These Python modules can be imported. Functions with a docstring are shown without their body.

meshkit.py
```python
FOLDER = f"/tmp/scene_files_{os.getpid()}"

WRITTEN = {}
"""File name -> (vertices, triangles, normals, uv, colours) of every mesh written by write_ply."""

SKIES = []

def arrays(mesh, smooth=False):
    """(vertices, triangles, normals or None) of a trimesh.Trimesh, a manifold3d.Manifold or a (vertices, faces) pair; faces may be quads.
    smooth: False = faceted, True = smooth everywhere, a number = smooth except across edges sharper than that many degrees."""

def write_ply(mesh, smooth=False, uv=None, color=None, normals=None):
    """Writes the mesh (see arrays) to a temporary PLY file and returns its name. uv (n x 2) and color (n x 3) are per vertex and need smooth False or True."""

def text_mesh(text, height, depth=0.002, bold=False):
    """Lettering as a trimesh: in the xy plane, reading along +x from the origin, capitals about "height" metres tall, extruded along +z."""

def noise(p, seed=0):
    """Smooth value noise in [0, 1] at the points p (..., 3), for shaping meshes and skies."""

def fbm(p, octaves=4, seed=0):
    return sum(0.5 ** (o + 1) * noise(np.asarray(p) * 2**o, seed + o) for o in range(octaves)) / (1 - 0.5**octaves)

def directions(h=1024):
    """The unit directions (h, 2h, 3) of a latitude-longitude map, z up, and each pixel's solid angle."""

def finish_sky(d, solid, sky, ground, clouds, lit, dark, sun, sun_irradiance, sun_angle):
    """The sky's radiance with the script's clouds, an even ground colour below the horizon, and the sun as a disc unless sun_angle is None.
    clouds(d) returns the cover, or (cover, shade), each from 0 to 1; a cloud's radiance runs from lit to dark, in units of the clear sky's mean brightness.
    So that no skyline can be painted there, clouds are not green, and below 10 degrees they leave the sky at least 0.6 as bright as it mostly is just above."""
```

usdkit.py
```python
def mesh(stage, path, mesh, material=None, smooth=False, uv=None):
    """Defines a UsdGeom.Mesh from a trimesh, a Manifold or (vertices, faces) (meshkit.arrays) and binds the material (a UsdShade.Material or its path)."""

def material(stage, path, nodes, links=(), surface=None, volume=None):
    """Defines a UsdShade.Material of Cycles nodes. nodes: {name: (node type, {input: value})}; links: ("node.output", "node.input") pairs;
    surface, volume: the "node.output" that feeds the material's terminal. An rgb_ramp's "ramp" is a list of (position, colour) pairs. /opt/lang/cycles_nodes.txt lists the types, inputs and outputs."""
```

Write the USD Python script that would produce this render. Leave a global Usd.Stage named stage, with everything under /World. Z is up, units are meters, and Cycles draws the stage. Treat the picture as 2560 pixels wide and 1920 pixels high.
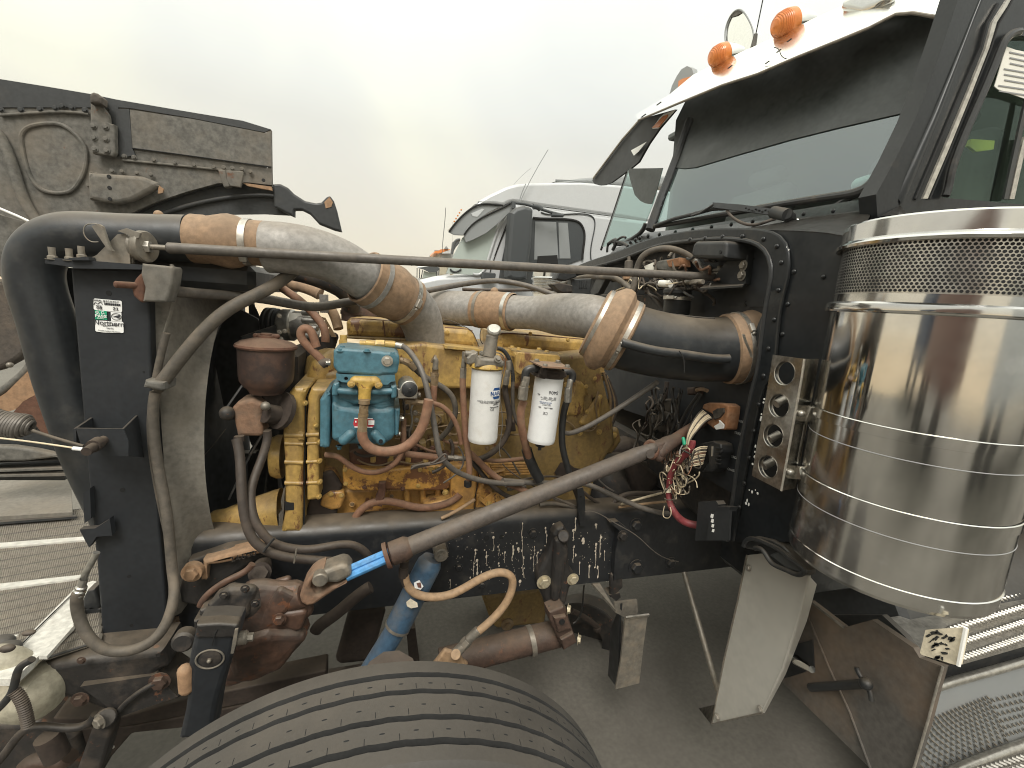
import math, numpy as np, trimesh, shapely, usdkit, meshkit
from shapely.geometry import Polygon
from pxr import Usd, UsdGeom, UsdLux, UsdShade, Gf, Sdf, Vt
stage = Usd.Stage.CreateInMemory()
UsdGeom.SetStageUpAxis(stage, UsdGeom.Tokens.z); UsdGeom.SetStageMetersPerUnit(stage, 1.0)
world = UsdGeom.Xform.Define(stage, '/World'); stage.SetDefaultPrim(world.GetPrim())
UsdGeom.Scope.Define(stage, '/World/Looks')
rng = np.random.default_rng(7)

# ---------------- camera: x runs along the truck to its rear, y across it away from the viewer, z up; the frame's centre line is y = 0
F, YAW, PITCH, ROLL = 1134.0, .286, .176, .069
EYE = np.array([0, -1.954, 1.83])
FW = np.array([math.sin(YAW)*math.cos(PITCH), math.cos(YAW)*math.cos(PITCH), -math.sin(PITCH)])
R0 = np.array([math.cos(YAW), -math.sin(YAW), 0]); U0 = np.cross(R0, FW)
RT = math.cos(ROLL)*R0 + math.sin(ROLL)*U0; UP = -math.sin(ROLL)*R0 + math.cos(ROLL)*U0
cam = UsdGeom.Camera.Define(stage, '/World/camera')
cam.CreateFocalLengthAttr(F/2560*36); cam.CreateHorizontalApertureAttr(36.0); cam.CreateVerticalApertureAttr(27.0)
cam.CreateClippingRangeAttr(Gf.Vec2f(.02, 3000)); cam.CreateExposureAttr(EXPOSURE := .84)
m4 = np.eye(4); m4[0, :3], m4[1, :3], m4[2, :3], m4[3, :3] = RT, UP, -FW, EYE
UsdGeom.Xformable(cam).AddTransformOp().Set(Gf.Matrix4d(*m4.ravel().tolist()))

# ---------------- light: bright dusty overcast
SUN_EL, SUN_AZ = math.radians(52), math.radians(200)     # azimuth from +y towards +x
sd = np.array([math.sin(SUN_AZ)*math.cos(SUN_EL), math.cos(SUN_AZ)*math.cos(SUN_EL), math.sin(SUN_EL)])
sun = UsdLux.DistantLight.Define(stage, '/World/sun')
sun.CreateIntensityAttr(.4); sun.CreateAngleAttr(25.0); sun.CreateColorAttr(Gf.Vec3f(1, .97, .91)); sun.CreateNormalizeAttr(True)
z = sd; x = np.cross([0, 0, 1], z); x /= np.linalg.norm(x); y = np.cross(z, x)
m4 = np.eye(4); m4[0, :3], m4[1, :3], m4[2, :3] = x, y, z
UsdGeom.Xformable(sun).AddTransformOp().Set(Gf.Matrix4d(*m4.ravel().tolist()))
dome = UsdLux.DomeLight.Define(stage, '/World/sky')
CL = 4.95
# an overcast sky: about twice as bright overhead as low down, warm dust towards the horizon, soft uneven cloud
skym = usdkit.material(stage, '/World/Looks/sky', {
    'sky': ('sky_texture', dict(sky_type='single_scattering', sun_disc=False, sun_elevation=SUN_EL, sun_rotation=SUN_AZ, air_density=1.0, aerosol_density=4.0)),
    'tc': ('texture_coordinate', {}), 'map': ('mapping', dict(scale=(1, 1, 1.1), location=(.35, .2, .1))),
    'n': ('noise_texture', dict(scale=1.8, detail=4, roughness=.42, distortion=.5)),
    'r': ('rgb_ramp', dict(ramp=[(.32, (.90*CL, .915*CL, .85*CL)), (.48, (1.0*CL, 1.005*CL, .915*CL)), (.68, (1.20*CL, 1.20*CL, 1.0*CL))])),
    'sep': ('separate_xyz', {}), 'mr': ('map_range', dict(from_min=0.0, from_max=.36, to_min=.9, to_max=0, clamp=True)),
    'hz': ('mix_color', dict(b=(1.02*CL, .90*CL, .68*CL), use_clamp=True)), 'zen': ('map_range', dict(from_min=.3, from_max=1.0, to_min=1.0, to_max=2.3, clamp=True)), 'sc': ('vector_math', dict(math_type='scale')),
    'mx': ('mix_color', dict(fac=.92)), 'bg': ('background_shader', dict(strength=.1))},
    [('tc.generated', 'map.vector'), ('map.vector', 'n.vector'), ('n.fac', 'r.fac'), ('tc.generated', 'sep.vector'), ('sep.z', 'mr.value'), ('mr.result', 'hz.fac'), ('r.color', 'hz.a'), ('sep.z', 'zen.value'),
     ('hz.result', 'sc.vector1'), ('zen.result', 'sc.scale'), ('sky.color', 'mx.a'), ('sc.vector', 'mx.b'), ('mx.result', 'bg.color')], surface='bg.background')
UsdShade.MaterialBindingAPI.Apply(dome.GetPrim()).Bind(skym)
dome.GetPrim().SetCustomDataByKey('label', 'pale yellowish grey overcast dusty sky'); dome.GetPrim().SetCustomDataByKey('kind', 'structure')

# ---------------- helpers: pieces of the photograph (x0, y0, photo pixels per unit) in which outlines were measured
CR = dict(A=(0,0,.3888),B=(0,500,.2893),C=(0,940,.2893),D=(0,1400,.3134),E=(560,640,.2532),F=(560,1000,.2532),G=(1060,680,.2532),H=(1060,1060,.2893),I=(1020,380,.2893),
    J=(1460,0,.2893),K=(1920,0,.2893),L=(1480,480,.2893),M=(1560,880,.2772),N=(1920,440,.3134),O=(1920,900,.3134),Q=(1700,1320,.3888),R=(280,1440,.5787),W=(0,0,1.1573),S=(1560,960,.1356),
    T=(660,690,.0904),V=(0,1140,.3013),a=(820,860,.217),b=(400,1380,.229),c=(880,1380,.3436),d=(0,560,.3858),e=(2200,1400,.3133),f=(1500,420,.1206),g=(1000,560,.09646),U=(0,0,1))
def ray(u, v): return FW + (u-1280)/F*RT - (v-960)/F*UP
def uv(cr, x, y): a, b, s = CR[cr]; return a+x*s, b+y*s
def pt(cr, x, y, val, ax='Y'):
    d = ray(*uv(cr, x, y)); i = 'XYZ'.index(ax); return EYE + d*(val-EYE[i])/d[i]
def P3(cr, s, val=None, ax='Y'):
    """World points: each 'x,y' is measured on the piece cr of the photograph (or on its own, 'K:x,y') and lies on the plane ax = val; a third number overrides val."""
    out = []
    for t in s.split():
        if ':' in t: cr, t = t.split(':')
        t = [float(q) for q in t.split(',')]; out.append(pt(cr, t[0], t[1], t[2] if len(t) > 2 else val, ax))
    return np.array(out)
def mpp(cr, p): return CR[cr][2]*((np.asarray(p)-EYE) @ FW)/F      # metres per unit of piece cr at the point p
def cat(*ms): return trimesh.util.concatenate([m for m in ms if m is not None])
def basis(d):
    d = np.asarray(d, float)/np.linalg.norm(d); h = np.array([0, 0, 1.]) if abs(d[2]) < .9 else np.array([1., 0, 0])
    x = np.cross(h, d); x /= np.linalg.norm(x); return x, np.cross(d, x), d
def spline(P, n):
    P = np.asarray(P, float)
    if len(P) < 3: return P if n <= 1 else np.array([P[0]+(P[1]-P[0])*t for t in np.linspace(0, 1, 3)])
    from scipy.interpolate import CubicSpline
    t = np.r_[0, np.cumsum(np.maximum(np.linalg.norm(np.diff(P[:, :3], axis=0), axis=1), 1e-6)**.5)]
    return CubicSpline(t, P)(np.interp(np.linspace(0, len(P)-1, (len(P)-1)*n+1), np.arange(len(P)), t))
def sweep(P, r, seg=12, caps=True, flat=1.0):
    """A tube through the points with radius r (a number or one per point)."""
    P = np.asarray(P, float); n = len(P); r = np.broadcast_to(r, n)
    T = np.gradient(P, axis=0); T /= np.linalg.norm(T, axis=1)[:, None]
    x, y, _ = basis(T[0]); V = []
    for i in range(n):
        x = x-T[i]*(x@T[i]); x /= np.linalg.norm(x); y = np.cross(T[i], x)
        a = np.arange(seg)*2*math.pi/seg
        V.append(P[i]+r[i]*(np.cos(a)[:, None]*x+np.sin(a)[:, None]*y*flat))
    V = np.vstack(V); f = []
    i = np.arange(n-1)[:, None]*seg; j = np.arange(seg)[None]; k = (j+1) % seg
    a, b, c, d = i+j, i+k, i+seg+k, i+seg+j
    f = np.concatenate([np.stack([a, b, c], -1).reshape(-1, 3), np.stack([a, c, d], -1).reshape(-1, 3)])
    if caps:
        V = np.vstack([V, P[:1], P[-1:]]); c0, c1 = n*seg, n*seg+1; jj = np.arange(seg); kk = (jj+1) % seg
        f = np.vstack([f, np.stack([kk, jj, np.full(seg, c0)], 1), np.stack([jj+(n-1)*seg, kk+(n-1)*seg, np.full(seg, c1)], 1)])
    return trimesh.Trimesh(V, f, process=False)
def tube(cr, s, w, val=None, n=6, seg=12, ax='Y', flat=1.0):
    """A bent hose or pipe; w is its width in units of the piece cr (measured where it starts), or one per point."""
    P = P3(cr, s, val, ax)
    if np.ndim(w) == 0: return sweep(spline(P, n), w/2*mpp(cr, P[len(P)//2]), seg, flat=flat)
    rr = np.array([wi/2*mpp(cr, p) for wi, p in zip(w, P)])
    Q = spline(np.c_[P, rr], n); return sweep(Q[:, :3], np.maximum(Q[:, 3], 1e-4), seg)
def rod(p0, p1, r, r1=None, seg=16, ch=0):
    p0, p1 = np.asarray(p0, float), np.asarray(p1, float); r1 = r if r1 is None else r1
    if not ch: return sweep([p0, p1], [r, r1], seg)
    d = (p1-p0)/np.linalg.norm(p1-p0); return sweep([p0, p0+d*ch, p1-d*ch, p1], [r-ch, r, r1, r1-ch], seg)
def lathe(prof, o, axis, seg=32):
    """prof: (radius, height along the axis) pairs."""
    axis = np.asarray(axis, float)/np.linalg.norm(axis); o = np.asarray(o, float)
    h = np.array([q[1] for q in prof]); r = np.maximum([q[0] for q in prof], 1e-4)
    x, y, d = basis(axis); a = np.arange(seg)*2*math.pi/seg; n = len(prof)
    V = np.vstack([o+d*h[i]+r[i]*(np.cos(a)[:, None]*x+np.sin(a)[:, None]*y) for i in range(n)])
    i = np.arange(n-1)[:, None]*seg; j = np.arange(seg)[None]; k = (j+1) % seg
    f = np.concatenate([np.stack([i+j, i+k, i+seg+k], -1).reshape(-1, 3), np.stack([i+j, i+seg+k, i+seg+j], -1).reshape(-1, 3)])
    return trimesh.Trimesh(V, f, process=False)
def box(c, s, ch=.004, R=None):
    """A chamfered box of size s round c; R: columns are its axes."""
    s = np.asarray(s, float)/2; ch = min(ch, s.min()*.9); V = []
    for sx in (-1, 1):
        for sy in (-1, 1):
            for sz in (-1, 1):
                g = np.array([sx, sy, sz]); V += [g*(s-[0, ch, ch]), g*(s-[ch, 0, ch]), g*(s-[ch, ch, 0])]
    V = np.array(V); V = V if R is None else V @ np.asarray(R).T
    return trimesh.convex.convex_hull(V+np.asarray(c))
def hull(P): return trimesh.convex.convex_hull(np.asarray(P))
_ico = trimesh.creation.icosphere(1)
def blob(P, r, lump=0, seed=0):
    """The smooth hull of balls: castings."""
    r = np.broadcast_to(r, len(P)); m = hull(np.vstack([_ico.vertices*ri+np.asarray(p) for p, ri in zip(P, r)]))
    if lump:
        m = m.subdivide().subdivide(); v = m.vertices
        m = trimesh.Trimesh(v+m.vertex_normals*((meshkit.fbm(v*22, 3, seed)-.5)*lump)[:, None], m.faces)
    return m
def ball(p, r, sq=(1, 1, 1), sub=2):
    m = trimesh.creation.icosphere(sub); m.vertices = m.vertices*r*np.asarray(sq)+np.asarray(p); return m
def smoothpoly(p2, rad=0, n=0):
    g = Polygon(p2)
    if not g.is_valid: g = g.buffer(0)
    if rad: g = g.buffer(-rad, join_style=1).buffer(2*rad, join_style=1).buffer(-rad, join_style=1)
    if g.geom_type != 'Polygon': g = max(g.geoms, key=lambda q: q.area)
    return g
def extr(g, d, bev=0):
    """Extrudes a shapely polygon from height 0 to d; the face at 0 gets a rounded edge bev."""
    if not bev: return trimesh.creation.extrude_polygon(g, d, engine='earcut')
    ms = []; k = 4
    from shapely.geometry import Polygon as Pg
    prev = None; n = 0
    L = g.exterior.length; N = max(40, min(160, int(L/.006)))
    ring = np.array([g.exterior.interpolate(t, normalized=True).coords[0] for t in np.linspace(0, 1, N, endpoint=False)])
    if not shapely.is_ccw(shapely.LinearRing(ring)): ring = ring[::-1]
    tn = np.roll(ring, -1, 0)-np.roll(ring, 1, 0); tn /= np.linalg.norm(tn, axis=1)[:, None]+1e-12; nr = np.stack([tn[:, 1], -tn[:, 0]], 1)
    lev = [(bev*(1-math.sin(t)), bev*(1-math.cos(t))) for t in np.linspace(math.pi/2, 0, k)][::-1]
    lev = [(bev*(1-math.sin(t)), bev*(1-math.cos(t))) for t in np.linspace(0, math.pi/2, k)]
    V = [np.c_[ring-nr*i, np.full(N, zz)] for i, zz in lev]+[np.c_[ring, np.full(N, d)]]
    V = np.vstack(V); m = len(lev)+1
    i = np.arange(m-1)[:, None]*N; j = np.arange(N)[None]; kk = (j+1) % N
    f = np.concatenate([np.stack([i+j, i+kk, i+N+kk], -1).reshape(-1, 3), np.stack([i+j, i+N+kk, i+N+j], -1).reshape(-1, 3)])
    inner = Pg(V[:N, :2]); inner = inner if inner.is_valid else inner.buffer(0)
    inner = inner if inner.geom_type == 'Polygon' else max(inner.geoms, key=lambda q: q.area)
    v2, f2 = trimesh.creation.triangulate_polygon(inner, engine='earcut')
    cap = trimesh.Trimesh(np.c_[v2, np.zeros(len(v2))], f2[:, ::-1], process=False)
    v3, f3 = trimesh.creation.triangulate_polygon(Pg(ring), engine='earcut')
    back = trimesh.Trimesh(np.c_[v3, np.full(len(v3), d)], f3, process=False)
    return cat(trimesh.Trimesh(V, f, process=False), cap, back)
def fix(m):
    try: m.fix_normals()
    except Exception: pass
    return m
def plate(cr, s, val, d, bev=0, rad=0, holes=(), ax='Y', wpx=False):
    """A plate or casting whose outline s lies on the plane ax = val, d metres deep away from the viewer; holes: (x, y, width) in units of cr."""
    P = P3(cr, s, val, ax); k = {'Y': [0, 2], 'X': [1, 2], 'Z': [0, 1]}[ax]; i = 'XYZ'.index(ax)
    g = smoothpoly(P[:, k], rad)
    for (hx, hy, hw) in holes:
        c = pt(cr, hx, hy, val, ax); g = g.difference(shapely.Point(c[k[0]], c[k[1]]).buffer(hw/2*mpp(cr, c), 12))
    m = extr(g, abs(d), 0 if holes else bev); V = np.zeros_like(m.vertices); V[:, k[0]] = m.vertices[:, 0]; V[:, k[1]] = m.vertices[:, 1]
    V[:, i] = val+np.sign(d)*m.vertices[:, 2]
    return fix(trimesh.Trimesh(V, m.faces, process=False))
def slab(P, t, rad=0):
    """A flat plate through free 3-D points (best plane), t thick away from the viewer."""
    P = np.asarray(P, float); c = P.mean(0); u, s, vt = np.linalg.svd(P-c); n = vt[2]
    if n @ (c-EYE) < 0: n = -n
    x = vt[0]; y = np.cross(n, x); g = smoothpoly(np.stack([(P-c)@x, (P-c)@y], 1), rad)
    m = extr(g, t); return fix(trimesh.Trimesh(c+m.vertices[:, :1]*x+m.vertices[:, 1:2]*y+m.vertices[:, 2:]*n, m.faces, process=False))
def ribbon(A, B, t=.003, n=None):
    """A sheet between two polylines of the same length."""
    A, B = np.asarray(A), np.asarray(B); k = len(A); nr = []
    V = np.vstack([A, B]); f = []
    for i in range(k-1): f += [[i, i+1, k+i+1], [i, k+i+1, k+i]]
    m = trimesh.Trimesh(V, f, process=False); vn = m.vertex_normals
    W = V-vn*t; f2 = [q[::-1] for q in (np.array(f)+2*k).tolist()]; e = []
    loop = list(range(k))+list(range(2*k-1, k-1, -1))
    for i in range(len(loop)):
        a, b = loop[i], loop[(i+1) % len(loop)]; e += [[b, a, a+2*k], [b, a+2*k, b+2*k]]
    return fix(trimesh.Trimesh(np.vstack([V, W]), np.array(f+f2+e), process=False))
def hexbolt(p, w, axis=(0, -1, 0), h=None, washer=True):
    """A hexagon head w across on the point p."""
    h = h or w*.45; d = np.asarray(axis, float); d /= np.linalg.norm(d); p = np.asarray(p)
    m = sweep([p, p+d*(h*.8), p+d*h], [w*.55, w*.55, w*.46], 6)
    return cat(m, sweep([p, p+d*h*.15], [w*.78]*2, 14)) if washer else m
def bolt(cr, x, y, val, w, ax='Y', axis=(0, -1, 0), h=None): p = pt(cr, x, y, val, ax); return hexbolt(p, w*mpp(cr, p), axis, h)
def text(s, h, o, ex, ey, depth=.0008, bold=False, centre=True):
    m = meshkit.text_mesh(s, h, depth, bold); v = m.vertices.copy()
    if centre: v[:, 0] -= (v[:, 0].max()+v[:, 0].min())/2; v[:, 1] -= h/2
    ex = np.asarray(ex, float)/np.linalg.norm(ex); ey = np.asarray(ey, float); ey = ey-ex*(ey@ex); ey /= np.linalg.norm(ey)
    return trimesh.Trimesh(np.asarray(o)+v[:, :1]*ex+v[:, 1:2]*ey+v[:, 2:]*np.cross(ex, ey), m.faces, process=False)

count = {}
def path_of(parent): return '/World' if parent is None else str(parent.GetPath())
def newpath(name, parent):
    b = path_of(parent); k = count.get((b, name), 0); count[(b, name)] = k+1
    return f'{b}/{name}' + (f'_{k:03d}' if k else '')
def say(o, label=None, cat=None, group=None, kind=None):
    for k, v in (('label', label), ('category', cat), ('group', group), ('kind', kind)):
        if v: o.SetCustomDataByKey(k, v)
    return o
def obj(name, mesh, mat, parent=None, label=None, cat=None, group=None, kind=None, smooth=35):
    return say(usdkit.mesh(stage, newpath(name, parent), mesh, MT[mat] if isinstance(mat, str) else mat, smooth=smooth).GetPrim(), label, cat, group, kind)
def thing(name, label=None, cat=None, parent=None, group=None, kind=None):
    return say(UsdGeom.Xform.Define(stage, newpath(name, parent)).GetPrim(), label, cat, group, kind)

# ---------------- materials
MT = {}
DUST = (.23, .18, .125)
def M(name, base, rough=.55, metal=0., dirt=None, amt=.45, scale=9., up=.35, rust=0., bump=.12, vary=.25, fine=60., coat=0., rscale=None, spec=.5, zs=1.):
    """Base colour, blotches of dirt, dust lying on faces that look up, rust patches, fine relief."""
    dirt = dirt or DUST; b = np.array(base)
    n = {'g': ('geometry', {}), 'mp': ('mapping', dict(scale=(1, 1, zs))), 'n1': ('noise_texture', dict(scale=scale, detail=5, roughness=.62)), 'n2': ('noise_texture', dict(scale=fine, detail=3, roughness=.6)),
         'v': ('rgb_ramp', dict(ramp=[(.3, tuple(b*(1-vary))), (.7, tuple(b*(1+vary*.7)))])),
         'm1': ('map_range', dict(from_min=.62-.3*amt, from_max=.80-.22*amt, to_min=0, to_max=min(1, .15+amt*.9), clamp=True)), 'd1': ('mix_color', dict(b=dirt)),
         's': ('separate_xyz', {}), 'm2': ('map_range', dict(from_min=.3, from_max=1.0, to_min=0, to_max=up*.75, clamp=True)), 'mm': ('math', dict(math_type='multiply')), 'ms': ('math', dict(math_type='multiply_add', value2=.9, value3=.35)),
         'd2': ('mix_color', dict(b=DUST)), 'ro': ('map_range', dict(from_min=.3, from_max=.7, to_min=max(.03, rough-.12), to_max=min(1, rough+.15), clamp=True)),
         'b': ('bump', dict(strength=bump, distance=.004)), 'p': ('principled_bsdf', dict(metallic=metal, coat_weight=coat, specular_ior_level=spec))}
    l = [('g.position', 'mp.vector'), ('mp.vector', 'n1.vector'), ('g.position', 'n2.vector'), ('n2.fac', 'v.fac'), ('n1.fac', 'm1.value'), ('m1.result', 'd1.fac'), ('v.color', 'd1.a'), ('g.normal', 's.vector'), ('s.z', 'm2.value'),
         ('n1.fac', 'ms.value1'), ('m2.result', 'mm.value1'), ('ms.value', 'mm.value2'), ('mm.value', 'd2.fac'), ('n1.fac', 'ro.value'), ('ro.result', 'p.roughness'), ('n2.fac', 'b.height'), ('b.normal', 'p.normal')]
    last = 'd1.result'
    if rust:
        n |= {'n3': ('noise_texture', dict(scale=rscale or scale*1.9, detail=6, roughness=.7, w=3., dimensions='4D')), 'm3': ('map_range', dict(from_min=.66-.3*rust, from_max=.70-.28*rust, to_min=0, to_max=.92, clamp=True)), 'd3': ('mix_color', dict(b=(.13, .052, .025)))}
        l += [('mp.vector', 'n3.vector'), ('n3.fac', 'm3.value'), ('m3.result', 'd3.fac'), (last, 'd3.a')]; last = 'd3.result'
    l += [(last, 'd2.a'), ('d2.result', 'p.base_color')]
    if metal:
        n['mt'] = ('math', dict(math_type='multiply_add', value2=-metal, value3=metal)); l += [('m1.result', 'mt.value1'), ('mt.value', 'p.metallic')]
    MT[name] = usdkit.material(stage, f'/World/Looks/{name}', n, l, surface='p.BSDF')
def plain(name, base, rough=.5, metal=0., **k):
    MT[name] = usdkit.material(stage, f'/World/Looks/{name}', {'p': ('principled_bsdf', dict(base_color=base, roughness=rough, metallic=metal, **k))}, surface='p.BSDF')
M('black_paint', (.0075, .0085, .0095), .26, amt=.03, up=.10, bump=.015, scale=5, spec=.38, vary=.1)
M('black_dusty', (.012, .014, .017), .6, amt=.14, up=.35, dirt=(.06, .055, .05), bump=.06)
M('black_plastic', (.014, .015, .016), .5, amt=.2, up=.4, dirt=(.09, .08, .065))
M('rail_black', (.012, .013, .015), .45, amt=.28, up=.75, dirt=(.085, .075, .062), scale=14, bump=.1)
M('grimy_black', (.018, .016, .015), .6, amt=.42, up=.5, dirt=(.10, .075, .055), scale=14, bump=.35, rust=.15)
M('gear_rust', (.085, .046, .031), .55, amt=.62, up=.4, dirt=(.030, .024, .020), scale=11, bump=.6, rust=.25, vary=.5, fine=30)
M('rusty_cast', (.058, .034, .024), .7, amt=.4, up=.45, dirt=(.14, .078, .05), scale=13, bump=.5, rust=.2)
M('rust_brown', (.11, .05, .03), .85, amt=.35, up=.5, dirt=(.19, .11, .07), scale=18, bump=.4)
M('dark_brown', (.035, .024, .018), .8, amt=.35, up=.4, dirt=(.085, .058, .042), bump=.35)
M('engine_yellow', (.43, .275, .08), .42, amt=.50, up=.5, dirt=(.15, .09, .045), scale=13, bump=.14, rust=.30, rscale=15, zs=.4)
M('engine_grimy', (.23, .15, .05), .6, amt=.5, up=.5, dirt=(.14, .095, .05), scale=16, bump=.25, rust=.26, zs=.5)
M('engine_orange', (.46, .245, .065), .45, amt=.45, up=.3, dirt=(.20, .11, .055), scale=15, bump=.14, rust=.36, rscale=18, zs=.5)
M('side_cover', (.52, .27, .06), .45, amt=.15, up=.25, dirt=(.3, .15, .06), scale=9, bump=.12, rust=.58, rscale=15)
M('compressor_blue', (.060, .150, .19), .45, amt=.22, up=.35, dirt=(.16, .16, .14), scale=13, bump=.12)
M('valve_yellow', (.42, .27, .06), .5, amt=.35, up=.3, rust=.30, scale=26, dirt=(.3, .17, .06))
M('pipe_grey', (.27, .255, .235), .6, metal=.2, amt=.45, up=.6, dirt=(.205, .18, .15), scale=7, bump=.1)
M('pipe_black', (.016, .018, .020), .42, amt=.26, up=.75, dirt=(.10, .09, .075), scale=9, bump=.1)
M('coupler_tan', (.27, .175, .105), .78, amt=.5, up=.4, dirt=(.19, .135, .095), scale=8, bump=.08)
M('hose_brown', (.20, .10, .058), .75, amt=.45, up=.4, dirt=(.24, .16, .10), scale=13, bump=.12)
M('hose_tan', (.34, .22, .125), .7, amt=.4, up=.35, dirt=(.27, .2, .13), scale=13, bump=.1)
M('hose_grey', (.075, .064, .051), .7, amt=.45, up=.5, dirt=(.19, .15, .11), scale=12, bump=.12)
M('hose_dark', (.045, .034, .027), .65, amt=.4, up=.45, dirt=(.12, .085, .06), scale=12, bump=.15)
M('hose_black', (.02, .02, .02), .4, amt=.2, up=.4, bump=.05)
M('rod_grey', (.11, .098, .086), .55, metal=.2, amt=.35, up=.5, dirt=(.17, .14, .11), scale=11, bump=.1)
M('shaft_grey', (.085, .070, .060), .6, amt=.35, up=.4, dirt=(.14, .105, .08), scale=16, bump=.15, rust=.06)
M('steel', (.50, .47, .42), .38, metal=.85, amt=.3, up=.3, scale=20, bump=.04)
M('dull_steel', (.20, .18, .15), .5, metal=.45, amt=.45, up=.4, scale=22, bump=.12)
M('zinc', (.55, .48, .34), .42, metal=.6, amt=.3, up=.2, scale=30, bump=.05)
M('brass_dirty', (.24, .165, .09), .5, metal=.45, amt=.5, up=.3, scale=24, bump=.1)
M('bolt_yellow', (.50, .33, .10), .45, metal=.2, amt=.35, up=.3, scale=40, bump=.05)
M('reservoir_rust', (.035, .022, .018), .5, amt=.5, up=.6, dirt=(.15, .072, .042), scale=10, bump=.15, rust=.15)
M('pump_dust', (.20, .115, .07), .8, amt=.5, up=.5, dirt=(.10, .08, .06), scale=26, bump=.5)
M('shroud_grey', (.17, .155, .13), .65, amt=.4, up=.3, dirt=(.22, .19, .15), scale=5, bump=.06)
M('hood_dust', (.115, .108, .094), .8, amt=.5, up=.45, dirt=(.185, .155, .12), scale=4, bump=.2, rust=.10, rscale=6, vary=.4, fine=38)
M('hood_dark', (.024, .026, .027), .55, amt=.25, up=.35, dirt=(.08, .072, .06), scale=6, bump=.08)
M('hood_brown', (.07, .058, .048), .85, amt=.45, up=.4, dirt=(.15, .115, .085), scale=10, bump=.5)
M('primer_tan', (.30, .18, .10), .8, amt=.35, up=.3, bump=.15)
M('maroon', (.12, .035, .03), .5, amt=.4, up=.3)
M('filter_white', (.62, .61, .585), .35, amt=.16, up=.15, dirt=(.40, .33, .24), scale=22, bump=.02, vary=.04)
M('filter_new', (.68, .68, .67), .3, amt=.03, up=.08, scale=16, bump=.01, vary=.03)
M('shock_blue', (.045, .088, .14), .45, amt=.42, up=.6, dirt=(.15, .135, .115), scale=13, bump=.08)
M('spline_blue', (.09, .30, .60), .35, amt=.08, up=.1, bump=.03, rust=.18, rscale=30)
M('loom_red', (.20, .035, .04), .55, amt=.3, up=.2, dirt=(.3, .12, .10), scale=18)
M('wire_cream', (.62, .52, .36), .5, amt=.3, up=.1, scale=30)
M('connector_rust', (.25, .115, .05), .75, amt=.3, up=.3, scale=30, rust=.2, bump=.4)
M('tyre', (.026, .0257, .025), .68, amt=.25, up=.26, dirt=(.06, .056, .050), scale=7, bump=.10, fine=140, vary=.15)
M('plate_peeling', (.70, .62, .47), .6, amt=.2, up=.1, scale=18, rust=.0, bump=.15)
M('box_dusty', (.085, .078, .07), .55, amt=.42, up=.4, dirt=(.21, .135, .08), scale=2.6, bump=.08)
M('aluminium', (.46, .44, .40), .36, metal=.9, amt=.12, up=.2, scale=9, bump=.05)
M('grille_bar', (.68, .66, .60), .35, metal=.15, amt=.15, up=.2, scale=9, bump=.02)
M('grille_mesh', (.235, .21, .175), .6, metal=.2, amt=.25, up=.2, scale=7, bump=.1)
M('lamp_bucket', (.36, .33, .25), .55, amt=.35, up=.35, dirt=(.25, .2, .14), scale=9, bump=.06)
M('concrete', (.130, .119, .100), .85, amt=.62, up=.0, dirt=(.062, .055, .046), scale=.55, bump=.25, fine=45, vary=.18)  # dark blotches also paint in shade on the ground by the cab
M('ground', (.42, .33, .22), .95, amt=.3, up=0, dirt=(.36, .27, .17), scale=.05, bump=.2, fine=3)
M('white_truck', (.50, .51, .515), .28, amt=.1, up=.12, scale=2, bump=.0, vary=.03, coat=.3)
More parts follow.
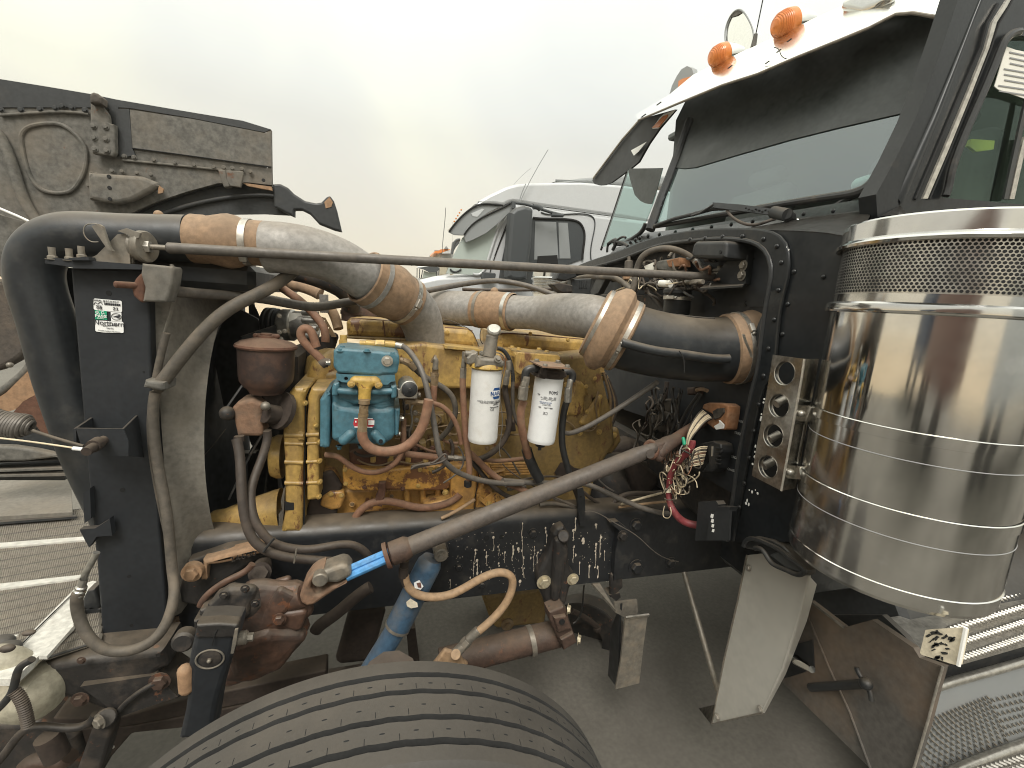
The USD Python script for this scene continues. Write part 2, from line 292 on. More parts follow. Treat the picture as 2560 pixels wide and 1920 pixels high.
M('far_grey', (.24, .25, .25), .5, amt=.2, up=.2, scale=1, vary=.04, fine=3, bump=0)
M('far_dark', (.05, .055, .058), .45, amt=.15, up=.3, scale=1, vary=.04, fine=3, bump=0)
M('stainless', (.62, .615, .595), .08, metal=1., amt=.03, up=.06, dirt=(.42, .38, .32), scale=3.2, bump=.012, fine=18, vary=.06)
M('panel_steel', (.56, .535, .48), .30, metal=.4, amt=.05, up=.08, dirt=(.40, .34, .27), scale=2.5, bump=.003, vary=.03, fine=20)
M('stainless_brushed', (.50, .48, .44), .26, metal=1., amt=.1, up=.1, dirt=(.40, .34, .27), scale=6, bump=.02)
M('chrome', (.80, .79, .76), .06, metal=1., amt=.06, up=.06, dirt=(.5, .45, .38), scale=5, bump=.004, vary=.03)
M('visor_steel', (.86, .86, .82), .10, metal=1., amt=.04, up=.0, scale=3, bump=.006, vary=.02)
M('glint_white', (.80, .80, .77), .3, amt=.06, up=.1, scale=3, bump=.0, vary=.02)
M('amber', (.62, .20, .05), .25, amt=.12, up=.1, bump=.05, vary=.1)
M('paper', (.72, .70, .63), .8, amt=.05, up=0, bump=.0, vary=.02)
M('visor_reflection', (.032, .036, .034), .38, amt=.05, up=.1, bump=.0, dirt=(.08, .08, .07))  # dark colour painted for the visor underside reflected in the glass
plain('hole_black', (.006, .006, .006), .8); plain('ink', (.03, .03, .035), .6); plain('ink_grey', (.25, .25, .25), .6); plain('logo_blue', (.01, .06, .20), .5); plain('sticker_green', (.02, .32, .17), .5)
plain('sticker_white', (.80, .80, .78), .5); plain('sticker_red', (.45, .03, .04), .5); plain('print_white', (.55, .55, .53), .6); plain('splat', (.52, .45, .36), .75); plain('flake', (.75, .74, .70), .6)
plain('peel_dark', (.025, .025, .022), .7); plain('dark_inside', (.10, .12, .105), .8); plain('far_glass', (.42, .47, .43), .12); plain('hivis', (.33, .36, .06), .6); plain('seat_grey', (.10, .11, .105), .8)  # far_glass: the sky's reflection is painted into an opaque pale colour
plain('maroon_far', (.11, .06, .05), .35); plain('denim', (.03, .045, .08), .8)
def pane(name, tint, ior=1.5, rough=.02):
    MT[name] = usdkit.material(stage, f'/World/Looks/{name}', {'f': ('fresnel', dict(IOR=ior)), 'ge': ('geometry', {}), 'iv': ('math', dict(math_type='subtract', value1=1.0)), 'mu': ('math', dict(math_type='multiply')), 't': ('transparent_bsdf', dict(color=tint)), 'g': ('glossy_bsdf', dict(color=(.84, .92, .95), roughness=rough)), 'm': ('mix_closure', {})},
        [('ge.backfacing', 'iv.value2'), ('iv.value', 'mu.value1'), ('f.fac', 'mu.value2'), ('mu.value', 'm.fac'), ('t.BSDF', 'm.closure1'), ('g.BSDF', 'm.closure2')], surface='m.closure')
pane('glass', (.66, .78, .76), 2.45); pane('glass_dark', (.84, .91, .86), 1.6)

# ================= the setting
def sheet(x0, x1, y0, y1, z, n=1): return trimesh.Trimesh([[x0, y0, z], [x1, y0, z], [x1, y1, z], [x0, y1, z]], [[0, 1, 2], [0, 2, 3]], process=False)
obj('ground', sheet(-780, 780, -780, 780, -.004), 'ground', kind='structure', smooth=False)
# concrete slabs with sawn joints
for i, xa in enumerate(np.arange(-14.2, 13, 6.0)):
    for j, ya in enumerate(np.arange(-14.2, 9, 6.0)):
        g = .006
        if i == j == 0: pad = thing('concrete_pavement', kind='structure')
        obj('slab', box([xa+3, ya+3, -.10], [6-g, 6-g, .2], .004), 'concrete', pad, smooth=False)

MT['haze'] = usdkit.material(stage, '/World/Looks/haze', {'v': ('principled_volume', dict(color=(.92, .86, .74), density=.0016, anisotropy=.2))}, volume='v.volume')
obj('haze', box([0, 0, 2.5], [1600, 1600, 7.4], .001), 'haze', None, 'pale dust hanging low over the lot towards the horizon', 'haze', kind='stuff', smooth=False)

# ================= the black truck
T = thing('semi_truck', 'black long-nosed semi truck with its hood tilted open over a dirty yellow engine', 'truck')

# ---------- radiator
rad = thing('radiator', 'black radiator with white and green stickers on its side tank', parent=T)
sideP = plate('U', '176,670 372,673 374,757 379,951 399,1316 408,1417 417,1535 404,1588 257,1607 248,1494 241,1400 237,1368 223,1218 200,951', -.5, .06, bev=.006)
obj('side_tank', sideP, 'black_dusty', rad)
obj('core', box([-.69, .03, 1.26], [.13, .94, 1.04], .01), 'black_dusty', rad); obj('top_tank', box([-.55, .03, 1.85], [.36, .86, .08], .02), 'black_plastic', rad)
for x, y, w, c in ((940, 805, 42, 'B'), (1242, 1485, 16, 'B'), (1060, 985, 40, 'C'), (975, 1225, 0, 'B')):
    if w: p = pt(c, x, y, -.5); obj('bolt_hole', rod(p+[0, -.001, 0], p+[0, .002, 0], w/2*mpp(c, p)), 'hole_black', rad)
for x, y in ((1050, 520), (1030, 130)): p = pt('D', x, y, -.5); obj('bolt_hole', rod(p+[0, -.001, 0], p+[0, .002, 0], .005), 'hole_black', rad)
# bracket shelf, lower lug and spring anchor on the tank
s1 = P3('C', '660,455 1065,460 1080,690 770,690', -.585); s2 = P3('C', '1065,460 1190,335 1240,345 1250,690 1080,690', -.5)
obj('shelf_bracket', cat(plate('C', '655,452 1068,458 1110,560 1110,690 770,690 700,600', -.585, .006), slab([pt('C', 1065, 460, -.585), pt('C', 1190, 340, -.5), pt('C', 1245, 700, -.5), pt('C', 1105, 690, -.585)], .005),
    slab([pt('C', 655, 455, -.585), pt('C', 800, 360, -.5), pt('C', 800, 560, -.5), pt('C', 660, 600, -.585)], .005)), 'black_dusty', rad)
anc = pt('C', 760, 650, -.64)
an = obj('spring_anchor', cat(rod(pt('C', 905, 545, -.58), pt('C', 745, 655, -.66), .011), rod(pt('C', 850, 575, -.60), pt('C', 800, 610, -.63), .016)), 'dark_brown', rad)
obj('dark_fill', plate('B', '440,570 640,590 700,1560 740,2000 620,2000 520,1300', -.34, .04), 'black_dusty', rad); obj('lower_lug', cat(plate('V', '660,610 790,600 880,545 910,520 930,660 800,670 740,760 700,690', -.53, .02), plate('V', '690,310 745,270 755,520 700,560', -.52, .03)), 'black_dusty', rad)  # first plate is a dark sheet added for the shade between pipe and tank
st = obj('sticker', plate('B', '808,850 1052,872 1055,970 935,962 810,948', -.502, .0015, rad=.004), 'sticker_white', rad, 'white serial number sticker topmost on the radiator tank')
def ontank(cr, x, y, s, hpx, mat, bold=False, par=None, Y=-.5032):
    p = pt(cr, x, y, Y); q = pt(cr, x+50, y+4.5, Y); obj('print', text(s, hpx*mpp(cr, p), p, q-p, [0, 0, 1], .0006, bold), mat, par, smooth=False)
ontank('B', 850, 868, 'SERIAL #', 15, 'ink', par=st); ontank('B', 960, 880, '1810757', 18, 'ink', par=st); ontank('B', 858, 930, '08', 24, 'ink', True, par=st); ontank('B', 1000, 940, '21', 24, 'ink', True, par=st)
bars = [box(pt('B', 905+k*6.2, 898+k*.5, -.5031), [.0008+.0012*((k*7) % 3 == 0), .0006, .0055], .0001) for k in range(22)]
obj('barcode', cat(*bars), 'ink', st, smooth=False)
obj('emblem', cat(tube('B', '812,905 830,888 845,898 860,886 885,903', 5, -.503, seg=6), text('WYCO', 9*mpp('B', pt('B', 850, 905, -.503)), pt('B', 852, 912, -.5032), [1, 0, 0], [0, 0, 1], .0006)), 'ink', st)
sg = obj('sticker', plate('B', '820,952 922,960 925,1036 822,1030', -.502, .0015), 'sticker_green', rad, 'green QC pass sticker')
ontank('B', 868, 972, 'Q. C.', 22, 'sticker_white', True, sg); ontank('B', 872, 1003, 'PASS', 24, 'sticker_white', True, sg); ontank('B', 868, 1023, '0002272', 8, 'sticker_white', False, sg)
sw = obj('sticker', plate('B', '957,968 1048,973 1052,1050 960,1044', -.502, .0015), 'sticker_white', rad, 'white sticker with round black emblem')
pc = pt('B', 1004, 1008, -.5032); ring = [pc+[.0105*math.cos(t), 0, .0085*math.sin(t)] for t in np.linspace(0, 2*math.pi, 25)]
obj('emblem', cat(sweep(ring, .0007, 6), plate('B', '972,1010 1000,1000 1035,992 1030,1025 1012,1020 1000,1012', -.5034, .0006)), 'ink', sw)
sn = obj('sticker', plate('B', '820,1040 1055,1052 1066,1062 1068,1150 900,1145 824,1136', -.502, .0015, rad=.004), 'sticker_white', rad, 'white maker sticker lowest on the radiator tank')
ontank('B', 945, 1066, 'Northern', 38, 'ink', False, sn); ontank('B', 950, 1108, 'Ver.01', 12, 'ink', False, sn); ontank('B', 945, 1132, 'Proudly made in the factory', 9, 'ink_grey', False, sn)
obj('underline', slab([pt('B', 885, 1086, -.5032), pt('B', 1018, 1082, -.5032), pt('B', 1018, 1086, -.5032), pt('B', 890, 1091, -.5032)], .0006), 'ink', sn)

# top tank bracket, its bolts, the cowl bracket with rubber puck, the grey strap plate
obj('top_rail', cat(plate('B', '390,520 480,500 1230,560 1235,600 640,590 560,570 390,548', -.54, .05), plate('B', '590,500 760,490 770,520 600,520', -.55, .08)), 'black_dusty', rad)
for x, y in ((452, 480), (600, 490), (705, 470)): p = pt('B', x, y, -.53); obj('bolt', cat(rod(p, p+[0, 0, .02], .007), hexbolt(p-[0, 0, .01], .018, (0, 0, 1), .01)), 'dull_steel', rad)
brk = obj('mount_bracket', plate('B', '740,520 835,475 1015,295 1090,290 1115,400 1125,560 900,545', -.52, .008, rad=.004), 'dull_steel', rad)
obj('mount_bracket', cat(plate('B', '1015,268 1090,243 1210,285 1195,330 1130,320 1110,300', -.53, .01), plate('B', '1110,330 1150,300 1150,545 1125,560', -.51, .05)), 'dull_steel', rad)
obj('spring_clip', tube('B', '850,360 770,350 725,290 740,220 800,205 850,215 880,270 940,430', 9, -.53), 'dull_steel', rad)
obj('strap', plate('B', '790,225 850,205 880,225 940,400 970,440 930,430', -.55, .012), 'dull_steel', rad)
obj('grey_plate', plate('B', '1225,548 1500,575 1508,600 1490,730 1440,885 1230,880 1250,760 1215,640', -.56, .05, bev=.006), 'hood_dust', rad)
obj('stud', rod(pt('B', 985, 728, -.56), pt('B', 1190, 740, -.53), .0085, ch=.003), 'rust_brown', rad)
obj('stud_flange', blob(P3('B', '1175,760 1210,690 1240,660 1235,860 1190,820', -.53), .008), 'rust_brown', rad)
obj('foot', plate('D', '650,770 720,730 1290,665 1300,720 1150,760 800,800', -.55, .2), 'coupler_tan', rad)

# fan shroud: from the radiator's rectangle to a ring
N = 96; ang = np.linspace(0, 2*math.pi, N, endpoint=False)
def shape(t, k):
    a = ang; c, s = np.cos(a), np.sin(a); rr = 1/np.maximum(abs(c), abs(s)); sq = np.stack([c*rr*.47, s*rr*.53], 1); ci = np.stack([c*.395, s*.50*.80], 1); ci = np.stack([c*.445, s*.51], 1)
    return sq*(1-t)+ci*t
rows = [(-.605, 0), (-.59, .04), (-.575, .2), (-.56, .5), (-.545, .8), (-.53, .96), (-.515, 1.0), (-.51, .99)]
V = np.vstack([np.c_[np.full(N, xx), shape(t, 0)[:, 0]*1.0-.0, shape(t, 0)[:, 1]+1.33-.05*t] for xx, t in rows])
i = np.arange(len(rows)-1)[:, None]*N; j = np.arange(N)[None]; k = (j+1) % N
f = np.concatenate([np.stack([i+j, i+k, i+N+k], -1).reshape(-1, 3), np.stack([i+j, i+N+k, i+N+j], -1).reshape(-1, 3)])
obj('fan_shroud', trimesh.Trimesh(V, f, process=False), 'shroud_grey', T, 'dusty grey fan shroud behind the radiator')
obj('shroud_seal', tube('B', '1480,560 1520,700 1440,1100 1345,1560', 60, -.49, flat=.4), 'shroud_grey', T); obj('shroud_seal', tube('C', '1340,130 1300,480 1350,900 1430,1300 1500,1700 1440,2100', 85, -.50, flat=.5), 'hose_grey', T)
fan = thing('fan', 'black engine fan inside the shroud', parent=T)
obj('hub', lathe([(0, -.06), (.09, -.06), (.11, -.03), (.11, .05), (.06, .07), (0, .07)], [-.42, 0, 1.29], [1, 0, 0]), 'black_plastic', fan)
for q in range(8):
    a = q*math.pi/4+.2; c, s = math.cos(a), math.sin(a); A_, B_ = [], []
    for r in np.linspace(.1, .385, 6):
        w = .05+.09*r; A_.append([-.47-.1*w, r*c-w*s, 1.29+r*s+w*c]); B_.append([-.41+.1*w, r*c+w*s, 1.29+r*s-w*c])
    obj('blade', ribbon(A_, B_, .006), 'black_plastic', fan)

# ---------- charge air pipe and couplers
cp = thing('charge_air_pipe', 'black and grey charge air pipe with tan rubber couplers', parent=T)
obj('black_pipe', tube('B', '1640,335 1300,328 1000,318 700,305 500,335 365,430 305,560 320,760 395,1000 475,1300 548,1560 640,1830 770,2180 920,2500 1060,2800', [392, 392, 392, 394, 396, 398, 396, 394, 390, 386, 384, 384, 384, 384, 384], -.40, seg=28), 'pipe_black', cp)
pa, pb = pt('B', 1660, 335, -.40), pt('B', 2310, 380, -.42); ax = (pb-pa); Lc = np.linalg.norm(ax); r_ = 205*mpp('B', pa)
obj('coupler', lathe([(r_*.96, 0), (r_, .004), (r_*1.0, Lc*.18), (r_*.97, Lc*.2), (r_*.99, Lc*.25), (r_*1.1, Lc*.42), (r_*1.13, Lc*.5), (r_*1.08, Lc*.6), (r_*.97, Lc*.68), (r_*.94, Lc*.72), (r_*.95, Lc*.98), (r_*.91, Lc)], pa, ax, 40), 'coupler_tan', cp)
def clamp(parent, c, axis, r, w, screw=None, mat='steel'):
    d = np.asarray(axis)/np.linalg.norm(axis); k = obj('hose_clamp', lathe([(r*.99, -w/2), (r+.002, -w/2), (r+.002, w/2), (r*.99, w/2)], c, d, 48), mat, parent)
    if screw is not None:
        s = np.asarray(screw, float); s -= d*(s@d); s /= np.linalg.norm(s); t = np.cross(d, s); p = np.asarray(c)+s*(r+.007); R_ = np.stack([t, d, s], 1)
        obj('screw_housing', box(p, [.030, w*1.05, .012], .002, R_), mat, k); obj('screw', hexbolt(p+t*.018, .009, t, .006, False), mat, k)
    return k
tocam = EYE-pb
clamp(cp, pa+ax*.755, ax, r_*.96, .018, tocam+[0, 0, -1.0])
obj('grey_pipe', tube('W', '578,534,-.42 640,539,-.42 700,553,-.40 750,575,-.38 785,598,-.36 835,625,-.31 880,652,-.26 905,682,-.21 917,720,-.18 919,752,-.17', [108, 106, 102, 98, 97, 96, 94, 91, 84, 82], seg=28), 'pipe_grey', cp)
pc2, pd2 = pt('W', 786, 597, -.36), pt('W', 886, 655, -.255); ax2 = pd2-pc2; L2 = np.linalg.norm(ax2); r2 = 61*mpp('W', pc2)
obj('coupler', lathe([(r2*.9, 0), (r2*.97, .003), (r2*.98, L2*.28), (r2*1.02, L2*.4), (r2*1.04, L2*.55), (r2*.97, L2*.7), (r2*.93, L2*.75), (r2*.95, L2*.97), (r2*.88, L2)], pc2, ax2, 40), 'coupler_tan', cp)
clamp(cp, pc2+ax2*.2, ax2, r2*.985, .017, None, 'pipe_grey'); clamp(cp, pc2+ax2*.84, ax2, r2*.955, .017, EYE-pd2+np.array([.5, 0, .0]))
bp = pt('B', 1370, 128, -.40); obj('boss', ball(bp, .012), 'coupler_tan', cp)

# ---------- intake pipe to the air cleaner
ip = thing('intake_pipe', 'grey intake pipe with tan couplers and a black rubber elbow', parent=T)
obj('grey_pipe', tube('G', '60,330,.12 300,355,.03 530,368,-.05 880,395,-.17 1120,405,-.26 1300,415,-.33 1500,428,-.42 1650,445,-.50 1760,480,-.54', [325, 335, 340, 330, 335, 400, 425, 435, 430], seg=30), 'pipe_grey', ip)
pe, pf = pt('G', 522, 368, -.05), pt('G', 884, 395, -.17); ax3 = pf-pe; L3 = np.linalg.norm(ax3); r3 = 178*mpp('G', pe)
obj('coupler', lathe([(r3*.95, 0), (r3, .003), (r3*1.0, L3*.3), (r3*1.04, L3*.42), (r3*1.06, L3*.5), (r3*1.02, L3*.62), (r3*1.0, L3*.97), (r3*.95, L3)], pe, ax3, 40), 'coupler_tan', ip)
clamp(ip, pe+ax3*.15, ax3, r3, .014, None, 'dull_steel'); clamp(ip, pe+ax3*.9, ax3, r3, .016, None, 'stainless_brushed'); bpp = pt('G', 695, 190, -.11); obj('boss', ball(bpp, .016), 'coupler_tan', ip)
el = spline(P3('L', '150,1185,-.56 270,1240,-.58 460,1295,-.60 700,1340,-.62 930,1362,-.635 1130,1360,-.65 1240,1352,-.66 1330,1345,-.67', 0), 6)
rel = np.interp(np.linspace(0, 1, len(el)), [0, .15, .5, .8, 1], [.125, .122, .118, .122, .124])*.92
obj('rubber_elbow', sweep(el, rel, 36), 'pipe_black', ip)
def ring_on(i0, i1, k0, k1, mat, name, lip=False):
    q = el[i0:i1+1]; rr = np.linspace(rel[i0]*k0, rel[i1]*k1, len(q)); rr[0] *= .97; rr[-1] *= .97
    return obj(name, sweep(q, rr, 40), mat, ip)
a0 = el[2]; d0 = el[4]-el[0]; r0 = rel[2]
obj('coupler', lathe([(r0*.9, -.075), (r0*1.02, -.07), (r0*1.04, -.055), (r0*1.26, -.03), (r0*1.30, -.012), (r0*1.27, .004), (r0*1.1, .02), (r0*1.08, .05), (r0*1.0, .055)], a0, d0, 48), 'coupler_tan', ip)
clamp(ip, a0+d0/np.linalg.norm(d0)*.036, d0, r0*1.085, .014, [-.6, -1, -.25]); clamp(ip, a0-d0/np.linalg.norm(d0)*.060, d0, r0*1.035, .012, None)
a1 = el[-5]; d1 = el[-1]-el[-9]; r1 = rel[-5]
obj('coupler', lathe([(r1*1.0, -.05), (r1*1.07, -.045), (r1*1.08, .02), (r1*1.15, .035), (r1*1.16, .055), (r1*1.10, .07), (r1*1.0, .072)], a1, d1, 48), 'coupler_tan', ip)
clamp(ip, a1-d1/np.linalg.norm(d1)*.008, d1, r1*1.085, .014, [.15, -1, .75])
obj('clamp_tail', tube('L', '1310,1230 1340,1320 1370,1390 1380,1430', 34, -.83, flat=.15), 'steel', ip)
obj('seam_rib', tube('L', '260,1298,-.702 350,1325,-.714 560,1375,-.733 760,1400,-.743 1000,1435,-.755 1185,1440,-.768', 80), 'pipe_black', ip)
obj('seam_rib', tube('L', '450,1020,-.60 620,1045,-.62 850,1075,-.64 1060,1090,-.66', 26, flat=.5), 'hose_black', ip)
obj('cable_tie', tube('L', '752,1375 790,1440 795,1560', 9, -.765, seg=6), 'hose_black', ip)

# ---------- hood support rod and stay tubes
hr = thing('support_rod', 'long grey hood support rod running from radiator to firewall', parent=T)
q0, q1 = pt('B', 1440, 413, -.5), pt('L', 1060, 735, -.5)
obj('tube', rod(q0, q1, .0142, .0138, ch=.004), 'rod_grey', hr); obj('end', rod(pt('B', 1290, 405, -.5), q0, .007), 'dull_steel', hr); obj('nut', sweep([pt('B', 1248, 402, -.5), pt('B', 1300, 405, -.5)], .0155, 6), 'steel', hr)
pp0, pp1 = pt('B', 1180, 402, -.49), pt('B', 1285, 407, -.50); ap = pp1-pp0
obj('rubber_puck', lathe([(0, 0), (.034, 0), (.037, .003), (.036, .009), (.039, .012), (.041, .016), (.041, .026), (.038, .03), (0, .03)], pp0, ap, 32), 'dull_steel', hr)
pe_ = pt('L', 1105, 735, -.5)
obj('eye', cat(rod(pe_-[0, 0, .02], pe_+[0, 0, .02], .026, ch=.004), rod(pe_+[0, 0, .02], pe_+[0, 0, .028], .028)), 'dull_steel', hr); obj('bolt', hexbolt(pe_+[0, 0, .028], .026, (0, 0, 1), .014), 'dull_steel', hr)
obj('stay_tube', cat(tube('E', '-533,344,-.50 -360,362,-.46 0,390,-.38 400,425,-.34 850,500,-.28 1100,478,-.25 1420,425,-.20 1700,380,-.1', 88), ), 'rod_grey', T)
obj('stay_tube', tube('G', '-80,200,.0 10,188,.0 350,125,.05 650,88,.1 760,90,.1 950,120,.08 1310,240,.0', 52), 'rod_grey', T)
obj('stay_tube', tube('G', '380,170,.25 800,180,.25 1330,165,.2', 32), 'hose_dark', T)
obj('stay_tube', tube('G', '1400,1590,-.5 1700,1480,-.55 2212,1150,-.6 2300,1090,-.62', 50), 'rod_grey', T)
# hoses in front of the shroud
hz = thing('heater_hose', 'grey heater hoses strapped together beside the fan shroud', parent=T)
obj('hose', tube('B', '1360,1620,-.53 1480,1470,-.53 1900,1000,-.5 2212,820,-.47 2400,715,-.43 2560,600,-.38 2700,520,-.3', 106), 'hose_grey', hz)
obj('hose', tube('B', '1345,1560 1400,1300 1440,1150', 60, -.515), 'hose_grey', hz)
obj('strap', plate('B', '1250,1555 1425,1575 1425,1640 1400,1655 1232,1620', -.56, .07, bev=.008), 'hood_dust', hz)
dh = thing('drain_hose', 'looped grey hose under the radiator with a ribbed metal fitting', parent=T)
obj('hose', tube('D', 'C:1345,140,-.53 C:1330,500,-.53 C:1390,900,-.54 C:1450,1250,-.56 D:1375,80,-.58 1390,220,-.60 1370,380,-.63 1270,590,-.66 1110,700,-.67 950,730,-.67 800,695,-.67 680,570,-.66 625,430,-.65 612,330,-.65 625,260,-.65', 78, seg=16), 'hose_grey', dh)
pfit = P3('D', '625,290 645,225 668,160', -.65)
obj('fitting', lathe([(.010, 0), (.0125, .002), (.0125, .006), (.010, .009), (.013, .012), (.013, .016), (.010, .019), (.0125, .022), (.0125, .027), (.009, .03), (.009, .05)], pfit[0], pfit[2]-pfit[0], 20), 'aluminium', dh)
obj('pipe', tube('D', '664,165 690,90 730,20 770,-60', 48, -.64), 'aluminium', dh)

# ================= engine
en = thing('engine', 'yellow inline diesel engine, dirty and rust patched', parent=T)
obj('block', plate('W', '690,800 1000,790 1290,760 1325,900 1330,960 1290,1020 1270,1110 1000,1140 690,1150', -.25, .5, bev=.02), 'engine_grimy', en)
obj('intake_manifold', plate('G', '-420,1010,-.31 -420,790 -380,730 -10,700 205,735 560,772 700,790 920,850 1000,1020 1060,1150 700,1160 0,1150 -400,1290', -.31, .2, bev=.012), 'engine_yellow', en)
obj('gasket_ledge', plate('G', '205,728 560,765 560,785 205,755', -.335, .06), 'bolt_yellow', en)
obj('front_cover', blob([pt('E', 960, 1080, -.22), pt('E', 1080, 1020, -.2), pt('E', 920, 1240, -.22), pt('E', 1100, 1250, -.2), pt('E', 1000, 1100, 0)], [.035, .04, .04, .04, .08]), 'engine_yellow', en)
# valve covers
def rim(cr, s, w, Y, mat='rust_brown'): obj('cover_rim', tube(cr, s, w, Y, n=3), mat, en)
vc = obj('valve_cover', plate('E', '1205,660 1230,622 1300,615 1560,632 1800,655 1820,690 1818,815 1500,805 1215,795', -.16, .34, bev=.022), 'engine_yellow', en)
rim('E', '1230,625 1400,622 1600,640 1800,662', 13, -.145); obj('cover_flange', plate('E', '1195,795 1830,820 1830,850 1195,815', -.19, .4, bev=.004), 'engine_grimy', en)
obj('valve_cover', plate('G', '60,540 205,545 440,562 505,610 545,745 200,730 60,720', -.16, .34, bev=.022), 'engine_yellow', en); rim('G', '205,548 320,555 440,570 480,585', 12, -.147)
obj('valve_cover', plate('G', '722,610 900,600 1690,662 1740,690 1740,840 1340,805 722,755', -.14, .34, bev=.024), 'engine_yellow', en); rim('G', '740,612 900,608 1300,640 1680,672', 11, -.13)
rim('E', '1570,640 1580,700 1590,790', 12, -.17)
obj('cylinder_head', plate('G', '560,772 730,752 1340,805 1785,858 1785,1010 1560,1000 1340,985 920,960 560,900', -.22, .4, bev=.006), 'engine_yellow', en)
obj('flywheel_housing', plate('G', '1330,985 1500,1012 1800,1008 1800,1040 1765,1120 1765,1620 1560,1700 1300,1700 1330,1200', -.2, .4, bev=.012), 'engine_yellow', en)
obj('head_seam', tube('G', '1350,830 1560,848 1782,866', 7, -.222, seg=6), 'hole_black', en); obj('head_seam', tube('G', '1500,1012 1640,1020 1795,1022', 7, -.222, seg=6), 'hole_black', en)
obj('breather_cover', plate('G', '1450,1200 1480,1060 1560,1080 1620,1140 1640,1220 1600,1240 1590,1400 1520,1430 1380,1420 1380,1240', -.26, .1, bev=.018), 'engine_yellow', en)
obj('pedestal', blob(P3('G', '1560,1480 1700,1500 1690,1300 1720,1250', -.25), .014), 'engine_yellow', en)
for x, y in ((1050, 610), (1420, 670), (230, 597)): obj('bolt', bolt('G', x, y, -.165, 26), 'bolt_yellow', en)
for x, y in ((1735, 1235), (1540, 1590), (1730, 1580)): obj('bolt', bolt('G', x, y, -.25, 38), 'bolt_yellow', en)
for x, y, w in ((1400, 1110, 30), (1600, 1130, 30), (1610, 1380, 30), (1400, 1400, 30), (1690, 1050, 26), (1560, 930, 26), (1660, 940, 26), (1370, 880, 26)): obj('bolt', bolt('G', x, y, -.262 if y > 1045 else -.222, w), 'bolt_yellow', en)
for s, w in (('1690,1290 1700,1380 1710,1460 1690,1540 1560,1560', 14), ('1720,1180 1700,1260 1690,1300', 18), ('1480,1560 1600,1530 1700,1540', 12), ('1330,1460 1450,1500 1500,1580', 20)): obj('rear_line', tube('G', s, w, -.27), 'brass_dirty', en)
obj('rear_pad', plate('G', '1400,1440 1520,1440 1530,1560 1410,1570', -.24, .04, bev=.01), 'engine_grimy', en); obj('rear_lug', plate('G', '1640,1230 1700,1220 1710,1330 1660,1340', -.25, .05, bev=.006), 'engine_yellow', en)
for k in range(5): obj('wire_coil', tube('H', f'{1420+k*8},240 {1500+k*9},{235+k*10} {1540},{290+k*6} {1480-k*6},{340} {1430+k*4},{310} {1425},{255+k*6}', 8, -.20, seg=6), 'brass_dirty', en)
obj('oil_stain', plate('H', '1130,420 1180,335 1240,330 1300,380 1420,400 1400,460 1250,450 1160,470', -.259, .003), 'dark_brown', en)
fb = obj('filter_bracket', cat(plate('G', '905,830 925,790 1330,822 1345,850 1335,900 1100,895 1040,940 1010,1010 940,1015 905,985', -.38, .015, bev=.004), ribbon(P3('G', '905,815 1345,838', -.38), P3('G', '830,738 1320,790', -.26), .008)), 'engine_yellow', en)
for x, y in ((870, 738), (935, 757), (1135, 758), (1213, 781)): p = pt('G', x, y+8, -.33); obj('bolt', hexbolt(p, 40*mpp('G', p), (0, 0, 1)), 'bolt_yellow', fb)
# timing gear housing with its ribs, seam and bolts
th = obj('timing_cover', plate('F', '575,350 590,98 640,-72 690,-132 850,-132 802,-22 790,60 792,330 776,640 776,1000 768,1312 556,1312 600,1110 596,600', -.42, .7, bev=.016, rad=.004), 'engine_yellow', en)
obj('timing_cover', plate('F', '862,-122 1060,-122 1060,-82 960,-22 946,30 936,500 942,985 818,1000 814,640 814,300 826,60 826,-30', -.415, .7, bev=.012, rad=.004), 'engine_yellow', en)
obj('gasket_seam', tube('F', '852,-122 812,-30 800,60 800,330 790,640 792,1000 782,1300', 20, -.40, seg=6), 'hole_black', en)
for y0, w0 in ((345, 50), (612, 42), (818, 42), (430, 34)):
    obj('rib', tube('F', f'600,{y0} 690,{y0+2} 782,{y0+6}', w0, -.418, n=2), 'engine_yellow', en); obj('rib', tube('F', f'812,{y0} 880,{y0-4} 938,{y0-6}', w0*.9, -.412, n=2), 'engine_yellow', en)
for x, y in ((905, 252), (940, 412), (944, 600), (946, 806), (938, 952), (802, 30)): obj('bolt', bolt('F', x, y, -.42, 38, axis=(.6, -.8, 0)), 'bolt_yellow', th)
obj('bolt', bolt('F', 640, 1040, -.40, 46), 'brass_dirty', th); obj('pocket', plate('F', '596,1010 690,1015 690,1085 600,1090', -.4215, .01), 'hole_black', th)
obj('idler_cover', plate('F', '700,330 745,295 790,330 790,400 730,410', -.424, .02, bev=.008), 'engine_yellow', th)
pf_ = pt('F', 590, 555, -.3); obj('gear_dome', lathe([(.075, 0), (.075, .02), (.068, .035), (.045, .042), (0, .043)], pf_, [-1, 0, 0], 32), 'engine_yellow', en)
pc0, pc1 = pt('F', 575, 1095, -.32), pt('F', 85, 1165, -.32); m_ = mpp('F', pc0)
obj('crank_cone', lathe([(225*m_, 0), (218*m_, .012), (215*m_, .02), (150*m_, .12), (108*m_, .165), (100*m_, .175), (98*m_, .205), (88*m_, .215), (0, .217)], pc0, pc1-pc0, 40), 'engine_yellow', en)
obj('cone_bracket', plate('F', '530,870 590,860 585,900 560,1000 575,1090 540,1130 545,1310 570,1312 590,1100 600,880', -.40, .03), 'dull_steel', en)
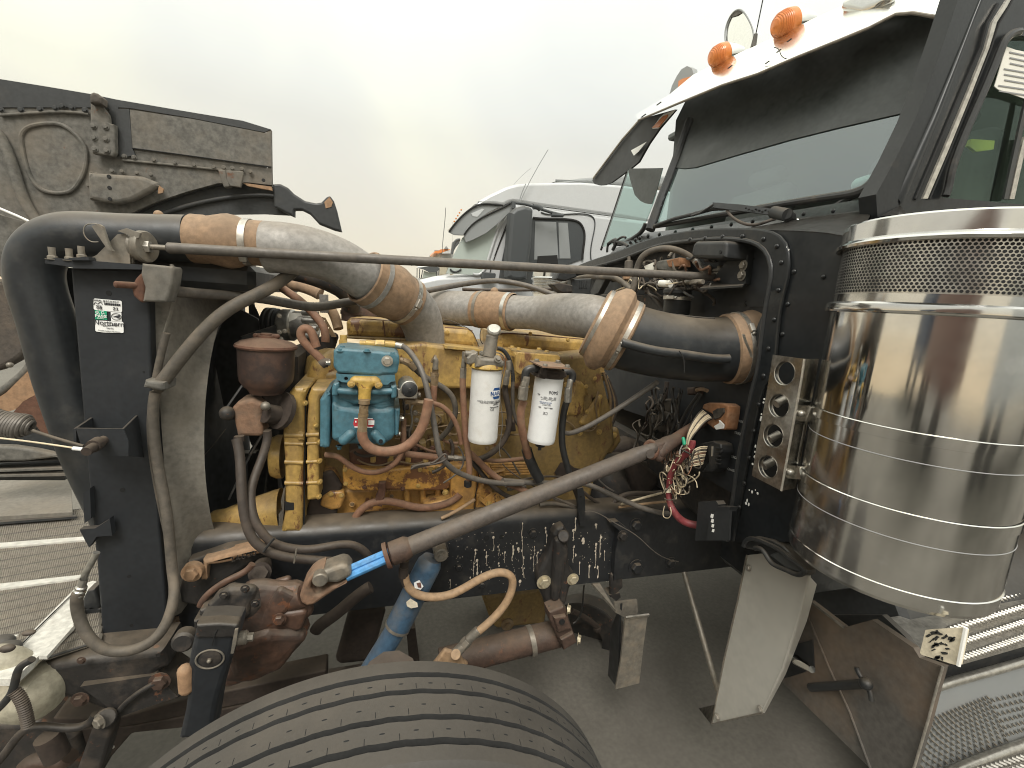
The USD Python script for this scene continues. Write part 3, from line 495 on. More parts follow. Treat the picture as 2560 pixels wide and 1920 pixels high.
# lower block, covers
obj('lower_block', plate('F', '800,1000 950,690 1085,700 1190,885 2212,850 2650,880 2650,1180 1250,1300 800,1330', -.29, .3, bev=.012), 'engine_orange', en)
obj('front_mount', blob(P3('F', '960,760 1050,730 1130,850 990,880 830,1180 860,1080 1060,1180', -.31), .014, .01, 3), 'dark_brown', en)
cv = obj('small_cover', plate('F', '945,1050 965,960 1050,905 1185,903 1197,965 1150,1080 1055,1092', -.335, .03, bev=.01, rad=.008), 'engine_orange', en)
for x, y in ((1160, 940), (1055, 930)): obj('bolt', bolt('F', x, y, -.337, 34), 'bolt_yellow', cv)
sc = obj('side_cover', plate('a', '165,1440 195,1415 460,1435 730,1445 930,1420 1200,1402 1480,1400 1490,1540 1420,1560 1400,1660 1340,1690 700,1685 500,1700 260,1690 170,1620', -.36, .04, bev=.008, rad=.006), 'side_cover', en, 'orange side cover with big patches of brown rust')
for x, y in ((196, 1452), (205, 1610), (1262, 1443), (600, 1660), (860, 1668), (1040, 1632), (1060, 1450), (420, 1650)): obj('bolt', bolt('a', x, y, -.362, 34), 'bolt_yellow' if x < 300 or x > 1000 else 'rust_brown', sc)
obj('cam_cover', plate('a', '240,1240 360,1210 700,1290 1400,1300 1480,1400 900,1430 250,1420', -.33, .08, bev=.012), 'rust_brown', en)
for x in (520, 720, 925, 1125): p = pt('a', x, 1320, -.35); obj('stud', rod(p+[0, 0, .012], p-[0, 0, .012], 32*mpp('a', p)), 'bolt_yellow', en)
ly = pt('F', 1330, 1170, -.325)
obj('casting_rail', plate('F', '1290,1120 1530,1100 1900,1090 2212,1060 2500,1060 2500,1140 1900,1180 1300,1215', -.32, .06, bev=.012), 'engine_orange', en)
obj('casting_pad', plate('F', '1545,1115 1870,1095 1885,1165 1550,1195', -.335, .04, bev=.01), 'engine_orange', en)
obj('casting_number', text('3606', 48*mpp('F', ly), pt('F', 1410, 1165, -.3215), pt('F', 1480, 1162, -.3215)-pt('F', 1340, 1170, -.3215), [0, 0, 1], .002, True), 'dark_brown', en)
for x, y, w in ((1265, 1030, 40), (1805, 1000, 34), (1970, 1000, 44), (2135, 1000, 44), (1655, 950, 36), (2190, 910, 46), (1215, 1160, 34)): obj('boss', cat(rod(pt('F', x, y, -.31), pt('F', x, y, -.28), w/1.6*mpp('F', pt('F', x, y, -.31)))), 'engine_orange', en); obj('bolt', bolt('F', x, y, -.312, w*.62), 'brass_dirty', en)
for x in (1800, 1960, 2110): obj('fin', blob(P3('F', f'{x},890 {x+10},1000', -.31), .012), 'engine_orange', en)
obj('clip', plate('F', '1530,820 1600,815 1590,950 1570,990 1560,1060 1490,1040 1500,960 1520,930', -.38, .03, bev=.004), 'rust_brown', en)
# fuel injection pump at the rear of the cover
ipm = thing('injection_pump', 'orange fuel injection pump with throttle lever', parent=T)
obj('housing', plate('H', '230,360 460,352 456,560 440,772 150,800 0,810 0,700 230,640', -.37, .15, bev=.01), 'engine_orange', ipm)
obj('governor', plate('H', '455,590 520,470 575,420 705,385 705,455 560,470 520,560 600,600 610,700 440,760', -.36, .15, bev=.008), 'engine_orange', ipm)
for k in range(5): obj('delivery_valve', rod(pt('H', 560+k*12, 345+k*22, -.34), pt('H', 880+k*9, 340+k*22, -.34), 13*mpp('H', pt('H', 600, 390, -.34)), ch=.002), 'engine_orange', ipm)
obj('seam', tube('H', '455,380 470,480 440,640 445,770', 7, -.372, seg=6), 'hole_black', ipm)
lv = obj('throttle_lever', plate('H', '455,618 475,612 520,650 590,598 660,600 695,620 690,680 600,700 540,712 505,680 470,655', -.39, .008, holes=((470, 632, 14), (560, 682, 20))), 'engine_orange', ipm)
pg = pt('H', 640, 655, -.395); obj('lever_plate', rod(pg, pg+[0, .004, 0], 58*mpp('H', pg)), 'engine_orange', ipm)
for k in range(9): a_ = k*.62; obj('hole', rod(pg+[.0125*math.cos(a_), -.0012, .0125*math.sin(a_)], pg+[.0125*math.cos(a_), .001, .0125*math.sin(a_)], .0018, seg=8), 'hole_black', ipm)
for x, y in ((185, 590), (560, 690)): obj('bolt', bolt('H', x, y, -.395, 34), 'bolt_yellow', ipm)
for x, y in ((60, 390), (110, 385)): obj('bolt', bolt('H', x, y, -.375, 28), 'bolt_yellow', ipm)

# injection lines
il = thing('injection_lines', 'thin yellowish steel fuel lines between the filters', parent=T)
for s in ('830,805 1040,808 1220,812 1290,840 1300,890 1250,925', '940,650 940,720 960,770 1010,800', '870,945 1000,942 1170,935', '1060,1050 1160,975 1280,955 1420,930 1500,920', '1135,1260 1122,1140 1150,1108 1240,1098', '1310,1110 1332,1150 1328,1240',
          '1960,790 2010,785 2060,790', '1930,965 2000,940 2070,950 2150,980', '1940,1052 2050,1050 2200,1042', '770,1095 900,1090 1050,1100', '1330,770 1420,800 1520,790', '1290,1000 1400,1040 1530,1030', '1700,1100 1800,1120 1900,1160'):
    obj('line', tube('a', s, 22, -.30), 'brass_dirty', il)
for x, y in ((970, 935), (1040, 800), (1400, 1040), (1900, 1205), (1830, 1200)): obj('fitting', bolt('a', x, y, -.31, 36), 'brass_dirty', il)
obj('pump_bracket', plate('a', '950,1165 1100,1160 1100,1250 950,1260', -.32, .05, bev=.006), 'dark_brown', il); obj('bolt', bolt('a', 1000, 1205, -.322, 46), 'rust_brown', il)
obj('pipe_bracket', plate('a', '1180,1110 1320,1100 1340,1230 1200,1260', -.31, .05, bev=.006), 'engine_grimy', il); obj('plug', rod(pt('a', 1225, 870, -.33), pt('a', 1225, 870, -.27), .016), 'engine_grimy', il); obj('lifter_housing', plate('a', '1190,800 1340,810 1350,920 1200,930', -.30, .06, bev=.006), 'engine_grimy', il)

# ---------- air compressor
ac = thing('air_compressor', 'blue air brake compressor on the engine side', parent=T)
hd = obj('cylinder_head', plate('a', '62,70 85,55 160,48 500,75 790,108 822,140 822,210 800,335 770,350 640,352 600,368 110,335 60,260', -.565, .17, bev=.008, rad=.004), 'compressor_blue', ac)
obj('valve_plate', plate('a', '92,342 300,352 770,352 775,425 720,440 690,468 640,470 600,440 240,445 165,440 100,410', -.56, .16, bev=.006, holes=((208, 398, 44),)), 'compressor_blue', ac)
obj('neck', plate('a', '110,440 740,450 735,520 720,640 600,700 300,700 110,640', -.545, .14, bev=.01), 'compressor_blue', ac)
for s in ('40,520 60,455 130,445 120,560 105,605 42,600', '725,490 790,478 795,600 785,632 728,628'): obj('ear', plate('a', s, -.57, .12, bev=.008, rad=.003), 'compressor_blue', ac)
obj('collar', tube('a', '110,535 220,548 340,552', 78, -.56), 'compressor_blue', ac); obj('collar', tube('a', '500,545 620,550 740,540', 78, -.56), 'compressor_blue', ac)
for x in (205, 610): p0_, p1_ = pt('a', x, 560, -.50), pt('a', x, 860, -.50); obj('cylinder', rod(p0_, p1_, 150*mpp('a', p0_), seg=30), 'compressor_blue', ac)
for y_ in (620, 650, 680): obj('fin', rod(pt('a', 610, y_, -.50), pt('a', 610, y_+8, -.50), 156*mpp('a', pt('a', 610, 600, -.5)), seg=30), 'compressor_blue', ac)
obj('crankcase', plate('a', '35,660 120,690 340,730 460,730 700,720 770,745 775,1060 730,1120 650,1165 520,1172 140,1165 40,1110', -.545, .2, bev=.02, rad=.01), 'compressor_blue', ac)
obj('end_cover', plate('a', '765,745 832,742 830,800 812,1050 770,1062', -.53, .16, bev=.008), 'compressor_blue', ac)
obj('mount_flange', plate('F', '946,0 990,-60 1045,-100 1050,20 1040,470 1000,480 942,470', -.53, .2, bev=.01), 'compressor_blue', ac)
lg1, lg2 = P3('a', '180,1110 260,1040', -.555), P3('a', '540,1040 610,1115', -.555)
obj('lug', blob(lg1, 58*mpp('a', lg1[0])), 'compressor_blue', ac); obj('lug', blob(lg2, 54*mpp('a', lg2[0])), 'compressor_blue', ac)
p = pt('a', 608, 1122, -.573); obj('lug_hole', rod(p+[0, -.001, 0], p+[0, .003, 0], 24*mpp('a', p)), 'hole_black', ac); p = pt('a', 208, 398, -.552); obj('lug_hole', rod(p+[0, .001, 0], p+[0, .004, 0], 22*mpp('a', p)), 'hole_black', ac)
for x, y in ((140, 75), (165, 45), (450, 80), (745, 118)): p = pt('a', x, y+8, -.555+.0008*(70-y)); obj('bolt', hexbolt(p, 58*mpp('a', p), (0, 0, 1), .009), 'compressor_blue', hd)
obj('plug', bolt('a', 682, 195, -.567, 84), 'steel', hd, 'bright steel hexagon plug')
for x, y in ((130, 1190), (375, 1180)): p = pt('a', x, y-20, -.50); obj('bolt', hexbolt(p, 50*mpp('a', p), (0, 0, -1), .012), 'compressor_blue', ac)
for x, y in ((835, 855), (795, 1030), (25, 675), (20, 215)): p = pt('a', x, y, -.50); obj('bolt', hexbolt(p, 46*mpp('a', p), (1 if x > 100 else -1, -.4, 0), .012), 'steel', ac)
lb = obj('label', plate('a', '305,858 515,862 530,885 530,940 510,962 305,955 290,920', -.567, .002), 'sticker_red', ac, 'red and white sticker on the crankcase')
obj('label_panel', plate('a', '465,878 535,880 532,932 462,934', -.5685, .001), 'sticker_white', lb); obj('label_panel', plate('a', '312,886 328,886 328,906 312,904', -.5685, .001), 'sticker_white', lb); obj('label_edge', plate('a', '305,852 515,856 515,866 305,862', -.5685, .001), 'sticker_white', lb); obj('label_edge', plate('a', '305,950 512,956 512,966 305,962', -.5685, .001), 'sticker_white', lb)
fl = obj('outlet_flange', cat(plate('a', '262,400 300,382 560,388 600,420 618,460 600,500 560,505 520,480 495,560 490,625 355,625 345,520 320,470 280,495 242,480 238,440', -.585, .05, bev=.012, rad=.006), rod(pt('a', 425, 500, -.575), pt('a', 420, 640, -.575), 70*mpp('a', pt('a', 425, 500, -.575)))), 'valve_yellow', ac, 'yellow outlet flange with rusty edges')
for x, y in ((268, 460), (582, 472)): obj('bolt', bolt('a', x, y, -.588, 56), 'bolt_yellow', fl)
def stack(cr, pts, mat, par, Y, names='fitting'):
    """Screw fittings in a row: (x, y, width, six) at each end."""
    for (xa, ya, xb, yb, w, hx) in pts:
        p0, p1 = pt(cr, xa, ya, Y), pt(cr, xb, yb, Y); r = w/2*mpp(cr, p0); obj(names, sweep([p0, p0+(p1-p0)*.06, p0+(p1-p0)*.94, p1], [r*.92, r, r, r*.92], 6 if hx else 18), mat, par)
stack('a', [(420, 640, 418, 690, 128, 0), (418, 695, 412, 735, 112, 1), (412, 735, 410, 800, 104, 0), (408, 800, 405, 835, 116, 0), (402, 835, 395, 1010, 120, 1)], 'brass_dirty', ac, -.60)
gv = thing('governor_valve', 'silver air governor with a black round cap', parent=ac) if False else None
obj('governor_body', plate('a', '792,510 860,520 1020,545 1035,560 1030,635 800,632', -.55, .06, bev=.003), 'aluminium', ac, 'silver pressure governor with a black cap')
pgv, pgb = pt('a', 938, 522, -.60), pt('a', 900, 455, -.50); rg = 98*mpp('a', pgv)
obj('governor_cylinder', rod(pgv, pgb, rg, rg*1.02, 28, .003), 'aluminium', ac); dg = (pgv-pgb)/np.linalg.norm(pgv-pgb)
cpb = obj('governor_cap', lathe([(rg*.92, 0), (rg*.92, .003), (rg*.7, .007), (rg*.2, .010), (rg*.15, .014), (0, .014)], pgv, dg, 28), 'black_plastic', ac)
bx, by, _ = basis(dg)
for a_ in (.8, 2.37): v_ = bx*math.cos(a_)+by*math.sin(a_); obj('cap_rib', sweep([pgv+dg*.004-v_*rg*.85, pgv+dg*.010, pgv+dg*.004+v_*rg*.85], .002, 6), 'black_plastic', cpb)
obj('bolt', bolt('a', 1048, 585, -.54, 46, axis=(1, -.3, 0)), 'dull_steel', ac)
stack('a', [(890, 660, 960, 668, 60, 1), (960, 668, 1030, 672, 70, 0), (1030, 672, 1130, 682, 64, 1)], 'brass_dirty', ac, -.53)

# ---------- fittings and hoses over the engine
hs = thing('hoses', 'dusty brown and grey hoses running over the engine side', parent=T)
stack('E', [(1340, 862, 1400, 862, 60, 0), (1400, 862, 1490, 868, 72, 0), (1495, 866, 1585, 868, 88, 1), (1590, 868, 1690, 874, 72, 0)], 'bolt_yellow', hs, -.42)
stack('E', [(1180, 780, 1180, 825, 66, 0), (1176, 825, 1178, 905, 84, 1)], 'bolt_yellow', hs, -.40)
stack('E', [(1690, 878, 1770, 892, 64, 0)], 'steel', hs, -.44)
obj('braided_hose', tube('a', '850,22,-.44 920,70,-.46 1000,170,-.49 1090,340,-.53 1150,560,-.55 1200,800,-.56 1250,1080,-.57 1300,1290,-.57 1400,1410,-.56 1520,1490,-.54 1720,1560,-.52 1950,1600,-.5 2250,1605,-.48', 68), 'rod_grey', hs)
obj('hose', tube('H', '680,490,-.49 900,505,-.47 1150,512,-.46 1320,510,-.44 1420,525,-.44 1560,585,-.46 1750,670,-.48 1950,745,-.5 2110,772,-.5', 46), 'rod_grey', hs)
stack('E', [(1735, 1030, 1770, 1032, 66, 0), (1770, 1032, 1830, 1060, 74, 1), (1830, 1060, 1890, 1120, 70, 0)], 'brass_dirty', hs, -.45)
obj('hose', tube('a', '960,215,-.44 1040,320,-.43 1150,400,-.42 1290,480,-.42 1410,580,-.42 1465,720,-.42 1440,890,-.41 1290,1090,-.38', 66), 'hose_grey', hs)
obj('hose', tube('a', '395,1000 400,1080 450,1165 560,1228 710,1238 880,1190 1010,1080 1095,930 1140,760 1160,640', 112, -.6, seg=16), 'hose_brown', hs, 'thick rust-brown air hose curving under the blue compressor')
stack('a', [(1205, 165, 1232, 180, 110, 1), (1236, 270, 1236, 330, 74, 0), (1232, 330, 1228, 370, 110, 1), (1225, 370, 1222, 485, 104, 1)], 'brass_dirty', hs, -.42)
obj('elbow', tube('a', '1215,175 1238,190 1240,230 1238,290', 66, -.43), 'dull_steel', hs)
obj('hose', tube('a', '1222,480 1218,560 1212,650 1190,760', 78, -.43), 'hose_brown', hs); obj('hose', tube('a', '1130,685 1240,690 1350,745 1450,870 1505,1000 1540,1150', 56, -.47), 'hose_brown', hs)
stack('a', [(1575, 90, 1572, 170, 62, 0), (1572, 170, 1562, 270, 66, 1), (1560, 275, 1555, 395, 78, 1)], 'dull_steel', hs, -.5)
obj('hose', tube('a', '1552,390 1556,560 1572,850 1592,1100 1622,1330 1622,1570', 72, -.5), 'hose_brown', hs); obj('boot', rod(pt('a', 1612, 1570, -.5), pt('a', 1610, 1645, -.5), 45*mpp('a', pt('a', 1612, 1570, -.5)), ch=.003), 'hose_black', hs)
stack('a', [(2080, 195, 2085, 300, 62, 0), (2072, 300, 2062, 380, 66, 1), (2058, 380, 2045, 470, 74, 1)], 'dull_steel', hs, -.45)
obj('hose', tube('a', '2045,470 2050,600 2090,800 2075,1000 1990,1160 1850,1280 1720,1330', 68, -.43), 'hose_dark', hs)
obj('conduit', tube('a', '1950,50 2040,95 2110,240 2130,430', 48, -.42), 'hose_black', hs)
for k in range(11): p = pt('a', 2105+k*2.6, 225+k*20, -.42); obj('conduit_ring', lathe([(.0055, -.0015), (.0075, 0), (.0055, .0015)], p, pt('a', 2107+k*2.6, 245+k*20, -.42)-p, 12), 'hose_black', hs)
obj('hose', tube('a', '2130,430 2128,640 2150,830 2200,940 2260,990', 44, -.42), 'hose_grey', hs)
obj('wire', tube('a', '1930,100 2010,130 2030,230 1990,480 1985,650 2010,900 1980,1150 1990,1300', 12, -.66), 'hose_grey', hs)
obj('wire', tube('G', '195,478 260,482 380,530 470,585 520,680 545,740', 8, -.2), 'hose_dark', hs); obj('wire', tube('G', '565,560 555,660 580,710', 8, -.1), 'hose_dark', hs)
obj('hose', tube('G', '990,1270,-.56 955,1390,-.56 965,1540,-.55 1000,1700,-.53 1040,1850,-.5', 78), 'hose_brown', hs); obj('sleeve', tube('H', '885,215 915,310 955,400 1000,485', 92, -.5), 'hose_black', hs)
obj('hose', tube('G', '1410,1280 1375,1420 1362,1580 1365,1700 1390,1830 1430,1980', 66, -.5), 'hose_black', hs)
obj('hose', tube('a', '-40,1275 60,1285 150,1320 290,1420 460,1478 620,1462 770,1375 850,1255 872,1120 872,860', 62, -.47), 'hose_brown', hs)
obj('hose', tube('a', '880,1262 1100,1290 1260,1305 1340,1310', 78, -.43), 'hose_brown', hs); stack('a', [(1380, 1308, 1450, 1312, 56, 0), (1450, 1312, 1500, 1314, 72, 1), (1500, 1316, 1580, 1322, 60, 0)], 'dull_steel', hs, -.43)
obj('hose', tube('a', '1580,1322 1760,1330 1900,1345 2050,1340 2250,1320', 50, -.40), 'hose_brown', hs)
obj('hose', tube('F', '1275,1240 1310,1140 1410,1040 1540,1000 1700,1012 1900,1058 2060,1055 2212,1015 2330,930', 74, -.37), 'hose_brown', hs)
obj('hose', tube('H', '395,250 480,330 620,455 760,530 930,605', 54, -.46), 'hose_brown', hs); obj('hose', tube('H', '415,330 500,430 600,540 760,640', 42, -.43), 'hose_dark', hs)
obj('hose', tube('H', '150,815 290,745 380,690 440,650', 30, -.42), 'hose_tan', hs); obj('cable', tube('H', '680,345 760,420 900,510 1100,620 1300,720', 10, -.45), 'hose_dark', hs)
obj('hose', tube('H', '1000,700 1150,690 1330,740', 36, -.4), 'hose_grey', hs); obj('hose', tube('H', '1120,640 1230,680 1330,720', 28, -.4), 'hose_grey', hs); obj('hose', tube('H', '720,565 800,550 880,545', 34, -.42), 'rod_grey', hs)
obj('cable', tube('H', '1500,470 1560,530 1640,580', 14, -.4), 'rod_grey', hs); obj('cable', tube('H', '1390,760 1500,770 1640,850 1800,940 1900,1020 2000,1110 2200,1190', 8, -.5), 'rod_grey', hs)
obj('hose', tube('H', '1700,695 1850,650 2080,590', 20, -.45), 'wire_cream', hs); obj('hose', tube('H', '1680,720 1900,690 2100,670', 22, -.45), 'hose_tan', hs)
for s, w in (('1620,700 1750,610 1900,600 2050,590', 44), ('1380,590 1500,680 1600,715', 30), ('1250,430 1300,560 1330,640', 40), ('700,545 900,470 1220,460', 18)): obj('hose', tube('H', s, w, -.38), 'hose_dark', hs)
obj('rubber_tie', cat(tube('a', '960,1440 1080,1390 1200,1385 1300,1360 1370,1310 1350,1270 1310,1290 1240,1350 1180,1370', 26, -.61), plate('a', '955,1450 965,1410 1190,1370 1200,1395', -.6, .012)), 'hose_dark', hs)
for s, w, m_2, Y_ in (('300,1240 420,1290 560,1280 700,1310', 34, 'hose_dark', -.40), ('880,1100 960,1130 1060,1180 1180,1230 1300,1240', 30, 'hose_brown', -.38), ('1400,1100 1440,1200 1420,1300 1340,1400 1200,1480', 40, 'hose_dark', -.41), ('1700,1330 1760,1420 1860,1480 2000,1560 2212,1640', 26, 'hose_black', -.44),
          ('980,700 960,800 970,900 940,1000 960,1100', 24, 'dull_steel', -.36), ('1240,1000 1300,1080 1380,1130 1500,1140', 36, 'hose_brown', -.37), ('850,600 880,720 870,860', 22, 'hose_dark', -.45), ('1500,1180 1560,1300 1540,1420 1450,1520 1330,1600', 20, 'rod_grey', -.45), ('1900,560 1920,700 1900,860 1950,1000', 26, 'hose_dark', -.36), ('2000,1200 2080,1280 2150,1400 2212,1500', 22, 'hose_grey', -.40), ('340,1330 480,1390 640,1390 760,1350 900,1370 1100,1350', 20, 'brass_dirty', -.385)): obj('line', tube('a', s, w, Y_), m_2, hs)
for k in range(9):
    x, y = rng.uniform(860, 1480), rng.uniform(620, 1200); obj('fitting', bolt('a', x, y, -.335, float(rng.uniform(26, 48))), ('brass_dirty', 'dull_steel', 'rust_brown')[k % 3], hs)
for s in ('860,700 930,690 935,760 865,770', '1380,820 1470,810 1480,900 1390,905', '1050,1140 1130,1130 1135,1220 1060,1225', '1420,1180 1500,1175 1510,1260 1430,1265', '900,1000 960,990 965,1080 905,1085', '2080,900 2160,890 2170,1010 2090,1015'): obj('bracket', plate('a', s, -.335, .05, bev=.006), ('grimy_black', 'engine_grimy', 'dark_brown')[int(s[0]) % 3], hs)
# power steering hoses at the front
for s, w, Y_ in (('120,380,-.5 160,600,-.52 175,900,-.55 215,1200,-.57 300,1390,-.58 450,1500,-.58 700,1562,-.57 1080,1595,-.55', 92, None), ('425,300,-.45 405,480,-.46 310,740,-.50 265,920,-.53 290,1150,-.56 370,1300,-.57 490,1410,-.57 700,1468,-.56 920,1465,-.55 1220,1425,-.53 1380,1490,-.52 1450,1580,-.5', 84, None)):
    obj('power_steering_hose', tube('F', s, w), 'hose_dark', hs)
obj('strap', tube('F', '390,1500 440,1430 500,1360', 26, -.60), 'hose_black', hs); obj('strap', tube('F', '690,1610 705,1540 715,1470', 18, -.60), 'dull_steel', hs)
for k in range(4): obj('loom_cable', tube('G', f'{1770+k*14},{985+k*20} {1820+k*22},{1150+k*30} {1840+k*18},{1330+k*20} {1790+k*10},{1500+k*20} {1700+k*14},1640', 34, -.22), 'hose_dark' if k % 2 else 'brass_dirty', hs)

# ---------- fuel filters
def onround(m, o, d, r, a0, up, lift=.0006):
    """Wraps flat lettering (x across, y up) round a cylinder: o on the axis, d the axis, a0 the angle from the side facing the viewer, up +-1."""
    d = d/np.linalg.norm(d); n = EYE-o; n -= d*(n@d); n /= np.linalg.norm(n); t = np.cross(n, d); v = m.vertices; a = a0+v[:, 0]*up/r
    return trimesh.Trimesh(o+d*(-v[:, 1:2])*up+(np.cos(a)[:, None]*n+np.sin(a)[:, None]*t)*(r+lift+v[:, 2:]), m.faces, process=False)
def canister(name, lab, cr0, t0, cr1, t1, w0, Y, mat):
    p0, p1 = pt(cr0, *t0, Y), pt(cr1, *t1, Y); d = p1-p0; L = np.linalg.norm(d); r = w0/2*mpp(cr0, p0); g = thing(name, lab, parent=T)
    obj('canister', lathe([(r*.9, -.003), (r*1.01, -.002), (r*1.01, .004), (r*.985, .007), (r, .012), (r, L-.014), (r*.975, L-.006), (r*.93, L), (r*.85, L+.001), (r*.6, L-.002), (0, L-.002)], p0, d, 48), mat, g)
    return g, p0, d/L, L, r
f1, o1, d1_, L1, r1_ = canister('fuel_filter', 'dirty white fuel filter canister with a blue hexagonal logo', 'a', (1830, 295), 'a', (1778, 1112), 350, -.55, 'filter_white')
def word(s, h, bold=False): m = meshkit.text_mesh(s, h, .0005, bold); m.vertices[:, 0] -= m.vertices[:, 0].mean(); return m
def flat(pts): return trimesh.creation.extrude_polygon(Polygon(pts), .0005, engine='earcut')
def subd(m, n=2):
    for _ in range(n): m = m.subdivide()
    return m
k1 = r1_*.62; lg = o1+d1_*L1*.29
hexg = [(-1, 0), (-.62, .95), (.62, .95), (1, 0), (.62, -.95), (-.62, -.95)]; hx = np.array(hexg)*k1*.62
obj('logo', onround(subd(flat(hx), 3), lg, d1_, r1_, .82, 1), 'logo_blue', f1); obj('logo', onround(subd(flat([(-k1*.58, -k1*.30), (k1*.7, -k1*.30), (k1*.7, k1*.30), (-k1*.58, k1*.30)]), 3), lg, d1_, r1_, .82, 1, .0012), 'filter_new', f1)
obj('logo', onround(word('NAPA', k1*.40, True), lg+d1_*k1*.2, d1_, r1_, .84, 1, .0019), 'logo_blue', f1)
obj('print', onround(word('MEETS OR EXCEEDS OEM SPECS', .0042, True), o1+d1_*L1*.405, d1_, r1_, .50, 1), 'ink_grey', f1); obj('print', onround(word('Fuel Filter, Filtre a Carburant', .0042), o1+d1_*L1*.425, d1_, r1_, .55, 1), 'ink', f1); obj('print', onround(word('3971', .0055, True), o1+d1_*L1*.452, d1_, r1_, .74, 1), 'ink', f1)
obj('print', onround(word('Replacement Filter', .003), o1+d1_*L1*.482, d1_, r1_, .70, 1), 'ink', f1); obj('print', onround(word('CE', .008), o1+d1_*L1*.525, d1_, r1_, .50, 1), 'ink', f1)
mA = mpp('a', o1)
obj('filter_head', lathe([(0, -.040), (r1_*.6, -.040), (r1_*.8, -.034), (r1_*1.12, -.018), (r1_*1.16, -.008), (r1_*1.0, -.004), (r1_*.9, 0)], o1, d1_, 40), 'valve_yellow', f1)
obj('head_casting', cat(plate('a', '1600,160 1650,110 1720,90 1745,160 1700,225 1640,245 1605,235', -.57, .06, bev=.006), plate('a', '1720,190 1745,150 1890,165 1990,170 2040,210 2035,262 1960,285 1700,270', -.60, .05, bev=.010)), 'dull_steel', f1)
obj('pump_body', cat(rod(pt('G', 640, 830, -.56), pt('G', 672, 650, -.56), 68*mpp('G', o1), 58*mpp('G', o1)), rod(pt('G', 672, 655, -.56), pt('G', 676, 625, -.56), 60*mpp('G', o1), ch=.002)), 'dull_steel', f1)
obj('pump_stem', rod(pt('G', 676, 630, -.56), pt('G', 690, 570, -.56), 28*mpp('G', o1)), 'dull_steel', f1)
pk = pt('G', 690, 590, -.56); dk = pt('G', 697, 530, -.58)-pk; rk = 64*mpp('G', pk)
kn = [(rk*(1+.07*math.cos(9*2*t)), t) for t in np.linspace(0, 2*math.pi, 72, endpoint=False)]; bx, by, bd = basis(dk); V = np.array([pk+bx*r*math.cos(t)+by*r*math.sin(t) for r, t in kn])
obj('primer_knob', hull(np.vstack([V, V+bd*.012, pk+bd*.017+(V-pk)*.8])), 'aluminium', f1, 'knurled silver primer knob')
obj('bolt', bolt('a', 1955, 172, -.605, 60, axis=(.2, -.8, .5)), 'dull_steel', f1); obj('bolt', bolt('a', 1770, 105, -.60, 40), 'dull_steel', f1)
stack('a', [(1580, 110, 1720, 120, 70, 0)], 'dull_steel', f1, -.55)

f2, o2, d2_, L2_, r2_ = canister('fuel_filter', 'clean white fuel filter canister with upside-down printing', 'G', (1237, 1045), 'H', (1008, 150), 284, -.56, 'filter_new')
for s, h, at, a0 in (('3406', .0098, .165, .42), ('Filtro de combustible', .0030, .335, -.05), ('Ne pas trop serrer', .0030, .355, -.05), ('MAX TORQUE', .003, .375, .10), ('CE', .009, .485, .10), ('4L', .007, .225, -.55)):
    obj('print', onround(word(s, h, s == '3406'), o2+d2_*L2_*at, d2_, r2_, a0, -1), 'logo_blue' if 'ser' in s or 'Fil' in s else 'ink', f2)
for k, a0 in enumerate((-.25, .1, .45)):
    h = .012; m = cat(flat([(-h, 0), (-h*.2, 0), (-h*.2, h*.8), (-h, h*.8)]), flat([(.1*h, .2*h), (h*.6, .2*h), (h*.6, .45*h), (.1*h, .45*h)]), flat([(-h*.1, h*.6), (h*.5, h*1.0), (h*.4, h*1.1), (-h*.2, h*.75)])); obj('pictogram', onround(m, o2+d2_*L2_*.255, d2_, r2_, a0, -1), 'ink_grey', f2)
for a0 in (-.35, .05, .45): obj('print', onround(word('OIL', .0042, True), o2+d2_*L2_*.415, d2_, r2_, a0, -1), 'ink', f2)
obj('arrow', onround(flat([(-.008, 0), (.006, 0), (.006, .0012), (-.008, .0012)]), o2+d2_*L2_*.415, d2_, r2_, .25, -1), 'ink', f2)
bs = o2+d2_*L2_
obj('drain_valve', cat(rod(bs, bs+d2_*.006, .006), rod(bs+d2_*.006, bs+d2_*.018, .017, ch=.003), rod(bs+d2_*.018, bs+d2_*.03, .004), box(bs+d2_*.026, [.012, .005, .012], .001)), 'black_plastic', f2)
obj('filter_head', cat(plate('G', '1120,1040 1150,960 1400,985 1420,1030 1370,1060 1240,1075', -.60, .07, bev=.006), rod(o2-d2_*.02, o2, r2_*.95)), 'dark_brown', f2)
obj('head_plate', hull(np.vstack([P3('G', '1165,930 1445,945', -.66), P3('G', '1040,872 1340,890', -.54), P3('G', '1165,945 1445,962', -.66), P3('G', '1040,885 1340,902', -.54)])), 'pump_dust', f2)
for x, y, Y_ in ((1112, 882, -.56), (1322, 893, -.56), (1196, 932, -.65), (1415, 940, -.65)): p = pt('G', x, y, Y_); obj('bolt', hexbolt(p, 44*mpp('G', p), (0, 0, 1), .008), 'dull_steel', f2)
obj('standoff', plate('G', '1165,945 1215,950 1212,1020 1170,1020', -.63, .02), 'dark_brown', f2)
obj('elbow', tube('G', '1130,955 1060,955 1015,975 1000,1030 995,1090', 82, -.58), 'hose_black', f2); stack('G', [(1012, 1030, 1000, 1100, 76, 0), (1000, 1080, 990, 1130, 84, 1), (985, 1130, 970, 1260, 100, 1)], 'dull_steel', f2, -.585)
obj('elbow', tube('G', '1380,990 1440,985 1465,1010 1455,1075', 74, -.58), 'hose_black', f2); stack('G', [(1448, 1060, 1432, 1140, 62, 0), (1428, 1140, 1418, 1285, 74, 1)], 'aluminium', f2, -.585)

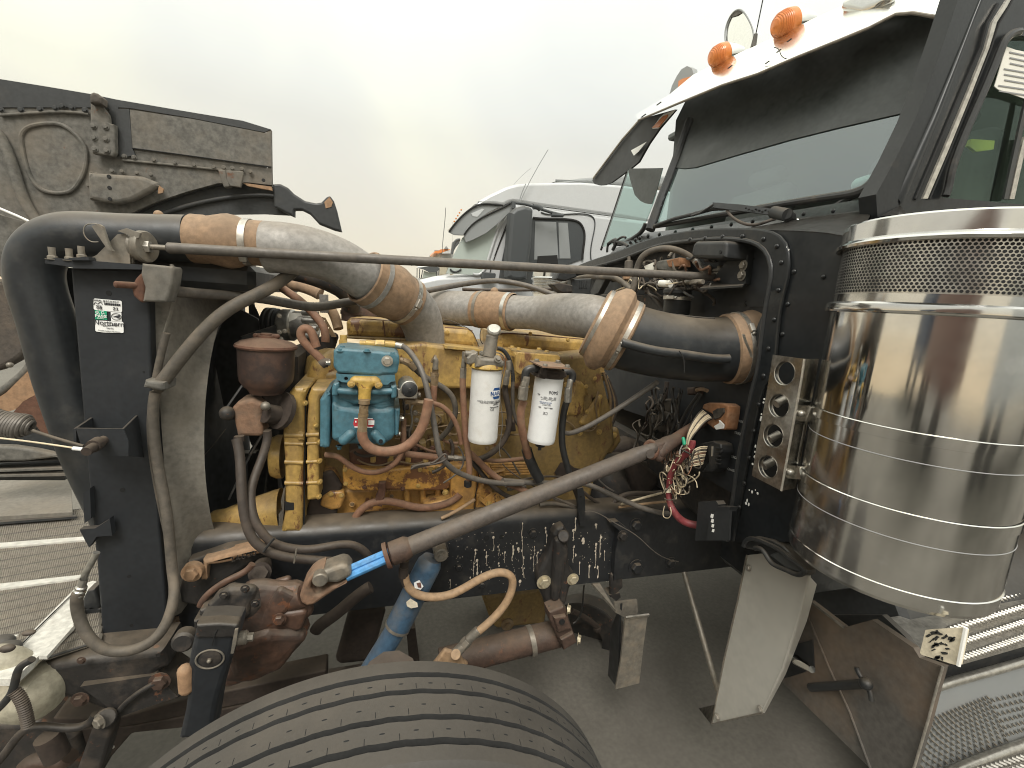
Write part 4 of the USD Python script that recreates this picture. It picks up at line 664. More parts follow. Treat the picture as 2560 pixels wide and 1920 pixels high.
# ---------- A/C compressor, reservoir, steering pump
acx = thing('air_conditioning_compressor', 'aluminium air conditioning compressor with a paper label', parent=T)
p0, p1 = pt('E', 570, 680, .08), pt('E', 900, 690, .05); m_ = mpp('E', p0); dx = p1-p0; Lx = np.linalg.norm(dx)
obj('body', lathe([(0, 0), (150*m_, 0), (155*m_, .01), (155*m_, Lx*.35), (140*m_, Lx*.4), (140*m_, Lx*.6), (150*m_, Lx*.65), (150*m_, Lx), (0, Lx)], p0, dx, 36), 'aluminium', acx)
for k in range(4): obj('lobe', rod(pt('E', 770, 560+k*75, -.02), pt('E', 930, 565+k*75, -.04), 30*m_, ch=.004), 'aluminium', acx)
obj('pulley', lathe([(0, -.06), (150*m_, -.06), (165*m_, -.055), (165*m_, -.045), (150*m_, -.04), (165*m_, -.035), (165*m_, -.025), (150*m_, -.02), (160*m_, -.012), (0, 0)], p0, dx, 36), 'black_plastic', acx)
obj('paper_label', onround(subd(flat([(-.022, -.018), (.022, -.018), (.022, .018), (-.022, .018)]), 3), p0+dx*.32, np.array([0, 0, -1.]), 155*m_, 0, 1) if False else plate('E', '640,560 775,565 770,660 640,650', p0[1]-155*m_-.002, .001), 'paper', acx)
for x, y in ((548, 590), (548, 750), (562, 820), (600, 740)): obj('bolt', bolt('E', x, y, -.06, 30), 'steel', acx)
obj('mount', blob(P3('E', '690,940 900,900 1040,930 1080,800 700,1000', .0), .02), 'grimy_black', acx); obj('slotted_strap', plate('E', '960,600 1000,610 1110,800 1060,800', -.03, .006, holes=((990, 640, 14), (1030, 710, 14))), 'brass_dirty', acx)
rs_ = thing('steering_fluid_reservoir', 'rusty brown power steering fluid reservoir', parent=T)
pr = pt('E', 420, 900, -.42); mr = mpp('E', pr); pr2 = pt('E', 420, 1350, -.42); dr = pr2-pr; H_ = np.linalg.norm(dr)
obj('can', lathe([(252*mr, 0), (255*mr, .005), (252*mr, H_*.35), (248*mr, H_*.62), (238*mr, H_*.74), (205*mr, H_*.85), (170*mr, H_*.92), (150*mr, H_), (0, H_)], pr, dr, 40), 'reservoir_rust', rs_)
obj('lid', lathe([(272*mr, .003), (282*mr, -.002), (275*mr, -.008), (230*mr, -.017), (130*mr, -.026), (80*mr, -.03), (78*mr, -.036), (0, -.037)], pr, dr, 40), 'rust_brown', rs_)
obj('wing_nut', cat(rod(pr-dr/H_*.03, pr-dr/H_*.043, 55*mr, ch=.002), blob([pr-dr/H_*.034+[-.03, 0, 0], pr-dr/H_*.034+[.03, 0, 0]], .008)), 'rust_brown', rs_)
pu = thing('steering_pump', 'caked power steering pump behind the fan', parent=T)
obj('housing', plate('F', '75,80 130,20 280,-10 390,40 370,150 385,340 350,365 130,360 95,200', -.46, .10, bev=.012), 'pump_dust', pu)
obj('outlet', cat(rod(pt('F', 400, 130, -.46), pt('F', 560, 150, -.42), 95*mpp('F', pt('F', 400, 130, -.46))), rod(pt('F', 545, 100, -.43), pt('F', 590, 110, -.42), 190*mpp('F', pt('F', 400, 130, -.43)))), 'dark_brown', pu)
obj('cap', ball(pt('F', 410, 60, -.49), 45*mpp('F', pt('F', 410, 60, -.48))), 'dull_steel', pu); obj('cap', ball(pt('F', 30, 130, -.46), 70*mpp('F', pt('F', 30, 130, -.46))), 'grimy_black', pu)
obj('mount', blob(P3('E', '420,1380 620,1400 560,1560 440,1500 470,1350', -.40), .014), 'dark_brown', pu); obj('outlet_nut', sweep(P3('F', '150,355 155,405', -.47), 50*mpp('F', pt('F', 150, 380, -.47)), 6), 'dark_brown', pu)
obj('belt', tube('C', '1645,790 1760,690 1950,460', 30, -.36, flat=.2), 'hose_grey', T); obj('front_plate', plate('E', '60,480 330,620 400,720 420,1000 300,1200 200,1400 0,1500 -120,900', .05, .02), 'black_plastic', fan)
obj('pulley', lathe([(0, 0), (.10, 0), (.105, .01), (.095, .02), (.105, .03), (.105, .05), (0, .05)], [-.36, -.05, 1.14], [1, 0, 0], 32), 'black_plastic', en); obj('pulley', lathe([(0, 0), (.08, 0), (.085, .01), (.075, .02), (.085, .03), (.085, .05), (0, .05)], [-.36, .02, 1.45], [1, 0, 0], 32), 'black_plastic', en)
obj('dark_backing', box([-.31, .05, 1.3], [.05, .55, .62], .02), 'grimy_black', en)  # black box added as a dark background behind the fan
# hoses and pipe stubs over the front of the engine
hf = thing('coolant_hoses', 'brown coolant hoses over the front of the engine', parent=T)
obj('hose', tube('E', '430,330,.1 520,275,.1 640,275,.1 780,300,.08 950,375,.05', 125), 'coupler_tan', hf); obj('hose', tube('E', '520,270,.0 620,350,.0 760,450,-.02 900,590,-.05 980,700,-.08 1000,850,-.1', 78), 'hose_brown', hf)
obj('hose', tube('E', '985,1050 900,960 810,870 760,790 775,725 830,720 880,790 915,900', 82, -.46), 'hose_brown', hf); obj('elbow', tube('E', '960,1075 1000,1055 1040,1060', 90, -.48), 'hose_dark', hf)
obj('tank_neck', rod(pt('E', 985, 380, .03), pt('E', 990, 560, .03), 42*mpp('E', pt('E', 985, 380, .03))), 'pipe_grey', hf); obj('hose', tube('E', '1040,500,.05 1090,590,.04 1130,720,.02', 95), 'hose_tan', hf)
obj('elbow', tube('E', '640,150,-.1 800,185,-.1 980,245,-.1 1150,330,-.08 1240,420,-.05 1262,520,-.02', 165, seg=18), 'grimy_black', hf); obj('collar', cat(rod(pt('E', 1258, 500, .0), pt('E', 1258, 640, .0), 95*mpp('E', pt('E', 1258, 500, 0))), rod(pt('E', 1258, 540, .0), pt('E', 1258, 575, .0), 104*mpp('E', pt('E', 1258, 500, 0)))), 'rusty_cast', hf)
obj('turbo_duct', blob([pt('E', 1400, 520, .1), pt('E', 1500, 560, .1), pt('E', 1400, 640, .1), pt('E', 1650, 640, .1)], .05), 'rusty_cast', hf)

# ================= frame
fr = thing('frame', 'black frame rails spattered with cream paint', parent=T)
def railprofile(y0, s):
    pr = [(0, .72), (0, 1.00), (.008, 1.028), (.026, 1.045), (.05, 1.05), (.09, 1.05), (.09, 1.035), (.02, 1.03), (.012, 1.0), (.012, .74), (.09, .735), (.09, .72)]
    m = extr(Polygon(pr), 3.9); v = m.vertices; return fix(trimesh.Trimesh(np.c_[v[:, 2]-.62, y0+s*v[:, 0], v[:, 1]], m.faces, process=False))
obj('rail', railprofile(-.43, 1), 'rail_black', fr); obj('rail', railprofile(.43, -1), 'rail_black', fr)
for xx in (-.45, 1.9): obj('cross_member', box([xx, 0, .86], [.12, .84, .2], .01), 'grimy_black', fr)
for x, y, w in ((540, 985, 50), (670, 975, 42)): p = pt('H', x, y, -.43); obj('rail_hole', rod(p+[0, -.001, 0], p+[0, .003, 0], w/2*mpp('H', p)), 'hole_black', fr)
for x, y, w in ((940, 945, 60), (1830, 870, 80), (1830, 1235, 90), (1130, 1215, 40), (2130, 1200, 70), (300, 1240, 44), (500, 1390, 44)): obj('bolt', bolt('H', x, y, -.431, w), 'rail_black', fr)
spl = []
def spat(x, y, r, tall): p = pt('H', x, y, -.4315); q = r*mpp('H', p); spl.append(ball(p, q, (rng.uniform(.6, 1.2), .18, tall), 1))
for k in range(270):
    x = rng.uniform(200, 1720) if k % 4 else rng.normal(850, 260); lo = 940+max(0, 480-x)*.35; hi = 1500-.10*(x-200)
    y = np.clip(rng.normal(1140, 150), lo, hi)
    if 1050 < x < 1300 and k % 2: continue
    spat(x, y, rng.choice([1.6, 2.2, 3.0, 4.2, 6.0, 8.5], p=[.34, .28, .2, .1, .05, .03]), rng.uniform(.9, 2.0))
for x, y0, y1, w in ((852, 860, 1330, 6), (445, 1090, 1320, 7), (600, 980, 1090, 8), (1050, 900, 1060, 7), (1310, 820, 910, 9), (1290, 920, 1010, 8), (770, 1060, 1180, 8), (985, 1110, 1250, 5), (1530, 980, 1150, 8), (1485, 1040, 1240, 9), (540, 1110, 1220, 7), (955, 1060, 1270, 4), (700, 1110, 1200, 6), (1300, 1060, 1200, 6), (1345, 1200, 1300, 7), (1375, 1000, 1030, 12), (1490, 870, 910, 6), (225, 1350, 1420, 6), (460, 1180, 1290, 9), (830, 1360, 1400, 9), (1430, 1230, 1330, 9), (1500, 1240, 1320, 10), (1560, 1100, 1180, 6), (640, 1060, 1120, 5), (815, 1080, 1110, 10), (1120, 870, 890, 9)):
    n = max(2, int((y1-y0)/28)); xs = x+np.cumsum(rng.normal(0, 3.0, n+1)); ys = np.linspace(y0, y1, n+1)
    P_ = np.array([pt('H', a_, b_, -.4312) for a_, b_ in zip(xs, ys)]); spl.append(sweep(P_, np.maximum(.0004, w/2*mpp('H', P_[0])*rng.uniform(.25, 1.0, n+1)), 6))
    for a_, b_ in zip(xs, ys):
        if rng.random() < .6: spat(a_+rng.normal(0, 3), b_, w*rng.uniform(.4, 1.1), rng.uniform(.9, 2.4))
    spat(x, y0, w*1.2, 1.5)
obj('paint_splatter', cat(*spl), 'splat', fr, 'cream paint drips and drops spattered on the rail', kind='stuff')
obj('mount_plate', plate('H', '1605,850 1680,842 1758,905 1740,1100 1712,1330 1640,1350 1655,1100 1690,925', -.46, .04), 'rail_black', fr); obj('bolt', bolt('H', 1715, 965, -.462, 66), 'grimy_black', fr)
obj('hanger_tab', plate('H', '1325,560 1375,550 1392,640 1395,880 1350,880 1335,700', -.45, .02), 'rail_black', fr); p = pt('H', 1355, 628, -.45); obj('hole', rod(p-[0, .001, 0], p+[0, .002, 0], .004), 'hole_black', fr)
sb = thing('spring_bracket', 'grimy cast spring hanger bolted to the frame rail', parent=T)
obj('casting', plate('H', '1115,1000 1112,960 1150,905 1215,880 1250,945 1252,1130 1262,1240 1300,1290 1302,1370 1265,1420 1230,1560 1180,1640 1080,1640 1060,1560 1000,1440 985,1380 985,1290 1060,1150', -.47, .05, bev=.016, rad=.006), 'grimy_black', sb)
obj('rib', blob(P3('H', '1160,1010 1200,1100 1160,1300 1130,1480', -.475), .02, .006, 5), 'grimy_black', sb)
for x, y, w in ((1035, 1365, 84), (1285, 1340, 70)): obj('bolt', bolt('H', x, y, -.472, w), 'zinc', sb)
obj('pin', cat(rod(pt('H', 1205, 970, -.50), pt('H', 1205, 970, -.44), 52*mpp('H', pt('H', 1205, 970, -.48)), ch=.004)), 'grimy_black', sb)
obj('clamp', cat(plate('c', '1435,440 1540,395 1570,430 1580,490 1640,660 1540,720 1440,500', -.53, .06, bev=.008), plate('c', '1470,480 1560,465 1600,560 1500,590', -.545, .03, bev=.006), plate('c', '1520,640 1610,590 1640,660 1545,715', -.545, .03, bev=.006)), 'rusty_cast', sb)
obj('shackle_head', blob(P3('c', '1440,410 1530,400 1550,430 1450,450', -.50), .012), 'grimy_black', sb)
for x, y in ((1568, 415), (1642, 632)): p = pt('c', x, y, -.53); obj('bolt', hexbolt(p, 52*mpp('c', p), (.9, -.5, 0)), 'zinc', sb)
p = pt('c', 1530, 510, -.55); obj('socket', rod(p-[0, .001, 0], p+[0, .004, 0], .011), 'hole_black', sb)
tr = thing('torque_rod', 'rusty torque rod cylinder behind the tyre', parent=T)
obj('tube', rod(pt('c', 640, 810, -.45), pt('c', 1500, 590, -.45), 98*mpp('c', pt('c', 1000, 700, -.45)), seg=28), 'rusty_cast', tr)
pcl = pt('c', 1300, 645, -.45); dcl = pt('c', 1500, 590, -.45)-pcl; clamp(tr, pcl, dcl, 101*mpp('c', pcl), .02, None, 'dull_steel'); obj('joint', blob(P3('c', '600,820 680,720 720,760 820,810', -.5), .012), 'hose_tan', tr)
bh = thing('brake_hose', 'tan S-shaped brake hose in front of the frame rail', parent=T)
obj('hose', tube('c', '385,170 400,235 470,305 600,328 740,300 880,225 1000,165 1100,150 1160,185 1165,260 1120,370 1020,490 915,580', 58, -.62, seg=16), 'hose_tan', bh)
stack('c', [(385, 60, 378, 110, 62, 0), (378, 110, 372, 180, 70, 0), (372, 180, 395, 240, 56, 0)], 'dark_brown', bh, -.62); stack('c', [(920, 565, 845, 640, 66, 0), (845, 640, 810, 680, 78, 1), (810, 680, 750, 740, 72, 0)], 'dull_steel', bh, -.62)
obj('banjo', cat(rod(pt('c', 755, 745, -.64), pt('c', 755, 745, -.58), 34*mpp('c', pt('c', 755, 745, -.6))), blob(P3('c', '640,780 680,720 760,740 800,800', -.58), .010)), 'hose_tan', bh)
obj('oil_pan', plate('c', '945,325 1360,268 1425,400 1405,525 1060,562 1020,535', .10, .4, bev=.02), 'engine_grimy', en); p = pt('c', 1132, 530, .09); obj('drain_plug', cat(rod(p, p+[0, .02, 0], .034), rod(p-[0, .012, 0], p, .016, seg=6)), 'brass_dirty', en)
obj('bell_housing', cat(blob(P3('M', '0,900 300,1000 100,1300 -200,1250 -250,950', .0), .08, .03, 4), blob(P3('M', '60,1000 230,1150 150,1250', -.2), .04, .02, 6)), 'dark_brown', en)
obj('rear_casting', blob(P3('H', '1560,100 1640,60 1660,140 1600,220', -.15), .02, .01, 8), 'engine_grimy', en); obj('bolt', bolt('H', 1640, 95, -.18, 40), 'bolt_yellow', en)
dr_ = thing('brake_drum', 'dark brake drum under the frame', parent=T)
pdm = pt('c', 1690, 640, .05); obj('drum', lathe([(.10, 0), (.20, .0), (.215, .01), (.215, .10), (.20, .11), (.12, .12), (.10, .06), (0, .06)], pdm, [.55, .83, 0], 48), 'grimy_black', dr_); obj('lever', tube('c', '1600,430 1700,480 1790,550', 40, -.1), 'dark_brown', dr_); obj('joint', ball(pt('c', 1785, 560, -.1), .02), 'dark_brown', dr_)
obj('cable', tube('c', '1690,240 1680,350 1660,460 1610,520', 12, -.2), 'hose_black', dr_)
sp = thing('step_bracket', 'bent grey steel step bracket hanging below the rail', parent=T)
obj('arm', slab([pt('c', 1745, 225, -.42), pt('c', 1800, 228, -.42), pt('c', 1918, 385, -.52), pt('c', 1912, 440, -.52)], .012), 'dull_steel', sp)
obj('side_plate', slab([pt('c', 1912, 378, -.52), pt('c', 1990, 455, -.52), pt('c', 1950, 900, -.52), pt('c', 1918, 1000, -.52), pt('c', 1858, 900, -.40), pt('c', 1885, 560, -.42)], .008), 'black_plastic', sp)
obj('top_plate', slab([pt('c', 1912, 370, -.52), pt('c', 2075, 350, -.52), pt('c', 2080, 440, -.52), pt('c', 2065, 465, -.52), pt('c', 1990, 480, -.52), pt('c', 1915, 440, -.52)], .01), 'dull_steel', sp)
obj('front_plate', slab(P3('c', '1990,488 2150,468 2120,690 2090,955 1918,1000 1955,800', -.56), .008), 'dull_steel', sp); obj('lip', slab([pt('c', 1995, 478, -.58), pt('c', 2165, 458, -.58), pt('c', 2160, 470, -.56), pt('c', 1995, 492, -.56)], .006), 'steel', sp)
obj('slack_adjuster', cat(blob(P3('H', '1630,1300 1680,1280 1690,1400 1620,1470', -.44), .012, .012, 2), plate('H', '1600,1480 1690,1460 1700,1500 1660,1530', -.45, .05)), 'grimy_black', sp)
obj('vertical_strut', plate('c', '395,560 460,555 492,800 415,800', .1, .06), 'dark_brown', T); obj('axle', cat(tube('R', '700,520,-.1 1050,480,-.3 1200,470,-.9', 170), blob(P3('R', '1000,340 1100,330 1150,150 1050,160', -.2), .03)), 'dark_brown', T, 'brown front axle beam')

# ================= steering
sg_ = thing('steering_shaft', 'long grey steering shaft with rusty universal joints', parent=T)
s0, s1 = pt('F', 1700, 1500, -.66), pt('H', 1850, 265, -.60); obj('shaft_tube', rod(s0, s1, .0285, .0275, 28), 'shaft_grey', sg_)
ds = (s1-s0)/np.linalg.norm(s1-s0)
obj('weld_ring', rod(s0+ds*.10, s0+ds*.104, .0295), 'shaft_grey', sg_); obj('collar', lathe([(.028, -.02), (.036, -.015), (.036, .03), (.031, .04), (.028, .045)], s0, ds, 24), 'rusty_cast', sg_); obj('collar_rim', rod(s0-ds*.034, s0-ds*.022, .04), 'rust_brown', sg_)
e0 = pt('b', 2040, 235, -.67); 
obj('spline', cat(*[sweep([e0+o, s0-ds*.02+o], .0105, 8) for o in (np.array([0, 0, .012]), np.array([0, -.012, -.004]), np.array([0, 0, -.014]), np.array([0, .01, 0]))]), 'spline_blue', sg_, 'bright blue painted spline')
obj('yoke', cat(plate('b', '1660,290 1700,250 1860,180 1980,140 2040,150 2085,200 2090,260 2040,300 1930,350 1830,345 1790,390 1700,400 1660,350', -.70, .06, bev=.012, rad=.006)), 'dull_steel', sg_)
obj('yoke', cat(plate('b', '1570,360 1640,260 1700,215 1790,180 1805,215 1730,260 1660,330 1640,400 1690,470 1740,470 1830,400 1960,350 2050,300 2040,340 1900,430 1780,510 1680,580 1600,595 1540,560 1520,490', -.69, .06, bev=.008)), 'pump_dust', sg_)
p = pt('b', 1745, 315, -.715); obj('bearing_cap', rod(p, p+[0, .03, 0], 80*mpp('b', p), ch=.003), 'dull_steel', sg_)
obj('yoke', cat(blob([s1-ds*.01, s1+ds*.05+[0, -.016, .012]], [.029, .019]), blob([s1, s1+ds*.05+[0, .016, -.012]], [.026, .017])), 'shaft_grey', sg_); jr = [s1+ds*.055+.030*(math.cos(t)*np.array([0, .8, .6])+math.sin(t)*(ds*.5+np.array([0, -.45, .6])*.6)) for t in np.linspace(0, 6.283, 25)]; obj('cross', sweep(jr, .009, 10, False), 'rust_brown', sg_); obj('yoke', blob([s1+ds*.085+[0, -.022, -.018], s1+ds*.12, s1+ds*.17], [.017, .026, .022]), 'rusty_cast', sg_); obj('universal_joint', cat(blob([s1+ds*.05, s1+ds*.09+[0, 0, -.01], s1+ds*.08+[0, -.02, -.03]], [.022, .03, .018]), blob([s1+ds*.08, s1+ds*.16], [.025, .022])), 'rusty_cast', sg_)
obj('upper_shaft', cat(rod(s1+ds*.14, s1+ds*.42+[0, .05, .02], .020)), 'rust_brown', sg_); obj('bearing_cap', rod(s1+ds*.03+[0, -.034, .004], s1+ds*.03, .017), 'shaft_grey', sg_)
gb = thing('steering_gear', 'rusty cast steering gear box bolted outside the frame rail', parent=T)
obj('housing', blob([pt('b', 560, 740, -.62), pt('b', 1000, 640, -.62), pt('b', 1480, 620, -.62), pt('b', 1540, 800, -.62), pt('b', 1360, 1060, -.60), pt('b', 1100, 1260, -.58), pt('b', 760, 1360, -.58), pt('b', 620, 1050, -.62)], .026, .016, 1), 'gear_rust', gb)
obj('top_cover', blob([pt('b', 560, 680, -.66), pt('b', 700, 480, -.66), pt('b', 1000, 440, -.66), pt('b', 1060, 560, -.66), pt('b', 900, 720, -.66), pt('b', 600, 760, -.66)], .022, .006, 2), 'grimy_black', gb)
obj('upper_housing', blob([pt('b', 1000, 420, -.64), pt('b', 1300, 420, -.64), pt('b', 1480, 420, -.64), pt('b', 1560, 620, -.64), pt('b', 1150, 800, -.65), pt('b', 820, 820, -.66)], .03, .016, 11), 'gear_rust', gb); obj('cap_dome', blob([pt('b', 620, 560, -.67), pt('b', 800, 420, -.67), pt('b', 980, 430, -.67), pt('b', 900, 640, -.68), pt('b', 640, 720, -.68)], .020, .01, 12), 'grimy_black', gb); obj('lower_bulge', blob([pt('b', 860, 1000, -.67), pt('b', 1200, 900, -.67), pt('b', 1480, 900, -.65), pt('b', 1250, 1180, -.65), pt('b', 900, 1300, -.64)], .03, .02, 13), 'gear_rust', gb)
for x_, y_ in ((700, 470), (930, 400), (1040, 560), (560, 660)): obj('bolt', bolt('b', x_, y_, -.70, 60), 'grimy_black', gb)
obj('side_rib', blob(P3('b', '1050,900 1250,720 1400,560 1440,480 1320,420', -.67), .013, .008, 3), 'gear_rust', gb); obj('lower_rib', blob(P3('b', '1200,700 1500,800 1560,650', -.665), .014, .008, 4), 'gear_rust', gb)
obj('lower_housing', blob(P3('b', '760,1330 900,1000 1300,900 1440,980 1300,1200 1000,1330', -.655), .018, .014, 9), 'gear_rust', gb)
obj('input_neck', rod(pt('b', 1420, 520, -.65), pt('b', 1570, 470, -.66), 120*mpp('b', pt('b', 1500, 500, -.65)), seg=24), 'gear_rust', gb); p = pt('b', 1300, 735, -.69); obj('plug', hexbolt(p, 95*mpp('b', p)), 'gear_rust', gb)
obj('mount_boss', cat(rod(pt('b', 1090, 230, -.58), pt('b', 1130, 130, -.45), 115*mpp('b', pt('b', 1090, 230, -.58)), 90*mpp('b', pt('b', 1090, 230, -.58))), rod(pt('b', 1088, 232, -.605), pt('b', 1090, 230, -.58), 82*mpp('b', pt('b', 1090, 230, -.58)), seg=6)), 'dark_brown', gb)
obj('hose_port', cat(blob(P3('b', '1180,440 1290,330 1390,300', -.60), .012), tube('b', '440,590 560,430 760,300 900,230 1010,130', 70, -.64)), 'gear_rust', gb)
obj('tie_tube', tube('b', '1700,860 1760,790 1900,690 2080,540 2300,380', 130, -.5), 'dark_brown', gb)
for s in ('430,640 520,610 540,700 500,740 420,700', '360,760 440,730 450,860 370,850'): obj('flange_lug', plate('b', s, -.68, .05, bev=.008), 'grimy_black', gb)
fh = thing('front_hanger', 'tan primed casting at the front end of the frame rail', parent=T)
obj('casting', cat(plate('b', '460,95 700,30 980,-40 1120,-60 1110,20 980,60 820,70 800,110 640,140 520,150 500,320 470,290 460,180', -.50, .05, bev=.012)), 'primer_tan', fh); obj('rail_end', plate('b', '300,100 700,-30 1150,-90 1150,60 1000,120 700,330 600,380 420,600 230,560 200,420 260,240', -.47, .06, bev=.01), 'grimy_black', fh)
p = pt('b', 345, 230, -.52); obj('bolt', cat(hexbolt(p, 130*mpp('b', p)), rod(p, p+[0, .02, 0], 105*mpp('b', p))), 'primer_tan', fh); pn = pt('b', 910, 45, -.503); obj('casting_number', text('14600', 60*mpp('b', pn), pn, pt('b', 1000, 20, -.503)-pn, [0, 0, 1], .002), 'grimy_black', fh)
pm = thing('pitman_arm', 'black pitman arm with a round cap and pinch bolt', parent=T)
obj('arm', plate('b', '395,800 640,785 845,798 850,860 835,950 790,1120 705,1360 625,1640 560,2050 200,2050 265,1760 330,1300 300,1240 325,1100 365,930', -.83, .07, bev=.012), 'black_dusty', pm)
obj('clamp_face', cat(plate('b', '395,795 640,780 850,795 850,860 830,935 620,945 385,945', -.838, .03, bev=.006)), 'grimy_black', pm); obj('split', tube('b', '632,840 590,930 572,1020', 13, -.8385, seg=6), 'hole_black', pm)
pr_ = pt('b', 545, 1170, -.832); rr_ = 135*mpp('b', pr_); obj('cap_ring', sweep([pr_+[rr_*math.cos(t), 0, rr_*.84*math.sin(t)] for t in np.linspace(0, 2*math.pi, 41)], .0022, 8, False), 'dull_steel', pm); obj('cap', cat(lathe([(rr_*.8, 0), (rr_*.6, -.002), (.006, -.003), (.004, -.008), (0, -.008)], pr_, [0, 1, 0], 32)), 'grimy_black', pm); obj('cap_nipple', ball(pr_-[0, .006, 0], .005), 'dull_steel', pm)
obj('pinch_bolt', cat(rod(pt('b', 830, 945, -.80), pt('b', 960, 925, -.80), 72*mpp('b', pt('b', 900, 940, -.8)), ch=.004), rod(pt('b', 950, 930, -.80), pt('b', 1020, 925, -.80), 45*mpp('b', pt('b', 900, 940, -.8)), seg=6)), 'dull_steel', pm); obj('washer', slab(P3('b', '815,850 850,845 830,1000 800,1110 770,1110 790,980', -.845), .006), 'dull_steel', pm)
obj('seal', blob(P3('b', '275,1300 290,1480', -.82), .018), 'primer_tan', pm); obj('gear_end', rod(pt('b', 300, 900, -.70), pt('b', 240, 1000, -.74), 110*mpp('b', pt('b', 300, 900, -.7)), ch=.006), 'grimy_black', pm)
# shock absorber
sh = thing('shock_absorber', 'blue telescopic shock absorber leaning beside the tyre', parent=T)
t0, t1, t2 = pt('c', 575, 60, -.56), pt('c', 330, 545, -.56), pt('c', 110, 900, -.56); rs2 = 92*mpp('c', t0)
obj('body', lathe([(0, -.012), (rs2*.75, -.008), (rs2*.98, .012), (rs2, .03), (rs2, np.linalg.norm(t1-t0)-.006), (rs2*.93, np.linalg.norm(t1-t0)), (0, np.linalg.norm(t1-t0))], t0, t1-t0, 32), 'shock_blue', sh)
obj('rod_cover', rod(t1, t2, rs2*.83, rs2*.83, 28), 'shock_blue', sh); obj('clamp_ring', rod(t1-(t1-t0)*.03, t1+(t1-t0)*.01, rs2*1.02), 'dull_steel', sh)
pb_ = pt('c', 650, 30, -.60); obj('top_pin', cat(rod(pb_, pb_+[0, .16, 0], 52*mpp('c', pb_), ch=.004), rod(pb_-[0, .006, 0], pb_, .008)), 'dull_steel', sh); obj('mount', plate('H', '100,1050 180,1020 220,1100 180,1180 90,1150', -.50, .07, bev=.01), 'grimy_black', sh)
obj('label', slab(P3('c', '450,225 490,205 520,250 500,275 455,262', -.62), .001), 'sticker_white', sh); obj('label', slab(P3('c', '395,365 425,340 475,370 480,400 430,410 400,395', -.625), .001), 'plate_peeling', sh); obj('label', slab(P3('c', '470,228 500,222 505,262 480,258', -.6225), .001), 'maroon', sh)

# ================= chassis front, bottom left of the picture
cf = thing('front_cross_member', 'grimy black front cross member and spring hangers', parent=T)
obj('plate', plate('D', '340,850 640,790 1300,720 1340,860 1250,900 1310,980 1470,1080 1455,1112 940,1262 560,1110 470,1130 400,1200 250,1260 100,1200', -.60, .12, bev=.02), 'grimy_black', cf)
obj('gusset', slab([pt('D', 640, 1010, -.62), pt('D', 1240, 920, -.61), pt('D', 1420, 1090, -.61), pt('D', 960, 1250, -.62)], .02), 'grimy_black', cf); obj('gusset', tube('D', '950,1200 1050,1100 1240,980', 40, -.63), 'grimy_black', cf)
for x, y, w in ((1275, 965, 100), (640, 1110, 80), (650, 800, 40)): obj('bolt', bolt('D', x, y, -.62, w), 'rusty_cast', cf)
obj('shackle', cat(rod(pt('D', 840, 1265, -.66), pt('D', 840, 1265, -.58), 72*mpp('D', pt('D', 840, 1265, -.62)), ch=.004), plate('D', '770,1230 880,1210 905,1330 860,1500 800,1700 600,1700 690,1450', -.60, .05, bev=.01)), 'grimy_black', cf); p = pt('D', 800, 1285, -.67); obj('bolt', hexbolt(p, 80*mpp('D', p), (-.5, -.8, 0)), 'dull_steel', cf)
obj('leaf_spring', cat(plate('D', '420,1265 940,1262 1460,1120 2100,985 2600,880 2600,1000 2042,1130 1440,1250 1000,1330 420,1340', -.44, .08, bev=.006), plate('D', '560,1350 1000,1335 1440,1255 2042,1135 2600,1010 2600,1090 2042,1200 1440,1345 1050,1385 880,1580 740,1659 560,1700', -.43, .07, bev=.006)), 'dark_brown', T, 'dark brown leaf spring behind the tyre')
obj('lower_frame', plate('D', '-200,1320 300,1290 620,1400 700,1659 700,1900 -200,1900', -.45, .2, bev=.02), 'grimy_black', cf); obj('lower_link', tube('D', '200,1659 330,1600 480,1600 560,1560', 120, -.55), 'rusty_cast', cf); p = pt('D', 880, 1495, -.5); obj('spacer', ball(p, .012, (1, .3, .6)), 'flake', cf)
obj('side_rail', tube('D', '-60,1659 150,1400 280,1330 560,1340 760,1230', 60, -.60), 'grimy_black', cf); obj('link_pin', rod(pt('D', 380, 1400, -.6), pt('D', 460, 1560, -.6), .03), 'dark_brown', cf)
lbk = thing('headlamp_housing', 'beige rounded back of a headlamp housing with black wiring', parent=T)
pl = pt('D', 330, 1060, -.62); rl = 215*mpp('D', pl); ax_ = np.array([.75, -.42, .10]); ax_ /= np.linalg.norm(ax_)
obj('shell', lathe([(rl*1.02, -.16), (rl*1.04, -.05), (rl*1.0, -.02), (rl*.93, 0), (rl*.80, .012), (rl*.78, .016), (rl*.4, .03), (0, .032)], pl, ax_, 48), 'lamp_bucket', lbk); obj('neck', tube('D', '-120,860 0,800 100,830 240,900', 240, -.62, seg=20), 'lamp_bucket', lbk)
obj('wire_loom', tube('D', '255,790 225,810 165,850 130,930 100,1040 40,1130 -60,1230', 55, -.74), 'hose_black', lbk); cc = spline(P3('D', '110,1040 170,1120 205,1220 225,1320', -.74), 12)
obj('conduit', sweep(cc, [(.0105 if k % 2 else .013) for k in range(len(cc))], 12), 'hose_dark', lbk); obj('nut', ball(pt('D', 60, 705, -.7), .012, (1.3, .8, .8)), 'hose_dark', lbk); obj('nut', ball(pt('D', 230, 580, -.8), .008, (1.6, 1, .7)), 'hose_dark', lbk)
tb = thing('hood_cable', 'hood tilt cable with coil spring', parent=T)
cs = spline(P3('C', '-180,330 0,410 140,430 270,450', -.55), 30); T_ = np.gradient(cs, axis=0); tt = np.linspace(0, 1, 400); base = np.array([np.interp(tt, np.linspace(0, 1, len(cs)), cs[:, q]) for q in range(3)]).T
